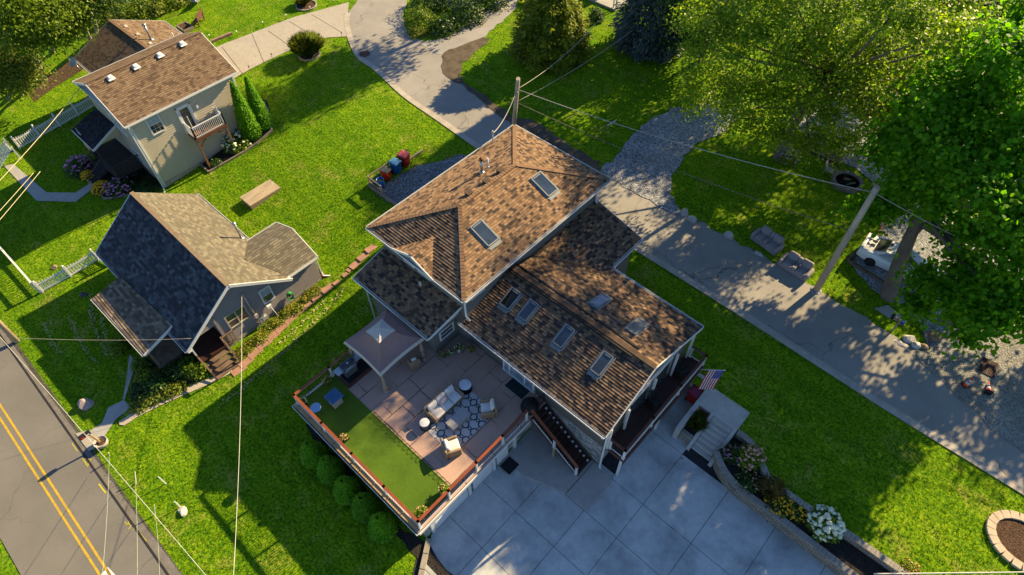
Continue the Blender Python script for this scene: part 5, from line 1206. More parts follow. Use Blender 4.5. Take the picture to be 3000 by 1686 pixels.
# traffic cones
def cone():
    t = thing('traffic_cone', 'orange traffic cone standing upright beside the corner of the grey cottage', 'cone', (0,0,0), 'orange traffic cones')
    M_O = mat('cone_orange', (.85,.06,.012), .5, .1, 3); b = B(); b.cur = 0
    b.lathe((0,0,0), [(.17,.03),(.135,.22)], 16); b.lathe((0,0,0), [(.105,.40),(.092,.48)], 16); b.lathe((0,0,0), [(.066,.63),(.035,.80),(.02,.80)], 16); b.build('body', M_O, t)
    b = B(); b.lathe((0,0,0), [(.135,.22),(.105,.40)], 16); b.lathe((0,0,0), [(.092,.48),(.066,.63)], 16); b.build('reflective_band', mat('cone_band', (.62,.64,.68), .4), t)
    b = B(); b.rbox((0,0,.02), .4, .4, .04, .018); b.build('base', M_BLACK, t); return t
c0 = cone(); place(c0, (-28.55,11.15,H(11.15)), .3)
c1 = dup(c0, (6.95,30.8,H(30.8)+.055), .9, 'orange traffic cone standing upright on the sandy lot, with black base'); 
c2 = dup(c0, (8.0,31.45,H(31.4)+.25), 0, 'orange traffic cone lying tipped on its side near the drain grate'); c2.rotation_euler = (R(-96), 0, R(14)); c2.location = (8.05, 31.0, H(31)+.24)
# drain grates
def grate(px, py, n, label, rnd=False, s=1.0, rz=0):
    p = G(px, py, .06); t = thing('drain_grate', label, 'drain', (0,0,0)); b = B()
    if rnd:
        b.lathe((0,0,0), [(.44,0),(.5,.0),(.5,.03),(.44,.03)], 24)
        for i in range(8): y = -.36+.103*i; hw = math.sqrt(max(.01,.44**2-y*y)); b.box(-hw,hw,y-.025,y+.025,0,.028)
        for i in range(5): x = -.3+.15*i; hw = math.sqrt(max(.01,.44**2-x*x)); b.box(x-.015,x+.015,-hw,hw,0,.024)
    else:
        for i in range(n): y = -.6*s+1.2*s*i/(n-1); b.box(-.42*s,-.03,y-.022,y+.022,0,.04); b.box(.03,.42*s,y-.022,y+.022,0,.04)
        b.box(-.03,.03,-.62*s,.62*s,0,.045); b.box(-.46*s,-.42*s,-.64*s,.64*s,0,.045); b.box(.42*s,.46*s,-.64*s,.64*s,0,.045)
    b.build('bars', mat('rusty_iron', (.075,.035,.03), .7, .5, 9), t)
    b = B(); b.lathe((0,0,-.005), [(.46,0),(0,0.001)], 24) if rnd else b.box(-.44*s,.44*s,-.62*s,.62*s,-.01,.002); b.build('sump', M_DARKROOM, t)
    place(t, p, rz); return t
grate(1068,158,0,'round iron drain grate at the street kerb',True,1,.3); grate(2895,1077,13,'rectangular iron grate on the sandy lot beside the cones',False,.95,.1)
# ---------------------------------------------------------------- loveseats left on the grass
M_SOFA = mat('grey_suede', (.28,.25,.255), .95, .22, 2.2, .015, 14)
def loveseat(label):
    t = thing('loveseat', label, 'loveseat', (0,0,0), 'grey reclining loveseats left on the roadside grass')
    b = B(); b.rbox((0,.0,.22), 1.9, .92, .36, .08); b.build('base', M_SOFA, t)
    for s in (-1, 1):
        b = B(); b.rbox((s*.5,-.12,.47), .68, .74, .2, .08, puff=.03); b.build('seat_cushion', M_SOFA, t)
        b = B(); b.rbox((s*.5,.36,.74), .74, .3, .62, .12, rx=-.22, puff=.02); b.rbox((s*.5,.24,.68), .56, .14, .34, .06, rx=-.2); b.build('back_cushion', M_SOFA, t)
        b = B(); b.rbox((s*.97,-.06,.4), .24, .95, .62, .1, puff=.02); b.build('arm', M_SOFA, t)
    b = B(); b.rbox((0,-.1,.52), .3, .7, .26, .05); b.rbox((0,.36,.72), .26, .26, .5, .08, rx=-.2); cn = b.build('console', M_SOFA, t)
    b = B()
    for s in (-.055,.055): b.lathe((s+.0,-.02,.652), [(.042,0),(.042,.006),(0,.007)], 12)
    b.build('cup_holder', M_BLACK, cn); return t
l1 = loveseat('grey reclining loveseat on the grass farther from the utility pole'); place(l1, (-6.95,32.95,H(32.9)), R(-10)); l1.scale = (.98,1,1)
l2 = dup(l1, (-4.45,32.15,H(32.1)), R(-3), 'grey reclining loveseat on the grass nearest the utility pole')
# ---------------------------------------------------------------- rocks
def rock(p, sx, sy, sz, label, m, seed, cat='rock', group=None):
    bm = bmesh.new(); bmesh.ops.create_icosphere(bm, subdivisions=2, radius=1); r = random.Random(seed)
    dirs = [Vector((r.uniform(-1,1), r.uniform(-1,1), r.uniform(-.6,1))).normalized() for _ in range(7)]; cut = [r.uniform(.55,.85) for _ in dirs]
    for v in bm.verts:
        for d, c in zip(dirs, cut):
            k = v.co.dot(d)
            if k > c: v.co -= d*(k-c)
        v.co = Vector((v.co.x*sx, v.co.y*sy, max(v.co.z, -.35)*sz)) + Vector((r.uniform(-.03,.03),)*3)*min(sx,sy)
    me = bpy.data.meshes.new('rock'); bm.to_mesh(me); bm.free(); me.materials.append(m)
    o = bpy.data.objects.new('rock', me); COL.objects.link(o); o.location = (p[0], p[1], p[2]+.2*sz); o['label'] = label; o['category'] = cat
    if group: o['group'] = group
    ORIG[o.name] = tuple(o.location); return o
M_ROCKP = mat('pink_granite', (.40,.32,.31), .9, .35, 3, .02, 14); M_ROCKW = mat('white_limestone', (.48,.46,.43), .9, .35, 4, .03, 14)
rock(G(255,1185), .5,.45,.45, 'large rounded pinkish boulder alone on the shaded front lawn', M_ROCKP, 3)
rock(G(535,1500), .35,.3,.18, 'flat pale stone on the lawn beside the white stakes', M_ROCKW, 5)
rock(G(2005,628), .3,.35,.4, 'taller white rock of the pair at the street edge', M_ROCKW, 6); rock(G(2024,646), .42,.36,.36, 'broader white rock of the pair at the street edge', M_ROCKW, 7)
rock(G(2132,696), .38,.36,.45, 'single pale pointed rock on the grass by the street', M_ROCKW, 8); rock(G(2222,746), .35,.22,.15, 'flat white stone in front of the loveseat', M_ROCKW, 9)
rock(G(2662,996), .42,.38,.35, 'largest squared white block in the rock row by the sandy lot', M_ROCKW, 10); rock(G(2682,1012), .34,.32,.3, 'middle white block in the rock row by the sandy lot', M_ROCKW, 12)
rock(G(2704,1018), .3,.24,.22, 'small brownish rock at the end of the rock row', mat('brown_rock', (.27,.21,.16), .9, .4, 4), 13); rock(G(2640,1010), .55,.25,.12, 'flat grey slab beside the rock row', M_ROCKW, 14)
rock(G(247,866), .28,.26,.3, 'dark lumpy stone on the lawn near the cottage porch', mat('dark_rock', (.10,.09,.10), .9, .5, 5), 15); rock(G(160,785), .25,.22,.18, 'brown stone on the lawn beside the picket fence', mat('brown_rock', (.27,.21,.16)), 16)
p = G(2735,990); b = B(); b.cyl(p, .36, p.z-.05, p.z+.35, 14, .33); o = b.build('tree_stump', mat('stump_wood', (.22,.16,.11), .9, .4, 4, .02, 12), label='cut tree stump on the grass beside the sandy lot', cat='stump')
p = G(2760,945); b = B(); b.cyl(p, .3, p.z-.05, p.z+.25, 14, .28); b.build('tree_stump', mat('stump_wood', (.22,.16,.11)), label='second stump half hidden under the maple branches', cat='stump')
p = G(2600,920); b = B(); b.prism(GX([(2562,905),(2600,895),(2640,925),(2638,945),(2600,930)]), p.z-.05, p.z+.04); b.build('stone_slab', M_WALK, label='pale stone slab set in the grass behind the roadside mailboxes', cat='slab')
# ---------------------------------------------------------------- fire pit and lawn chairs
fp = thing('fire_pit', 'oval stone ringed fire pit full of dark ash', 'fire pit', tuple(G(2480,537)))
o = Vector(ORIG[fp.name]); b = B(); n = 22
for i in range(n): a = 2*math.pi*i/n; b.cbox((o.x+.98*math.cos(a), o.y+.98*math.sin(a), o.z+.13), .3, .25, .3+random.uniform(-.02,.02), a+math.pi/2)
b.build('stone_ring', mat('fire_stone', (.19,.16,.145), .9, .4, 3), fp, bevel=.02)
b = B(); b.lathe(o, [(.88,.12),(.5,.07),(0,.09)], 18); b.build('ash_bed', mat('ash', (.02,.02,.022), .95, .5, 12, .06, 12), fp)
b = B(); b.tube([o+Vector((.1,-.3,.12)), o+Vector((.5,.2,.2))], .05, 6); b.tube([o+Vector((-.4,.1,.12)), o+Vector((.1,.3,.18))], .04, 6); b.build('charred_logs', M_RAWWOOD, fp)
def lawn_chair(label):
    t = thing('lawn_chair', label, 'chair', (0,0,0), 'tan sling chairs around the fire pit'); M_SL = mat('tan_sling', (.30,.25,.21), .85, .15, 4)
    b = B(); b.cbox((0,0,.4), .52, .52, .03, rx=.08); b.build('seat', M_SL, t); b = B(); b.cbox((0,.38,.74), .52, .03, .72, rx=-.35); b.build('backrest', M_SL, t)
    M_FR = mat('tan_tube', (.33,.29,.25), .5)
    for s in (-1, 1): b = B(); b.tube([(s*.28,-.3,.0),(s*.28,-.26,.6),(s*.28,.24,.62),(s*.28,.4,.1),(s*.28,.42,0)], .018, 6); b.build('arm_frame', M_FR, t)
    return t
f0_ = lawn_chair('tan sling chair left of the fire pit'); place(f0_, (-6.95,42.35,H(42.3)), R(95))
dup(f0_, (-5.95,44.3,H(44.3)), R(20), 'tan sling chair behind the fire pit, half hidden under leaves'); dup(f0_, (-3.8,43.2,H(43.2)), R(-80), 'tan sling chair right of the fire pit by the utility pole top')
lp = thing('lumber_pile', 'pile of weathered boards stacked on the grass near the large tree', 'lumber pile', tuple(G(2410,452)))
o = Vector(ORIG[lp.name]); r = random.Random(4)
M_LB = [mat('lumber_a', (.26,.17,.11), .9, .4, 3), mat('lumber_b', (.12,.085,.065), .9, .4, 3), mat('lumber_c', (.34,.27,.19), .9, .4, 3)]
for k in range(16): b = B(); y = -.7+.09*k; zz = .06+.12*(k % 5); q = o+Vector((r.uniform(-.3,.3), y*.8, zz)); b.beam(q+Vector((-1.2-r.uniform(0,.4),.2*r.uniform(-1,1),0)), q+Vector((1.2+r.uniform(0,.4),.2*r.uniform(-1,1),0)), .14, .05); b.build('board', M_LB[k % 3], lp)
# ---------------------------------------------------------------- white coupe
def coupe():
    t = thing('parked_car', 'white two door car with black double stripes parked under the maple', 'car', (0,0,0))
    M_CAR = mat('white_paint', (.62,.64,.68), .22, .04, .5, spec=.55); M_STR = mat('stripe_black', (.012,.012,.014), .3); 
    prof = [(-2.42,.80,.34,.74),(-2.38,.88,.26,.95),(-2.0,.94,.2,1.03),(-1.55,.97,.2,1.05),(-.9,.97,.2,1.0),(0,.965,.2,.98),(.75,.96,.2,.985),(1.35,.965,.2,.97),(1.9,.94,.2,.92),(2.25,.88,.22,.84),(2.42,.76,.3,.68)]
    b = B(); vs = []; 
    for x, w_, z0, z1 in prof:
        m_ = z0+(z1-z0)*.62
        vs += [(x,-w_*.9,z0),(x,-w_,z0+.12),(x,-w_,m_),(x,-w_*.93,z1-.05),(x,-w_*.8,z1),(x,0,z1+.035),(x,w_*.8,z1),(x,w_*.93,z1-.05),(x,w_,m_),(x,w_,z0+.12),(x,w_*.9,z0)]
    k = 11; fs = [(i*k+j, (i+1)*k+j, (i+1)*k+(j+1) % k, i*k+(j+1) % k) for i in range(len(prof)-1) for j in range(k)]+[tuple(range(k)), tuple((len(prof)-1)*k+j for j in range(k))[::-1]]
    b.add(vs, fs, smooth=True); b.build('body', M_CAR, t, smooth=True)
    gh_ = [(-1.6,.70,1.05,1.05),(-.95,.66,1.0,1.36),(-.75,.64,1.0,1.40),(.1,.64,.98,1.41),(.35,.66,.98,1.37),(1.05,.76,.98,1.0)]
    b = B(); b.add([(x,s*w_,z) for x, w_, z0, z in gh_[2:4] for s in (-1,1)]+[(x,0,z+.03) for x, w_, z0, z in gh_[2:4]], [(0,4,5,2),(4,1,3,5)]); 
    b.add([(-.95,-.66,1.365),(-.95,.66,1.365),(-.95,0,1.385),(.35,-.66,1.375),(.35,.66,1.375),(.35,0,1.395),(-.75,-.645,1.405),(-.75,.645,1.405),(-.75,0,1.432),(.1,-.645,1.415),(.1,.645,1.415),(.1,0,1.442)], [(0,2,8,6),(2,1,7,8),(6,8,11,9),(8,7,10,11),(9,11,5,3),(11,10,4,5)], smooth=True); b.build('roof', M_CAR, t)
    b = B(); b.add([(-1.62,-.70,1.06),(-1.62,.70,1.06),(-.94,.64,1.36),(-.94,-.64,1.36),(-1.62,0,1.09),(-.94,0,1.38)], [(0,4,5,3),(4,1,2,5)]); b.build('rear_window', G_DARK, t)
    b = B(); b.add([(.34,-.64,1.37),(.34,.64,1.37),(1.08,.76,.99),(1.08,-.76,.99),(.34,0,1.39),(1.08,0,1.03)], [(0,3,5,4),(4,5,2,1)]); b.build('windscreen', G_DARK, t)
    for s in (-1, 1):
        b = B(); b.add([(-1.3,s*.83,1.03),(1.0,s*.82,1.0),(.35,s*.67,1.36),(-.8,s*.66,1.385)], [(0,1,2,3) if s < 0 else (3,2,1,0)]); b.build('side_window', G_DARK, t)
        b = B(); b.add([(-2.0,s*.90,1.02),(-1.28,s*.84,1.035),(-.78,s*.66,1.39),(-.97,s*.655,1.365),(-1.64,s*.71,1.055)], [(0,1,2,3,4) if s < 0 else (4,3,2,1,0)]); b.build('rear_pillar', M_CAR, t)
        for x in (-1.42, 1.42):
            b = B(); b.tube([(x,s*.80,.34),(x,s*.985,.34)], .345, 22); wh = b.build('wheel', mat('tyre_rubber', (.015,.015,.016), .85), t)
            b = B(); b.lathe((0,0,0), [(.22,0),(.2,.02),(.06,.01),(0,.02)], 16)
            for k in range(5): a = 2*math.pi*k/5; b.beam((.05*math.cos(a),.05*math.sin(a),.02),(.24*math.cos(a),.24*math.sin(a),.02),.07,.03)
            b.v = [(x+p[0], s*(.985+p[2]), .34+p[1]) for p in b.v]; b.build('rim', mat('dark_rim', (.06,.06,.065), .35, metal=.6), wh)
        b = B(); b.cbox((-2.41,s*.55,.83), .06, .5, .1); b.build('taillight', mat('tail_red', (.20,.01,.015), .3), t); b = B(); b.cbox((2.36,s*.6,.72), .1, .3, .12); b.build('headlight', M_STEEL, t)
        b = B(); b.rbox((.75,s*1.02,1.02), .2, .16, .12, .04); b.build('mirror', M_CAR, t)
        for q0, q1, h_ in (((-2.3,s*.2,1.005),(-1.68,s*.2,1.092),.014),((-.92,s*.2,1.392),(.3,s*.2,1.402),.05),((1.12,s*.2,1.025),(2.2,s*.2,.885),.02)): b = B(); b.beam(q0,q1,.26,h_); b.build('stripe', M_STR, t)
    b = B(); b.rbox((-2.3,0,1.08), .22, 1.5, .05, .02); b.cbox((-2.3,.55,1.02),.1,.05,.1); b.cbox((-2.3,-.55,1.02),.1,.05,.1); b.build('spoiler', M_CAR, t)
    return t
place(coupe(), (.35,36.75,H(36.7)+.05), R(3))
tm = thing('parking_timbers', 'old railway timbers edging the gravel parking bay by the car', 'timber edging', (-2.2,35.4,1.7))
for a, c in (((-2.2,35.25),(-1.75,38.6)),((-1.75,38.65),(-1.55,41.8)),((-2.1,35.2),(.4,34.95)),((.45,34.95),(2.6,34.8))): b = B(); b.beam((*a,H(a[1])+.08),(*c,H(c[1])+.08), .2, .24); b.build('timber', M_OLDWOOD, tm, bevel=.015)
# ---------------------------------------------------------------- utility poles and cables
M_POLE = mat('pole_wood', (.50,.39,.28), .9, .35, 2.5, .01, 14, stretch=(1,1,.3))
def pole(label, base, top, r0, r1):
    t = thing('utility_pole', label, 'utility pole', tuple(base)); b = B(); b.tube([Vector(base)-Vector((0,0,.3)), top], [r0, r1], 14); b.build('shaft', M_POLE, t); return t
bA = Vector((-27.1,29.0,H(29.0))); tA = P(1518,231,10.2); pA = pole('utility pole rising behind the brown hip roof', bA, tA, .19, .14)
bB = G(2390,852); tB = P(2570,549,bB.z+8.6); pB = pole('leaning utility pole beside the loveseats', bB, tB, .22, .17)
b = B(); d = tB-bB
for k in (.965, .62): q = bB+d*k; b.lathe(q, [(.19,-.03),(.21,-.03),(.21,.03),(.19,.03)], 12); b.beam(q+Vector((-.15,0,0)), q+Vector((.15,.1,.0)), .05, .12)
b.build('pole_band', M_STEEL, pB)
b = B(); b.lathe(bB, [(.42,-.03),(.34,.06),(.2,.1)], 14); b.build('gravel_collar', M_GRAVEL, pB)
bC = G(52,1003); tC = Vector((bC.x-3.0, bC.y+.1, bC.z+9)); pC = pole('utility pole at the edge of the front road beside the lawn', bC, P(-260,690,9.0), .17, .13)
q = bA+(tA-bA)*.86; b = B(); b.cbox(q+Vector((.1,-.1,0)), .12, .3, .12); b.lathe(q+Vector((.2,-.2,0)), [(.04,-.06),(.06,.05),(0,.09)], 8); b.build('bracket', M_STEEL, pA)
M_WIRE = mat('cable_grey', (.40,.37,.34), .6, .2, 3); M_WIREB = mat('cable_brown', (.20,.15,.12), .7)
def cable(label, a, c, sag, r=.018, m=None, name='cable', grp=None):
    a, c = Vector(a), Vector(c); n = 18; b = B()
    b.tube([a+(c-a)*(i/n)-Vector((0,0,sag*4*(i/n)*(1-i/n))) for i in range(n+1)], r, 5)
    return b.build(name, m or M_WIRE, label=label, cat='cable', group=grp or 'overhead cables')
kA1 = bA+(tA-bA)*.87; kA2 = bA+(tA-bA)*.70; kB1 = bB+d*.955; kB2 = bB+d*.62
cable('upper cable crossing the dark lawn between the two utility poles', kA1, kB1, .5, .022); cable('lower thin cable between the two utility poles', kA2, kB2, .5, .02, M_WIREB)
cable('cable dropping from the pole to the service mast on the hip roof', kA1, MAST, .45, .03); cable('thin stay cable from the pole towards the spruce tree', kA2, (-25.5,42,6.5), .3, .014); cable('slack cable from the pole top towards the round cedar', kA1, (-27.5,40,7.5), .5, .018)
cable('cable running off from the leaning pole under the maple leaves', kB1, (14,36,7.5), .6, .02)
cable('white cable crossing from the cottage gable to the front road', (-28.25,5.85,3.6), P(680,1760,6.0), .35, .013, mat('cable_white', (.55,.54,.5), .6))
cable('cable running along the front road edge above the kerb', P(-60,920,8.6), P(700,1800,8.6), .3, .012, mat('cable_white', (.55,.54,.5)))
cable('cable low over the cottage front lawn', P(50,991,5.5), (-28.0,2.1,3.2), .2, .008)
cable('pale sunlit cable at the far left near the lattice gate', P(-40,570,7.5), P(240,250,6.8), .15, .022, mat('cable_straw', (.55,.48,.30), .7))
for k, (u_, v_, lb) in enumerate((((-30,650),(98,507),'inner'),((-40,690),(118,503),'outer'))): cable('%s of two short straw coloured cables over the cottage walk' % lb, P(*u_,7.5), P(*v_,7.0), .02, .018, mat('cable_straw', (.55,.48,.30)))
p0 = P(320,1700,8.2); tg = [((395,1472),(402,1700)),((452,1478),(468,1700)),((322,1330),(300,1685))]
for k, (u_, v_) in enumerate(tg):
    cable(('middle line stretching up from the roadside marker','right line stretching up from the roadside marker','left line stretching up from the roadside marker')[k], P(*v_,8.0), G(*[(395,1380),(452,1480),(320,1330)][k],.9), .1, .009, mat('line_green', (.42,.48,.38), .6), 'guy_line', 'thin lines by the front road')
# white line across the far corner at the bottom edge
cable('pale cable across the bottom right corner of the lawn', P(2560,1682,5), P(3080,1676,5), .0, .03, mat('cable_white', (.55,.54,.5)))
# ---------------------------------------------------------------- road side stakes, mailboxes, path lights
def stake(a, c, label, m):
    b = B(); b.beam(a, c, .06, .03); b.build('survey_stake', m, label=label, cat='stake', group='survey stakes along the front lawn')
M_YST = mat('yellow_white_stake', (.62,.55,.20), .7, c2=(.62,.60,.50), scale=1)
for i, (u_, v_, lb) in enumerate((((321,1350),(318,1327),'yellow tipped stake nearest the planter mailbox'),((399,1420),(395,1383),'yellow stake midway along the kerb'),((454,1510),(452,1480),'yellow stake at the kerb nearest the double line end'))): stake(G(*u_), G(*v_)+Vector((0,0,.9)) if False else P(*v_, H(-5)+.75), lb, M_YST)
stake(G(487,1418), P(464,1397,H(-3.7)+.75), 'leaning white stake farther back on the sunny lawn', M_WHITE); stake(G(530,1487), P(511,1469,H(-3.8)+.6), 'leaning white stake beside the flat pale stone', M_WHITE)
mb = thing('mailbox', 'black mailbox with red flag on a timber post set in a round planter', 'mailbox', tuple(G(303,1303)))
o = Vector(ORIG[mb.name]); M_PL = mat('grey_planter', (.38,.34,.30), .8, .25, 5)
b = B(); b.lathe(o, [(.3,0),(.36,.2),(.39,.42),(.35,.42),(.34,.34)], 22); b.build('planter', M_PL, mb); b = B(); b.lathe(o, [(.345,.32),(.15,.36),(0,.37)], 14); b.build('soil', M_BMULCH, mb)
b = B(); b.beam(o+Vector((0,0,.2)), o+Vector((-.12,-.08,1.3)), .1, .1, (1,0,0)); b.build('post', M_PINE, mb)
q = o+Vector((-.14,-.25,1.38)); b = B(); pr = [(-.12,0),(.12,0),(.12,.14)]+[(.12*math.cos(a),.14+.1*math.sin(a)) for a in [math.pi*k/8 for k in range(1,8)]]+[(-.12,.14)]
n = len(pr); b.add([(q.x+p_[0], q.y-.3, q.z+p_[1]) for p_ in pr]+[(q.x+p_[0], q.y+.3, q.z+p_[1]) for p_ in pr], [tuple(range(n)), tuple(range(n,2*n))[::-1]]+[(i, n+i, n+(i+1) % n, (i+1) % n) for i in range(n)]); bx_ = b.build('box', M_BLACK, mb)
b = B(); b.cbox(q+Vector((.135,-.15,.12)), .015, .2, .07); b.build('signal_flag', mat('signal_red', (.6,.02,.02), .5), bx_); b = B(); b.cbox(q+Vector((.132,.12,.1)), .015, .2, .08); b.build('label_plate', M_WHITE, bx_)
mr = thing('roadside_mailboxes', 'pair of small mailboxes, one blue and one dark, on a crossed post', 'mailbox', tuple(G(2612,972))); o = Vector(ORIG[mr.name])
b = B(); b.beam(o-Vector((0,0,.1)), o+Vector((0,.1,1.0)), .09, .09, (1,0,0)); b.beam(o+Vector((-.55,.12,1.0)), o+Vector((.25,.1,1.0)), .09, .09); b.build('post', M_RAWWOOD, mr)
for dx, m_, nm in ((-.45, M_BLACK, 'dark'), (.15, mat('mail_blue', (.01,.05,.28), .4), 'blue')): b = B(); b.rbox(o+Vector((dx,.02,1.17)), .2, .5, .24, .09); b.build('box', m_, mr)
def path_light(label):
    t = thing('path_light', label, 'lamp', (0,0,0), 'low path lights along the pale driveway'); b = B(); b.tube([(0,0,-.05),(0,0,.38)], .02, 6); b.build('stem', M_BLACK, t); b = B(); b.lathe((0,0,.36), [(.05,0),(.09,.03),(.09,.06),(.03,.12),(0,.13)], 10); b.build('lamp_head', M_WHITE, t); return t
pts = [(616,115),(696,104),(772,77),(840,56),(910,33),(978,12)]
pl0 = path_light('white path light nearest the cream house on the upper edge of the pale driveway'); place(pl0, G(*pts[0]))
for i, p_ in enumerate(pts[1:]): dup(pl0, G(*p_), 0, ['white path light beside the small stone border by the pale driveway','white path light on the upper edge of the pale driveway beyond the stone border','white path light halfway along the upper edge of the pale driveway','white path light below the round lawn bed','white path light on the upper edge nearest the street'][i])
def hook_light(label):
    t = thing('hook_light', label, 'lamp', (0,0,0), 'black hooked lights along the pale driveway'); b = B(); b.tube([(0,0,-.05),(0,0,.5),(.04,0,.58),(.12,0,.58),(.14,0,.52)], .018, 6); b.build('stem', M_BLACK, t); b = B(); b.lathe((.14,0,.44), [(.045,0),(.03,.09),(0,.1)], 8); b.build('lamp_head', M_BLACK, t); return t
pts = [(732,208),(798,172),(863,137),(1002,110)]; hl = hook_light('black hooked light nearest the cream house on the lower edge of the pale driveway'); place(hl, G(*pts[0]))
for i, p_ in enumerate(pts[1:]): dup(hl, G(*p_), 0, ['black hooked light midway on the lower edge of the pale driveway','black hooked light beside the tall ornamental grass','black hooked light at the street end of the lower driveway edge'][i])
for i, p_ in enumerate(((1560,1080),)): pass
# ---------------------------------------------------------------- garden bench, swing, stone borders
bn = thing('garden_bench', 'brown wooden bench with high back on the sunny lawn', 'bench', (0,0,0)); M_BN = mat('bench_brown', (.15,.07,.045), .8, .35, 3)
b = B(); b.cbox((0,0,.46), 1.35, .5, .06); b.build('seat', M_BN, bn)
b = B(); b.cbox((0,.3,.82), 1.35, .06, .7, rx=-.15); b.build('backrest', M_BN, bn)
for s in (-1,1): b = B(); b.beam((s*.6,-.22,0),(s*.6,-.22,.45),.09,.09,(1,0,0)); b.beam((s*.6,.25,0),(s*.6,.34,.9),.09,.09,(1,0,0)); b.beam((s*.62,-.25,.2),(s*.62,.3,.2),.07,.07); b.build('leg', M_BN, bn)
place(bn, G(585,68), R(-55))
sw_ = thing('swing_seat', 'grey garden swing lounger with tubular frame on the far lawn', 'swing', (0,0,0))
b = B(); b.rbox((0,0,.5), 1.5, .7, .06, .025); b.build('seat', mat('swing_fabric', (.33,.33,.36), .8), sw_); b = B(); b.rbox((0,.4,.9), 1.5, .08, .7, .03, rx=-.25); b.build('backrest', mat('swing_fabric', (.33,.33,.36)), sw_)
for s in (-1,1): b = B(); b.tube([(s*.9,-.8,0),(s*.85,-.1,1.6),(s*.9,.8,0)], .03, 8); b.tube([(s*.85,-.1,1.6),(s*.72,0,.5)], .015, 6); b.build('frame', M_STEEL, sw_)
place(sw_, G(585,10), R(-60))
def ring_bed(name, label, c, r, n, m, soil, hgt=.14, bw=.16, sx=1.0, sy=1.0, gap=.93, a0=0):
    t = thing(name, label, 'flower bed', (c[0],c[1],H(c[1]))); b = B()
    for i in range(n): a = a0+2*math.pi*(i+.5)/n; b.cbox((c[0]+r*sx*math.cos(a), c[1]+r*sy*math.sin(a), H(c[1]+r*sy*math.sin(a))+hgt/2), bw, 2*math.pi*r*max(sx,sy)/n*gap, hgt, math.atan2(sx*math.sin(a), sy*math.cos(a)))
    b.build('stone_ring', m, t, bevel=.02); b = B(); b.add([(c[0],c[1],H(c[1])+.1)]+[(c[0]+r*sx*.97*math.cos(2*math.pi*i/24), c[1]+r*sy*.97*math.sin(2*math.pi*i/24), H(c[1]+r*sy*math.sin(2*math.pi*i/24))+.06) for i in range(24)], [(0,1+i,1+(i+1) % 24) for i in range(24)]); b.build('soil', soil, t); return t
ring_bed('tree_ring', 'half visible oval bed of brown mulch ringed with tan paving stones', (12.25,23.75), 1.55, 22, mat('tan_paver', (.52,.42,.31), .85, .3, 2), M_BMULCH, .16, .42, 1.0, .82)
p = G(907,162); ring_bed('grass_ring', 'small stone ringed bed holding the tall ornamental grass', (p.x,p.y), .95, 24, M_STONE, M_MULCH); GRASS_BED = p
p = G(898,18); ring_bed('lawn_ring', 'small round stone ringed bed on the lawn beyond the pale driveway', (p.x,p.y), 1.0, 20, M_STONE, M_BMULCH); RING2 = p
b = B(); q0, q1 = G(622,126), G(680,102); b.beam(q0+Vector((0,0,.12)), q1+Vector((0,0,.12)), .22, .3); b.build('stone_border', mat('pink_block', (.36,.22,.18), .9, .4, 3), label='short reddish block border beside the pale driveway', cat='border')
pb = thing('raised_planter', 'small timber raised planter with clay pots behind the garage wing', 'planter', (-63.4,21,1.3)); q = G(545,86)
for dx, dy, lx, ly in ((0,-.5,1.4,.1),(0,.5,1.4,.1),(-.7,0,.1,1.1),(.7,0,.1,1.1)): b = B(); b.box(q.x+dx-lx/2,q.x+dx+lx/2,q.y+dy-ly/2,q.y+dy+ly/2,q.z,q.z+.35); b.build('side_board', M_RAWWOOD, pb)
b = B(); b.box(q.x-.62,q.x+.62,q.y-.43,q.y+.43,q.z,q.z+.25); b.build('soil', M_BMULCH, pb)
# brick path of stepping pavers beside the cottage
for i, c in enumerate([(1088,728),(1065,752),(1042,775),(1025,790),(1012,806),(985,830),(960,846),(930,868),(905,890),(880,912),(852,935),(826,960),(800,985),(775,1008),(748,1035),(722,1062),(700,1085)]):
    p = G(*c); b = B(); big = i not in (3,4,5); b.cbox((p.x,p.y,p.z+.015), .5 if big else .34, .93 if big else .45, .06, random.uniform(-.1,.1)); b.build('stepping_stone', M_PAVER, label='reddish paver in the stepping path beside the grey cottage', cat='paver', group='reddish pavers of the cottage side path', bevel=.01)
# pipe left on the lawn
b = B(); b.tube([G(1780,368,.06), G(1794,360,.06), G(1806,352,.06)], .05, 8); b.build('white_pipe', M_WHITE, label='short length of white pipe lying on the dark lawn', cat='pipe')
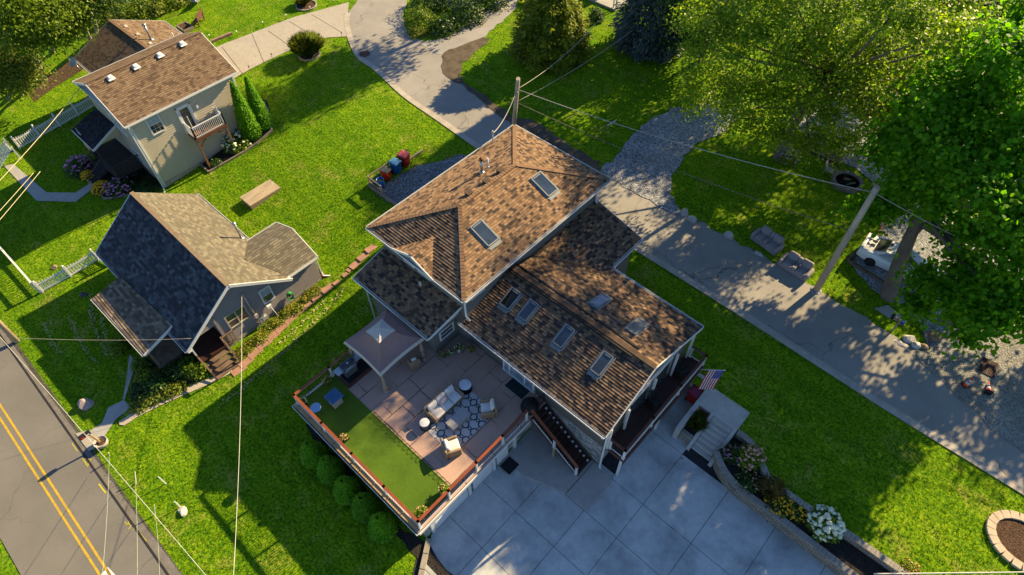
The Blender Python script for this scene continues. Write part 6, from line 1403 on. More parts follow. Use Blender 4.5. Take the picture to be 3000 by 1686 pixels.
# ---------------------------------------------------------------- picket fences
def picket_fence(label, pts, hgt, zfun, posts=True, spacing=.17):
    t = thing('picket_fence', label, 'fence', (pts[0][0],pts[0][1],zfun(pts[0]))); b = B(); bp = []
    for i in range(len(pts)-1):
        a, c = Vector((*pts[i],zfun(pts[i]))), Vector((*pts[i+1],zfun(pts[i+1]))); L = (c-a).length; n = max(2, int(L/spacing)); u = Vector(((c-a).x,(c-a).y,0)).normalized()
        for k in range(n):
            p = a+(c-a)*((k+.5)/n); hh = hgt-.14*math.sin(math.pi*(k+.5)/n); nx, ny = -u.y*.012, u.x*.012; w_ = .045
            for s in (-1,1): pass
            q = [p-u*w_+Vector((0,0,.08)), p+u*w_+Vector((0,0,.08)), p+u*w_+Vector((0,0,hh-.06)), p+Vector((0,0,hh)), p-u*w_+Vector((0,0,hh-.06))]; o_ = Vector((nx,ny,0))
            b.add([x-o_ for x in q]+[x+o_ for x in q], [(4,3,2,1,0),(5,6,7,8,9)]+[(j,(j+1) % 5,5+(j+1) % 5,5+j) for j in range(5)])
        r = B(); r.beam(a+Vector((0,0,.14)), c+Vector((0,0,.14)), .05, .12); r.build('rail', M_WHITE, t)
        r = B(); r.beam(a+Vector((0,0,hgt-.3)), c+Vector((0,0,hgt-.3)), .05, .1); r.build('rail', M_WHITE, t)
    b.build('pickets', M_WHITE, t)
    for p in pts: r = B(); z = zfun(p); r.cbox((*p,z+hgt/2+.02), .12, .12, hgt+.14); r.lathe((*p,z+hgt+.09), [(.09,0),(.07,.04),(0,.1)], 4, False); r.build('post', M_WHITE, t)
    return t
HZ = lambda p: H(p[1])
picket_fence('long white picket fence running from the lattice gate to the cream house', [(-59.1,2.6),(-59.25,4.4),(-59.45,6.2),(-59.65,7.95),(-59.8,9.6)], 1.15, HZ)
picket_fence('short white picket fence between the cottage and the vinyl fence', [(-42.35,-2.6),(-42.15,-.65),(-42.1,1.35),(-41.0,1.6)], 1.05, HZ)
vf = thing('vinyl_fence', 'plain white fence rail line running to the short picket fence', 'fence', (-46,-2.8,-.3)); b = B(); b.beam((-52,-3.05,.7),(-42.45,-2.75,.7), .1, .12); b.beam((-52,-3.05,.05),(-42.45,-2.75,.05), .08, .12)
for k in range(40): x = -52+9.5*k/40; b.beam((x,-3.04+.29*k/40,-.2),(x,-3.04+.29*k/40,.75), .09, .03, (1,0,0))
b.build('panel', M_WHITE, vf)
for x in (-52,-47.2,-42.45): b = B(); b.cbox((x,-3.05+.3*(x+52)/9.5,.3), .13, .13, 1.2); b.build('post', M_WHITE, vf)
la = thing('lattice_arbor', 'white lattice garden gate at the end of the cream house walk', 'arbor', (-58.6,1.3,-.1))
b = B()
for k in range(9): b.beam((-59.4+k*.2,.35,-.1),(-59.4+k*.2,2.05,1.0+0*k), .05, .03, (1,0,0))
for k in range(7): b.beam((-59.4,.45+k*.25,-.02+k*.16),(-57.7,.45+k*.25,-.02+k*.16), .05, .03)
b.build('lattice_panel', M_WHITE, la)
for x, y in ((-59.4,.3),(-57.7,.3),(-59.4,2.1),(-57.7,2.1)): b = B(); b.cbox((x,y,.5), .11, .11, 1.4); b.build('post', M_WHITE, la)
# timber edging of the beds round the cream house
def edging(label, px): 
    t = thing('bed_edging', label, 'edging', tuple(G(*px[0])))
    for u_, v_ in zip(px[:-1], px[1:]): b = B(); b.beam(G(*u_,.06), G(*v_,.06), .12, .2); b.build('timber', mat('edging_timber', (.27,.22,.18), .9, .4, 3), t)
edging('timber edging round the balcony flower bed of the cream house', [(583,478),(612,505),(660,478),(705,452),(752,422),(797,383),(785,322),(757,285)])
edging('timber edging round the front flower bed of the cream house', [(222,500),(258,532),(276,540)]); edging('timber edging at the near end of the front flower bed', [(282,552),(305,583),(360,576),(420,562)])
# ================================================================ vegetation
LEAF4 = np.array([(0,0,0),(.34,.42,.06),(0,1,0),(-.34,.42,.06)]); LEAF6 = np.array([(0,0,0),(.42,.1,.07),(.5,.5,.09),(0,1.0,-.03),(-.5,.5,.09),(-.42,.1,.07)])
SPRAY = np.array([(-.1,0,0),(.1,0,0),(.16,.6,0),(0,1,0),(-.16,.6,0)])
def orient(n_, rng, nrm, shape, size, fwd=None):
    # leaf polygons: local z to nrm, local y to fwd
    nrm = nrm/np.maximum(np.linalg.norm(nrm, axis=1, keepdims=True), 1e-6)
    f = rng.normal(size=(n_,3)) if fwd is None else fwd
    f = f-nrm*np.sum(f*nrm, axis=1, keepdims=True); f /= np.maximum(np.linalg.norm(f, axis=1, keepdims=True), 1e-6)
    s = np.cross(f, nrm)
    return (s[:,None,:]*shape[None,:,0:1]+f[:,None,:]*shape[None,:,1:2]+nrm[:,None,:]*shape[None,:,2:3])*size[:,None,None]
def blob_leaves(blobs, shape, size, per, rng, clump=.45, up=.55, shell=(.62,1.02), nclump=46):
    out = []
    for c, r in blobs:
        r = np.array(r if hasattr(r, '__len__') else (r, r, r*.8)); nc = max(8, int(nclump*(r[0]*r[1])**.5))
        d = rng.normal(size=(nc,3)); d[:,2] = np.where(rng.random(nc) < .8, np.abs(d[:,2]), d[:,2]); d /= np.linalg.norm(d, axis=1, keepdims=True)
        cc = np.array(c)+d*r*rng.uniform(shell[0], shell[1], (nc,1))*(1+.18*np.sin(d[:,0:1]*5+d[:,1:2]*7))
        n = int(per*nc); k = rng.integers(0, nc, n); cs = clump*rng.uniform(.6, 1.5, nc)
        off = rng.normal(size=(n,3))*cs[k][:,None]*np.array((1,1,.5))
        p = cc[k]+off; nr = d[k]*.6+np.array((0,0,up))+rng.normal(size=(n,3))*.5
        sz = size*rng.uniform(.65, 1.3, n); fw = off+rng.normal(size=(n,3))*.3+np.array((0,0,-.25))
        out.append((p[:,None,:]+orient(n, rng, nr, shape, sz, fw)).reshape(-1,3))
    return np.concatenate(out)
M_BARK = mat('bark', (.19,.15,.12), .95, .45, 2.5, .06, 9, stretch=(1,1,.35)); M_BARKP = mat('pale_bark', (.27,.235,.19), .95, .4, 2.5, .05, 9)
def tree(name, label, trunk, limbs, blobs, size, per, m, shape=LEAF4, cat='tree', group=None, bark=None, seed=1, **kw):
    base = tuple(trunk[0][0]); t = thing(name, label, cat, base, group); rng = np.random.default_rng(seed)
    b = B(); pts = [Vector(p) for p, r in trunk]; b.tube([pts[0]-Vector((0,0,.3))]+pts, [trunk[0][1]*1.25]+[r for p, r in trunk], 12)
    for path in limbs: b.tube([Vector(p) for p, r in path], [r for p, r in path], 8)
    r_ = random.Random(seed); ends = [pts[-1], pts[len(pts)//2]]
    for c, r in blobs:
        if (r if not hasattr(r,'__len__') else r[0]) < .95: continue
        c = Vector(c); s_ = min(pts[len(pts)//2:], key=lambda q: (q-c).length); mid = (s_*.5+c*.5)+Vector((r_.uniform(-.4,.4), r_.uniform(-.4,.4), -.25)); L = (c-s_).length; r0 = min(.02+.017*L, trunk[-1][1]*.6)
        b.tube([s_, mid, c], [r0, r0*.7, r0*.3], 7)
        rr = r if not hasattr(r,'__len__') else r[0]
        for k in range(3): e = c+Vector((r_.uniform(-1,1), r_.uniform(-1,1), r_.uniform(-.2,.8)))*rr*.8; b.tube([c*.7+mid*.3, (c+e)/2+Vector((0,0,.1)), e], [r0*.4, r0*.25, .01], 5)
    b.build('trunk', bark or M_BARK, t)
    v = blob_leaves(blobs, shape, size, per, rng, **kw); np_mesh('crown', v, len(shape), m, t); return t
L_MAPLE = leafmat('silver_maple_leaf', (.085,.18,.008), (.18,.31,.012), (.32,.45,.022), .55)
L_BIG = leafmat('broad_leaf', (.055,.20,.004), (.11,.33,.008), (.21,.43,.015), .66, .5, .25)
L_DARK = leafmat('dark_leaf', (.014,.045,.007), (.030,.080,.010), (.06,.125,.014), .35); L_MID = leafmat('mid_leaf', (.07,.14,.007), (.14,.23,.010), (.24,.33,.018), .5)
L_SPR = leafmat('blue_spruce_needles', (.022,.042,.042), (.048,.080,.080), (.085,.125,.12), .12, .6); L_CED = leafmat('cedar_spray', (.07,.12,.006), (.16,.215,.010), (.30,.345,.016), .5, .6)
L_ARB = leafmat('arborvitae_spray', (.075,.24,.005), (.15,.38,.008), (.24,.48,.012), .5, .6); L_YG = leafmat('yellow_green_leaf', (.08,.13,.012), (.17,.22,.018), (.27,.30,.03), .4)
PV = lambda l: [(tuple(P(a, b_, z)), r) for a, b_, z, r in l]
# the large silver maple at the back
tree('silver_maple', 'large light green spreading tree behind the fire pit', [(G(2285,462), .55), (P(2318,372,4.2), .45), (P(2352,318,6.0), .4), (P(2395,262,8.0), .33), (P(2420,215,10), .22)],
     [[(P(2352,318,6.0),.25),(P(2420,290,7.5),.2),(P(2470,262,8.6),.12)], [(P(2330,340,5.2),.22),(P(2350,230,8.5),.16),(P(2360,150,11),.1)]],
     PV([(2075,250,9,2.1),(2110,150,11.5,2.9),(2170,50,13,2.8),(2240,180,11.5,3.0),(2200,300,8.8,2.2),(2330,80,13.5,2.8),(2390,200,11.5,2.9),(2330,300,9,2.4),(2470,100,13,2.6),(2520,230,10.5,2.8),(2460,350,8,2.3),(2610,160,11.5,2.6),(2660,230,9.5,1.9),(2570,340,7.5,1.8),(2250,390,7,1.5),(2150,340,7,1.3),(2040,300,7,1.0),(2060,70,12.5,2.0),(2720,120,11,1.5),(2370,420,6.0,1.3),(2480,430,5.5,1.2),(2290,-30,14,2.4),(2480,0,13.5,2.2),(2600,380,9.3,1.6),(2680,310,10.3,1.7),(2560,290,10,2.0),(2640,60,12,1.8)])+[((-13,42,16.5),2.6),((-9,42.5,17.5),2.8),((-5.5,43,15.5),2.4),((-11,39,19),2.2),((-7,40,18.6),2.0),((-15.5,43,14.5),2.4),((-3.5,41,14.5),1.8),((-4,42,10.5),2.0),((-2.5,40.5,9.5),1.6),((-8,45,8),2.0),((-5,46,8.5),2.0),((-11,44.5,8),1.8),((-4.5,37.5,16),1.6),((-6.8,37,16.5),1.5)],
     .20, 46, L_MAPLE, seed=5, clump=.36, nclump=21, shell=(.6,1.08))
# the broad leaved tree by the car
tree('broad_leaf_tree', 'tall tree with large bright leaves over the parked white car', [(G(2602,868), .5), (P(2632,778,3.4), .42), (P(2668,690,5.5), .36), (P(2702,622,7.3), .30), (P(2728,560,9.0), .22)],
     [[(P(2668,690,5.5),.26),(P(2712,650,6.6),.22),(P(2735,600,8),.15)], [(P(2690,650,6.5),.18),(P(2790,720,6.8),.13),(P(2900,760,7.5),.08)]],
     PV([(2590,462,9,1.0),(2670,420,11,1.7),(2750,330,13,2.2),(2860,230,14,2.3),(2985,240,13,2.5),(2650,500,9.5,1.1),(2800,450,12,2.1),(2740,520,10.5,1.3),(2930,420,13,2.3),(2900,570,12,2.0),(2990,640,11.5,2.0),(2545,628,6,.7),(2608,600,6.8,.7),(2760,610,9,1.1),(2660,560,8,.7),(2720,830,5.6,.8),(2790,880,6.5,.9),(2700,900,4.8,.55),(2880,930,7.5,.85),(2830,800,7.0,.9),(2930,860,8,1.1),(3000,880,8,1.2),(2960,750,9.5,1.3),(2870,690,9,.9),(2790,700,6.5,.55),(2830,985,5.5,.4),(3060,450,13,2.5),(3060,80,14,2.5),(3080,700,11,2),(3060,960,8,1.2)])+[((7.5,33,13),2.4),((3,41,11),2.6),((6.5,40,10.5),2.6),((0.2,42,10.5),2.0),((5,43,11.5),2.4),((8,42,8.5),2.2),((7.2,42.5,11.8),2.2),((2.5,45,10),2.2),((-1.3,37.6,16.2),1.5),((1.2,38,16.6),1.5),((2.6,45.5,7.2),2.0),((5.5,45.5,7),2.0)],
     .235, 29, L_BIG, LEAF6, seed=9, clump=.42, nclump=34, up=.5)
# dark trees beyond
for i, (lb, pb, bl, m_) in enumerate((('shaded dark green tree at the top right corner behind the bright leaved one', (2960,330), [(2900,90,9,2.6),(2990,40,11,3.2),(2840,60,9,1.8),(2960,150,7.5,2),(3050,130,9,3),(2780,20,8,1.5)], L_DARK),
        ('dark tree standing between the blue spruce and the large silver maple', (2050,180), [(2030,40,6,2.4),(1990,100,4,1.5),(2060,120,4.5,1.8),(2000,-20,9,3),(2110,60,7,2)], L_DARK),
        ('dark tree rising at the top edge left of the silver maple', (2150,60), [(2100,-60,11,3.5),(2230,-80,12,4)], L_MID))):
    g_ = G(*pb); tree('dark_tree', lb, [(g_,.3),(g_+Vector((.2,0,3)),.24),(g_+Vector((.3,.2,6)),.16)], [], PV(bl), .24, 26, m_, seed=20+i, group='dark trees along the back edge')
# shade trees standing past the far lawn, whose crowns carry the dappled shade
for i, (x, y, hh, r, lb) in enumerate(((-24,52,19,4.2,'tall tree past the far lawn, nearest the round cedar'),(-15,57,14,4.2,'tall tree past the far lawn, straight behind the blue spruce'),(-9.5,55,12.5,3.6,'tree behind the gravel lot at the top edge'),(-42,48,17,4.6,'tree behind the bushes at the street bend'),(14,45,9,3.6,'tree past the sandy lot beyond the right edge'))):
    rng_ = random.Random(i); z0 = H(y)
    bl = [((x+rng_.uniform(-.6,.6)*r, y+rng_.uniform(-.5,.5)*r, z0+hh*rng_.uniform(.5,.92)), r*rng_.uniform(.38,.6)) for k in range(9)]
    tree('shade_tree', lb, [(Vector((x,y,z0)),.35),(Vector((x,y,z0+hh*.35)),.28),(Vector((x+.2,y,z0+hh*.7)),.15)], [], bl, .34, 14, L_MID, seed=40+i, group='trees past the far lawn')
# conifers
def conifer(name, label, base, h, r, m, n, seed, size=.5, droop=-.25, pw=.85, shape=SPRAY, rag=.25, cat='tree', group=None, lift=0.0):
    t = thing(name, label, cat, tuple(base), group); rng = np.random.default_rng(seed); b = B(); b.tube([Vector(base)-Vector((0,0,.2)), Vector(base)+Vector((0,0,h*.9))], [.05+r*.06, .02], 8); b.build('trunk', M_BARK, t)
    u = rng.random(n)**.75; z = h*(1-u)*.97+.05; prof = np.clip(u, .02, 1)**pw
    prof = np.where(u > .88, prof*(1-(u-.88)*2.2), prof)
    a = rng.uniform(0, 2*np.pi, n); lump = 1+rag*np.sin(a*5+z*2.3)*np.cos(a*3-z*3.1)
    rad = r*prof*lump*rng.uniform(.62, 1.0, n)
    p = np.stack([rad*np.cos(a), rad*np.sin(a), z], 1)+np.array(base)
    out = np.stack([np.cos(a), np.sin(a), np.zeros(n)], 1); nr = out*.5+np.array((0,0,.8))+rng.normal(size=(n,3))*.35; fw = out+np.array((0,0,droop))+rng.normal(size=(n,3))*.35
    np_mesh('crown', (p[:,None,:]+orient(n, rng, nr, shape, size*rng.uniform(.6,1.3,n), fw)).reshape(-1,3), len(shape), m, t); return t
conifer('blue_spruce', 'large grey blue spruce at the back edge of the dark lawn', G(1900,135), 13, 3.6, L_SPR, 18000, 3, .42, -.3)
conifer('round_cedar', 'broad round topped cedar beside the side drive', G(1612,160), 6.6, 3.5, L_CED, 20000, 4, .42, .35, .42, rag=.28)
def hedge_cone(label, x, y, h, r, seed, m=None, group='clipped arborvitae along the deck wall', z=None, pw=.5):
    return conifer('arborvitae', label, (x, y, H(y) if z is None else z), h, r, m or L_ARB, int(2600*h*r), seed, .13, .5, pw, LEAF4, .05, 'shrub', group)
for i, x in enumerate((-18.25,-16.75,-15.25,-13.75,-12.3)): hedge_cone(('rounded arborvitae under the deck wall farthest from the driveway','rounded arborvitae under the deck wall, second from the far end','middle one of the five rounded arborvitae along the deck wall','rounded arborvitae under the deck wall, second from the driveway','rounded arborvitae under the deck wall nearest the driveway')[i], x, 2.85+.08*(i%2), 1.9+.12*math.sin(i*2.1), .78, 60+i)
g1, g2 = G(742,398), G(776,372); hedge_cone('taller pointed arborvitae beside the white hydrangea at the cream house', g1.x, g1.y, 5.2, .95, 71, group='pointed arborvitae at the cream house', pw=.75); hedge_cone('slimmer pointed arborvitae at the outer corner of the cream house bed', g2.x, g2.y, 4.9, .85, 72, group='pointed arborvitae at the cream house', pw=.75)
# shrubs and flowers
def shrub(name, label, base, r, h, m, n, size, flowers=None, seed=1, shape=LEAF4, group=None, cat='shrub', fsize=.09, fcount=60, fz=.75, lumpy=False):
    t = thing(name, label, cat, tuple(base), group); rng = np.random.default_rng(seed); bx = np.array(base)
    b = B()
    for k in range(5): a = 1.26*k; b.tube([Vector(base)-Vector((0,0,.1)), Vector(base)+Vector((r*.4*math.cos(a), r*.4*math.sin(a), h*.6))], [.02,.008], 5)
    b.build('stems', M_BARK, t)
    d = rng.normal(size=(n,3)); d[:,2] = np.abs(d[:,2])*.9; d /= np.linalg.norm(d, axis=1, keepdims=True); lump = 1+.15*np.sin(d[:,0:1]*6+seed)*np.cos(d[:,1:2]*7)
    p = bx+d*np.array((r,r,h))*rng.uniform(.55,1.0,(n,1))*lump+rng.normal(size=(n,3))*.04
    nr = d+np.array((0,0,.5))+rng.normal(size=(n,3))*.5
    np_mesh('foliage', (p[:,None,:]+orient(n, rng, nr, shape, size*rng.uniform(.6,1.3,n), d+rng.normal(size=(n,3))*.5)).reshape(-1,3), len(shape), m, t)
    if flowers is not None:
        fm, fn = flowers if isinstance(flowers, tuple) else (flowers, 'blossom'); b = B()
        for k in range(fcount):
            q = rng.normal(size=3); q[2] = abs(q[2])+.25; q /= np.linalg.norm(q); c = bx+q*np.array((r,r,h))*rng.uniform(.92,1.06); s = fsize*rng.uniform(.6,1.3)
            pr = [(.0,-.5),(.75,-.3),(1,.1),(.6,.6),(0,.9)] if lumpy else [(.0,-.3),(.9,-.05),(.95,.1),(.45,.3),(0,.32)]
            b.lathe(tuple(c), [(max(u_*s,0), v_*s) for u_, v_ in pr], 7)
        b.build(fn, fm, t)
    return t
F_WHITE = mat('white_petals', (.68,.68,.58), .8, c2=(.50,.56,.38), scale=6); F_PINK = mat('pink_petals', (.55,.24,.46), .8, c2=(.40,.13,.30), scale=8); F_YEL = mat('yellow_petals', (.72,.42,.012), .8, c2=(.50,.26,.008), scale=9); F_RED = mat('mixed_petals', (.55,.06,.05), .8, c2=(.62,.55,.35), scale=9); F_PEACH = mat('peach_petals', (.50,.33,.22), .8, c2=(.42,.16,.18), scale=6)
GR = lambda a, b_, dz=0: tuple(G(a, b_, dz))
shrub('hydrangea', 'large white flowering hydrangea in the walled bed by the driveway', P(2410,1540,.78), .92, 1.05, L_MID, 2600, .15, F_WHITE, 1, fsize=.115, fcount=120, lumpy=True)
shrub('flowering_shrub', 'green shrub with peach flower heads behind the concrete steps', P(2195,1350,.78), .75, 1.1, L_MID, 2200, .13, F_PEACH, 2, fsize=.09, fcount=60, lumpy=True); shrub('flowering_shrub', 'dark pink dotted shrub against the cheek wall of the concrete steps', P(2145,1335,.78), .6, .55, L_DARK, 1600, .1, F_PINK, 3, fsize=.05, fcount=40); shrub('flowering_shrub', 'low sprawling pink and peach flowers in the middle of the walled bed', P(2195,1412,.78), .75, .4, L_DARK, 1600, .1, F_PEACH, 4, fsize=.05, fcount=50)
shrub('coneflowers', 'patch of yellow coneflowers in the walled bed by the driveway', P(2285,1470,.78), .85, .55, L_DARK, 2000, .12, F_YEL, 5, fsize=.065, fcount=150, cat='flowers')
shrub('coneflowers', 'second clump of yellow coneflowers touching the white hydrangea', P(2335,1500,.78), .6, .5, L_DARK, 1300, .12, F_YEL, 55, fsize=.065, fcount=90, cat='flowers')
def grass_clump(label, base, h, r, n, m, seed, name='ornamental_grass', w_=.03, group=None):
    t = thing(name, label, 'ornamental grass', tuple(base), group); rng = np.random.default_rng(seed); a = rng.uniform(0,2*np.pi,n); lean = rng.random(n)**.7; bx = np.array(base)
    r0 = rng.uniform(0,.25,n)*r; hh = h*rng.uniform(.6,1.05,n)*(1-.35*lean)
    o_ = np.stack([np.cos(a),np.sin(a),0*a],1); s_ = np.stack([-np.sin(a),np.cos(a),0*a],1)*w_
    p0 = bx+o_*r0[:,None]; p1 = p0+o_*(lean*r*.45)[:,None]+np.array((0,0,1))*(hh*.7)[:,None]; p2 = p0+o_*(lean*r*1.05)[:,None]+np.array((0,0,1))*(hh)[:,None]
    v = np.stack([p0-s_, p0+s_, p1+s_*.8, p2, p1-s_*.8], 1).reshape(-1,3); np_mesh('blades', v, 5, m, t); return t
L_ORN = leafmat('ornamental_blade', (.05,.09,.012), (.11,.16,.022), (.20,.24,.05), .3); L_STR = leafmat('straw_blade', (.16,.13,.05), (.30,.24,.10), (.42,.34,.17), .3)
grass_clump('tall rounded ornamental grass in a stone ring beside the pale driveway', GRASS_BED, 2.4, 1.45, 1800, L_ORN, 1); grass_clump('straw coloured grass tuft in the walled bed', P(2255,1440,.78), 1.0, .7, 700, L_STR, 2); grass_clump('green gold grass tuft in the block planter beside the concrete steps', (-3.35,18.75,.62), 1.0, .65, 700, L_ORN, 3); grass_clump('spiky grass in the round bed beyond the pale driveway', (RING2.x-.4,RING2.y,RING2.z), 1.2, .9, 500, L_ORN, 4)
# cream house beds
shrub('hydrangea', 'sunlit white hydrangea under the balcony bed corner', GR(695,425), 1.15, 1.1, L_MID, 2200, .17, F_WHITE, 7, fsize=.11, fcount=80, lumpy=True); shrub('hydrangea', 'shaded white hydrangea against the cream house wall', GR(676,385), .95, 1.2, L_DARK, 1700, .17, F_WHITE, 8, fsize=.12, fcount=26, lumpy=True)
shrub('flowering_shrub', 'pink flowering bush left of the dark porch stairs', GR(240,500), 1.15, 1.2, L_DARK, 2200, .13, F_PINK, 9, fsize=.11, fcount=80); shrub('flowering_shrub', 'pink flowering bush right of the concrete walk', GR(352,556), 1.15, .9, L_DARK, 2000, .13, F_PINK, 10, fsize=.1, fcount=75)
shrub('chrysanthemums', 'yellow chrysanthemum mound left of the porch stairs', GR(262,522), .5, .7, L_DARK, 600, .1, F_YEL, 11, fsize=.08, fcount=150, cat='flowers'); shrub('chrysanthemums', 'yellow chrysanthemum mound right of the concrete walk', GR(300,556), .72, .65, L_DARK, 700, .1, F_YEL, 12, fsize=.085, fcount=200, cat='flowers')
shrub('low_shrub', 'low spreading green shrub at the end of the front flower bed', GR(425,552), 1.3, .5, L_DARK, 1800, .13, None, 13); grass_clump('grey green grass tuft in the dark front bed', GR(405,520), .8, .6, 250, L_SPR, 5)
shrub('low_shrub', 'small dark shrub between the balcony posts of the cream house', GR(632,480), .6, .5, L_DARK, 700, .13, None, 14); shrub('low_shrub', 'small dark shrub at the outer tip of the balcony bed', GR(768,330), .5, .5, L_DARK, 500, .13, None, 15)
# cottage front bed and weeds
r_ = random.Random(3)
for i, c in enumerate([(420,1070),(455,1055),(490,1075),(430,1110),(470,1110),(520,1090),(560,1080),(420,1150),(460,1145),(590,1090),(545,1050)]):
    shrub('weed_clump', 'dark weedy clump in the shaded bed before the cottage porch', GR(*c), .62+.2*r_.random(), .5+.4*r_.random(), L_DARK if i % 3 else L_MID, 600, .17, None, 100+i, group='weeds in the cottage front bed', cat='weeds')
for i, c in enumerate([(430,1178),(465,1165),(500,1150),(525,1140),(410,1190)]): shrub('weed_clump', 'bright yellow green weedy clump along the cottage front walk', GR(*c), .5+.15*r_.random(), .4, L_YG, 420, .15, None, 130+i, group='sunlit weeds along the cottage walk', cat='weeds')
grass_clump('straw tuft in the shaded bed before the cottage porch', GR(470,1100), .7, .5, 250, L_STR, 6); shrub('fern_clump', 'feathery green plant beside the cottage porch corner', GR(355,1020), .6, .8, L_MID, 600, .2, None, 150)
for i in range(26):
    t_ = i/25; c = (700+t_*235+r_.uniform(-8,8), 1035-t_*185+r_.uniform(-10,10)); shrub('weed_clump', 'yellowish weeds growing along the cottage side wall', GR(*c), .3+.2*r_.random(), .18+.2*r_.random(), L_YG, 200, .1, F_YEL if i % 4 == 0 else None, 160+i, group='weeds along the cottage side wall', fsize=.035, fcount=8, cat='weeds')
# plants at the maple and the lower right corner
shrub('flowering_shrub', 'pale flowering shrub at the foot of the silver maple', GR(2305,468), .9, 1.0, L_MID, 1200, .14, mat('lilac_petals', (.5,.44,.52), .8), 30, fsize=.06, fcount=90); shrub('low_shrub', 'bright moss green shrub behind the silver maple trunk', GR(2340,425), 1.3, .8, L_YG, 1200, .16, None, 31); shrub('flowering_shrub', 'small orange tipped plant at the bottom edge of the lawn', GR(2665,1665), .45, .35, L_YG, 400, .09, mat('orange_petals', (.6,.22,.08), .8), 32, fsize=.04, fcount=30)
# planting behind the street bend and far left
for i, (px, py, r, h, m_, lb) in enumerate([(1232,70,1.7,1.5,L_MID,'light green bush at the street bend'),(1300,90,1.6,1.3,L_DARK,'dark low bush beside the side drive'),(1370,60,1.9,1.9,L_DARK,'dark bush halfway up the side drive'),(1262,20,2.2,2.4,L_DARK,'dark tall bush behind the street bend'),(1440,15,2.0,2.4,L_DARK,'dark bush at the top end of the side drive'),(1345,8,2.3,2.8,L_SPR,'grey green bush between the dark bushes'),(1222,100,.9,.8,L_YG,'small bright bush at the tip of the street bend'),(1560,5,1.2,1.4,L_MID,'small green bush beside the round cedar'),(1745,60,.8,1.4,L_DARK,'spiky dark plant before the far patio')]):
    shrub('bush', lb, GR(px, py), r, h, m_, int(900*r), .2, None, 200+i, group='bushes round the side drive', cat='bush')
for i, (px, py, r, h, m_) in enumerate([(300,62,2.0,1.4,L_MID),(345,50,2.2,1.6,L_YG),(400,35,2.4,1.7,L_MID),(450,25,2.2,1.3,L_YG),(500,12,2.0,1.2,L_MID),(365,15,2.4,2.0,L_DARK),(430,0,2.4,1.8,L_MID),(530,-2,2,1.2,L_YG)]):
    shrub('bush', 'sunlit leafy bush in the wild border at the top left', GR(px, py), r, h, m_, int(700*r), .24, None, 220+i, group='bushes of the wild border', cat='bush')
for i, (pb, bl, m_, lb) in enumerate((((130,235),[(35,30,10,2.8),(110,55,9.5,2.3),(70,100,8,2.2),(150,100,7.5,1.7),(190,85,7.5,1.5),(20,90,8.5,2)],L_MID,'leafy tree with the thickest trunk at the top left corner'),((155,155),[(120,0,10,2.6),(180,30,9,1.9),(60,-20,11,2.6)],L_MID,'leafy tree with a slim leaning trunk at the top left'),((268,122),[(215,15,9,2.0),(240,40,7.5,1.0),(170,-10,10,2.2)],L_MID,'slim tree nearest the garage wing at the top left'),((286,103),[(250,-20,9.5,2.0),(300,-15,9,1.6)],L_DARK,'slim tree just beyond the garage ridge'),((25,290),[(20,205,4,1.9),(60,225,3.2,1.5),(10,250,2.8,1.6),(55,190,4.2,1.2),(-10,170,5,2)],L_YG,'bright low tree at the left edge beyond the picket fence'))):
    g_ = G(*pb); tp = P(bl[0][0]+20, bl[0][1]+40, bl[0][2]*.6); tree('leafy_tree', lb, [(g_,.32 if i == 0 else .2),(g_*.5+tp*.5,.25 if i == 0 else .15),(tp,.12)], [], PV(bl), .2, 44, m_, seed=80+i, group='trees at the top left corner', bark=M_BARKP)
# deck planters
def planter(label, x, y, kind, z=zd, m=None, r=.2, h=.32, hang=False):
    t = thing('planter', label, 'planter', (x,y,z), 'flower planters on the deck'); o = Vector((x,y,z)); b = B(); b.lathe(o, [(r*.72,0),(r,h),(r*.9,h),(r*.88,h*.85),(0,h*.86)], 16) if kind != 'box' else b.cbox(o+Vector((0,0,h/2)), r*2, r*2, h); b.build('pot', m or M_BLACK, t)
    rng = np.random.default_rng(int(abs(x*100))); n = 260; d = rng.normal(size=(n,3)); d[:,2] = np.abs(d[:,2]); d /= np.linalg.norm(d, axis=1, keepdims=True); p = np.array((x,y,z+h*.9))+d*r*rng.uniform(.5,1.5,(n,1))
    np_mesh('foliage', (p[:,None,:]+orient(n, rng, d+rng.normal(size=(n,3))*.4, LEAF4, .1*rng.uniform(.6,1.3,n))).reshape(-1,3), 4, L_MID, t); b = B()
    for k in range(22): q = rng.normal(size=3); q[2] = abs(q[2])+.2; q /= np.linalg.norm(q); b.lathe(tuple(np.array((x,y,z+h*.9))+q*r*1.4), [(0,-.01),(.035,0),(.02,.02),(0,.022)], 6)
    b.build('blossom', F_RED if kind != 'white' else F_WHITE, t)
planter('black planter with pale flowers in the far corner of the turf', -19.95, 4.2, 'white'); planter('planter with red flowers on the rail side by the grill', -20.0, 5.85, 'red', m=M_FASC); planter('dark square planter with mixed flowers midway along the turf railing', -16.55, 4.35, 'box', r=.17); planter('lush planter in the sunlit corner of the turf', -10.5, 4.4, 'red', r=.25)
planter('wooden tub against the right railing of the turf', -10.55, 5.95, 'red', m=M_RAWWOOD, h=.4); planter('small dark pot nearest the side wall window', -16.45, 11.5, 'red', r=.16, h=.25); planter('small pot with white flowers under the side wall window', -16.2, 11.85, 'white', r=.16, h=.25); planter('tall pale pot under the side wall window', -15.95, 12.35, 'white', m=mat('pale_pot', (.42,.38,.38), .7), h=.5); planter('clay pot against the taupe wall in the deck corner', -15.5, 12.85, 'red', m=mat('clay', (.40,.17,.08), .8), r=.16, h=.25)
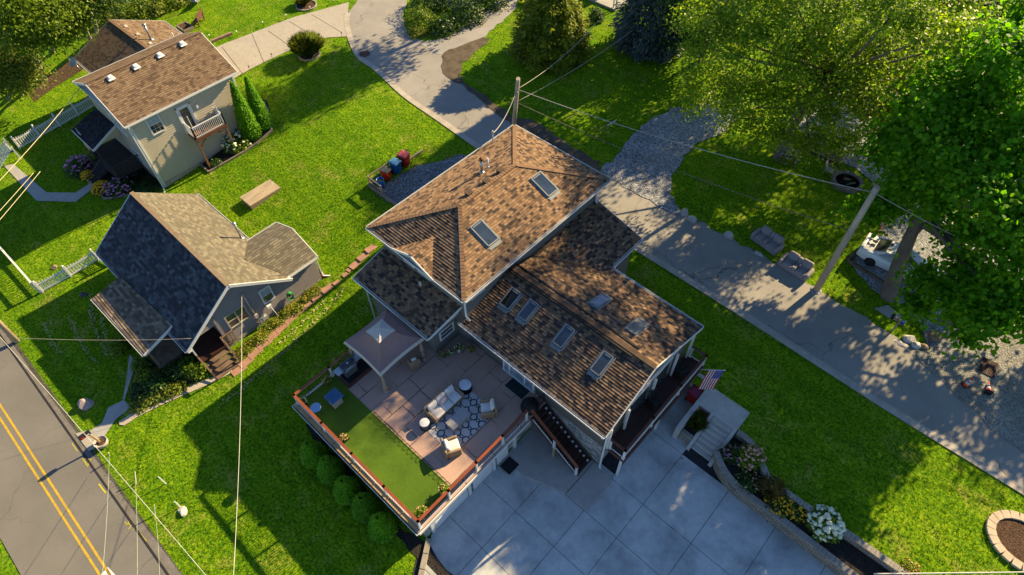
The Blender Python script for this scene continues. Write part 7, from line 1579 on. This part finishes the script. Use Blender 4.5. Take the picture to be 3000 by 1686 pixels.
# ---------------------------------------------------------------- glimpses beyond
nb = thing('pale_shed', 'pale grey sided house corner among the trees at the top edge', 'house', (-78,24,1)); q = G(255,48); q2 = G(325,30)
b = B(); b.courses([G(255,52), G(325,34), G(325,34)+Vector((0,0,3)), G(255,52)+Vector((0,0,3))], .2, .03, (1,-.2,0)); c0_, c1_ = G(255,52), G(325,34); b.prism([(c0_.x-.03,c0_.y),(c1_.x-.03,c1_.y),(c1_.x-6,c1_.y+1),(c0_.x-6,c0_.y+1)], .2, 4.2); b.build('wall', mat('pale_siding', (.42,.42,.40), .8), nb); b = B(); b.beam(c0_, c0_+Vector((0,0,3.5)), .14, .14, (1,0,0)); b.build('corner_board', M_WHITE, nb)
drape('back_lane', GX([(-20,100),(60,80),(150,45),(240,20),(250,62),(150,100),(60,140),(-20,190)]), .03, asphalt_material('lane_asphalt', (.06,.062,.07), .3, .3)); drape('leaf_litter', GX([(85,275),(130,230),(240,150),(300,110),(330,125),(250,200),(170,250),(100,300)]), .02, M_BMULCH, hard=False)
fh = thing('far_house', 'brown roofed house corner half hidden beneath the leaves at the top right', 'house', (-7,60,2)); c_ = P(2690,60,4.5); b = B(); b.box(c_.x-3,c_.x+3,c_.y-2.5,c_.y+3,1.5,4.2); b.build('wall', M_SIDB, fh); b = B(); b.courses([(c_.x-3.5,c_.y-3,4.2),(c_.x+3.5,c_.y-3,4.2),(c_.x+2,c_.y,5.6),(c_.x-2,c_.y,5.6)], .18, .02); b.courses([(c_.x+3.5,c_.y-3,4.2),(c_.x+3.5,c_.y+3.5,4.2),(c_.x+2,c_.y,5.6)], .18, .02); b.courses([(c_.x-3.5,c_.y+3.5,4.2),(c_.x-3.5,c_.y-3,4.2),(c_.x-2,c_.y,5.6)], .18, .02); b.courses([(c_.x+3.5,c_.y+3.5,4.2),(c_.x-3.5,c_.y+3.5,4.2),(c_.x-2,c_.y,5.6),(c_.x+2,c_.y,5.6)], .18, .02); b.build('roof', M_SHB, fh)
fp_ = thing('far_porch', 'corner of a pale porch with two white posts at the top edge', 'porch', (-34,52,2)); b = B(); b.box(-38.5,-33,50.5,56,2.0,2.2); b.build('slab', M_WALK, fp_); b = B(); b.box(-38.5,-35,53.4,56,2.2,5); b.build('wall', M_SIDB, fp_)
for x in (-33.4,-33.1): b = B(); b.box(x-.06,x+.06,50.7,50.82,2.2,4.8); b.build('post', M_WHITE, fp_)

# dried clippings left in lines on the mown grass
def clippings(name, lines, n, spread, m):
    rng = np.random.default_rng(8); pts = []
    for ln in lines:
        c = [Vector(G(*q)) for q in ln]
        for a, b_ in zip(c[:-1], c[1:]):
            k = int(n*(b_-a).length); t = rng.random(k)[:,None]; t = np.where(np.sin(t*43+a.x) > -.3, t, t*.9)
            pts.append(np.array(a)*(1-t)+np.array(b_)*t+rng.normal(size=(k,3))*np.array((spread,spread,0))+np.array((0,0,.07)))
    p = np.concatenate(pts); k = len(p)
    np_mesh(name, (p[:,None,:]+orient(k, rng, np.array((0,0,1.0))+rng.normal(size=(k,3))*.4, LEAF4, .13*rng.uniform(.5,1.2,k))).reshape(-1,3), 4, m, kind='stuff')
clippings('grass_clippings', [[(1010,845),(960,905),(900,965),(840,1025),(770,1085),(700,1150),(640,1190)], [(955,880),(905,930),(860,975),(815,1010)], [(262,900),(275,960),(300,1010),(325,1055)], [(300,930),(310,990),(325,1030)], [(205,925),(225,985),(262,1045),(285,1065)], [(268,860),(270,905),(280,940)], [(130,950),(150,1000),(180,1040)]], 26, .07, mat('dry_clippings', (.40,.36,.17), .95, .3, 8))
# ================================================================ grass blades on the lawns
def in_poly(px, py, poly):
    inside = np.zeros(len(px), bool); n = len(poly)
    for i in range(n):
        x1, y1 = poly[i][:2]; x2, y2 = poly[(i+1) % n][:2]
        if y1 == y2: continue
        c = ((y1 > py) != (y2 > py)) & (px < (x2-x1)*(py-y1)/(y2-y1)+x1); inside ^= c
    return inside
def grass_blades(density=46, blades=3):
    x0, x1, y0, y1 = -76, 16, -6, 56
    n = int((x1-x0)*(y1-y0)*density); rng = np.random.default_rng(77)
    x = rng.uniform(x0, x1, n); y = rng.uniform(y0, y1, n)
    dist = np.sqrt(x*x+y*y+34*34); keep = rng.random(n) < np.clip((46/dist)**2.2, .12, 1)
    # only ground the lens can see, with a margin for views from beside it
    d = np.stack([x, y, np.full(n, -33.0)], 1); f = d@np.array(FWD); u = (d@np.array(RIGHT))/f*FPX+IW/2; v = IH/2-(d@np.array(UP))/f*FPX
    keep &= (f > 0) & (u > -250) & (u < IW+250) & (v > -200) & (v < IH+250); x, y = x[keep], y[keep]
    bad = np.zeros(len(x), bool)
    solid = [[(-39.5,2),(-28.3,2),(-28.3,11),(-39.5,9)], [(-23,11.3),(-15.9,11.3),(-6,13.3),(-6,21.1),(-12.5,24.6),(-23,25)], [(-20.3,3.9),(-10.2,3.9),(-10.2,13.3),(-20.3,13.3)], [(-53,8.4),(-45.3,8.4),(-45.3,16.9),(-53,16.9)], [(-60,10.7),(-53,10.7),(-53,17.9),(-60,17.9)], [(-39.2,11.5),(-37.6,11.5),(-37.6,14.2),(-39.2,14.2)]]
    for p in HARD+solid: bad |= in_poly(x, y, p)
    x, y = x[~bad], y[~bad]; n = len(x); z = np.interp(y, YK, ZK)
    x = np.repeat(x, blades); y = np.repeat(y, blades); z = np.repeat(z, blades); n = len(x)
    x = x+rng.normal(size=n)*.035; y = y+rng.normal(size=n)*.035
    a = rng.uniform(0, 2*np.pi, n); h = rng.uniform(.045, .105, n); w_ = rng.uniform(.012, .024, n); ln = rng.uniform(.2, .9, n)*h
    b_ = rng.uniform(0, 2*np.pi, n)
    p0 = np.stack([x-np.cos(a)*w_, y-np.sin(a)*w_, z-.005], 1); p1 = np.stack([x+np.cos(a)*w_, y+np.sin(a)*w_, z-.005], 1); p2 = np.stack([x+np.cos(b_)*ln, y+np.sin(b_)*ln, z+h], 1)
    k = N('grass_blade'); p = k.pos(); rnd = k.n('NewGeometry').outputs['Random Per Island']
    c = k.ramp(rnd, [(0, (.05,.155,.005)), (.5, (.18,.32,.007)), (1, (.38,.49,.011))])
    c = k.mix(.7, c, k.ramp(k.noise(p, .9, 4, .6), [(.3, (.6,.8,.6)), (.7, (1.4,1.2,.9))]), 'MULTIPLY')
    c = k.mix(k.math('MULTIPLY', k.ramp(k.noise(p, .55, 5, .7), [(.54, 0.0), (.72, .8)]), 1.0), c, (.30,.24,.06)); k.col(c); k.rough(.8); k.b.inputs['Specular IOR Level'].default_value = .06
    tr = k.n('BsdfTranslucent'); k.l(k.mix(1, c, (1.15,1.15,.3), 'MULTIPLY'), tr.inputs['Color']); mx = k.n('MixShader'); mx.inputs[0].default_value = .36
    k.l(k.b.outputs[0], mx.inputs[1]); k.l(tr.outputs[0], mx.inputs[2]); k.l(mx.outputs[0], k.out.inputs['Surface'])
    np_mesh('grass', np.stack([p0, p1, p2], 1).reshape(-1, 3), 3, k.m, kind='stuff')
grass_blades()
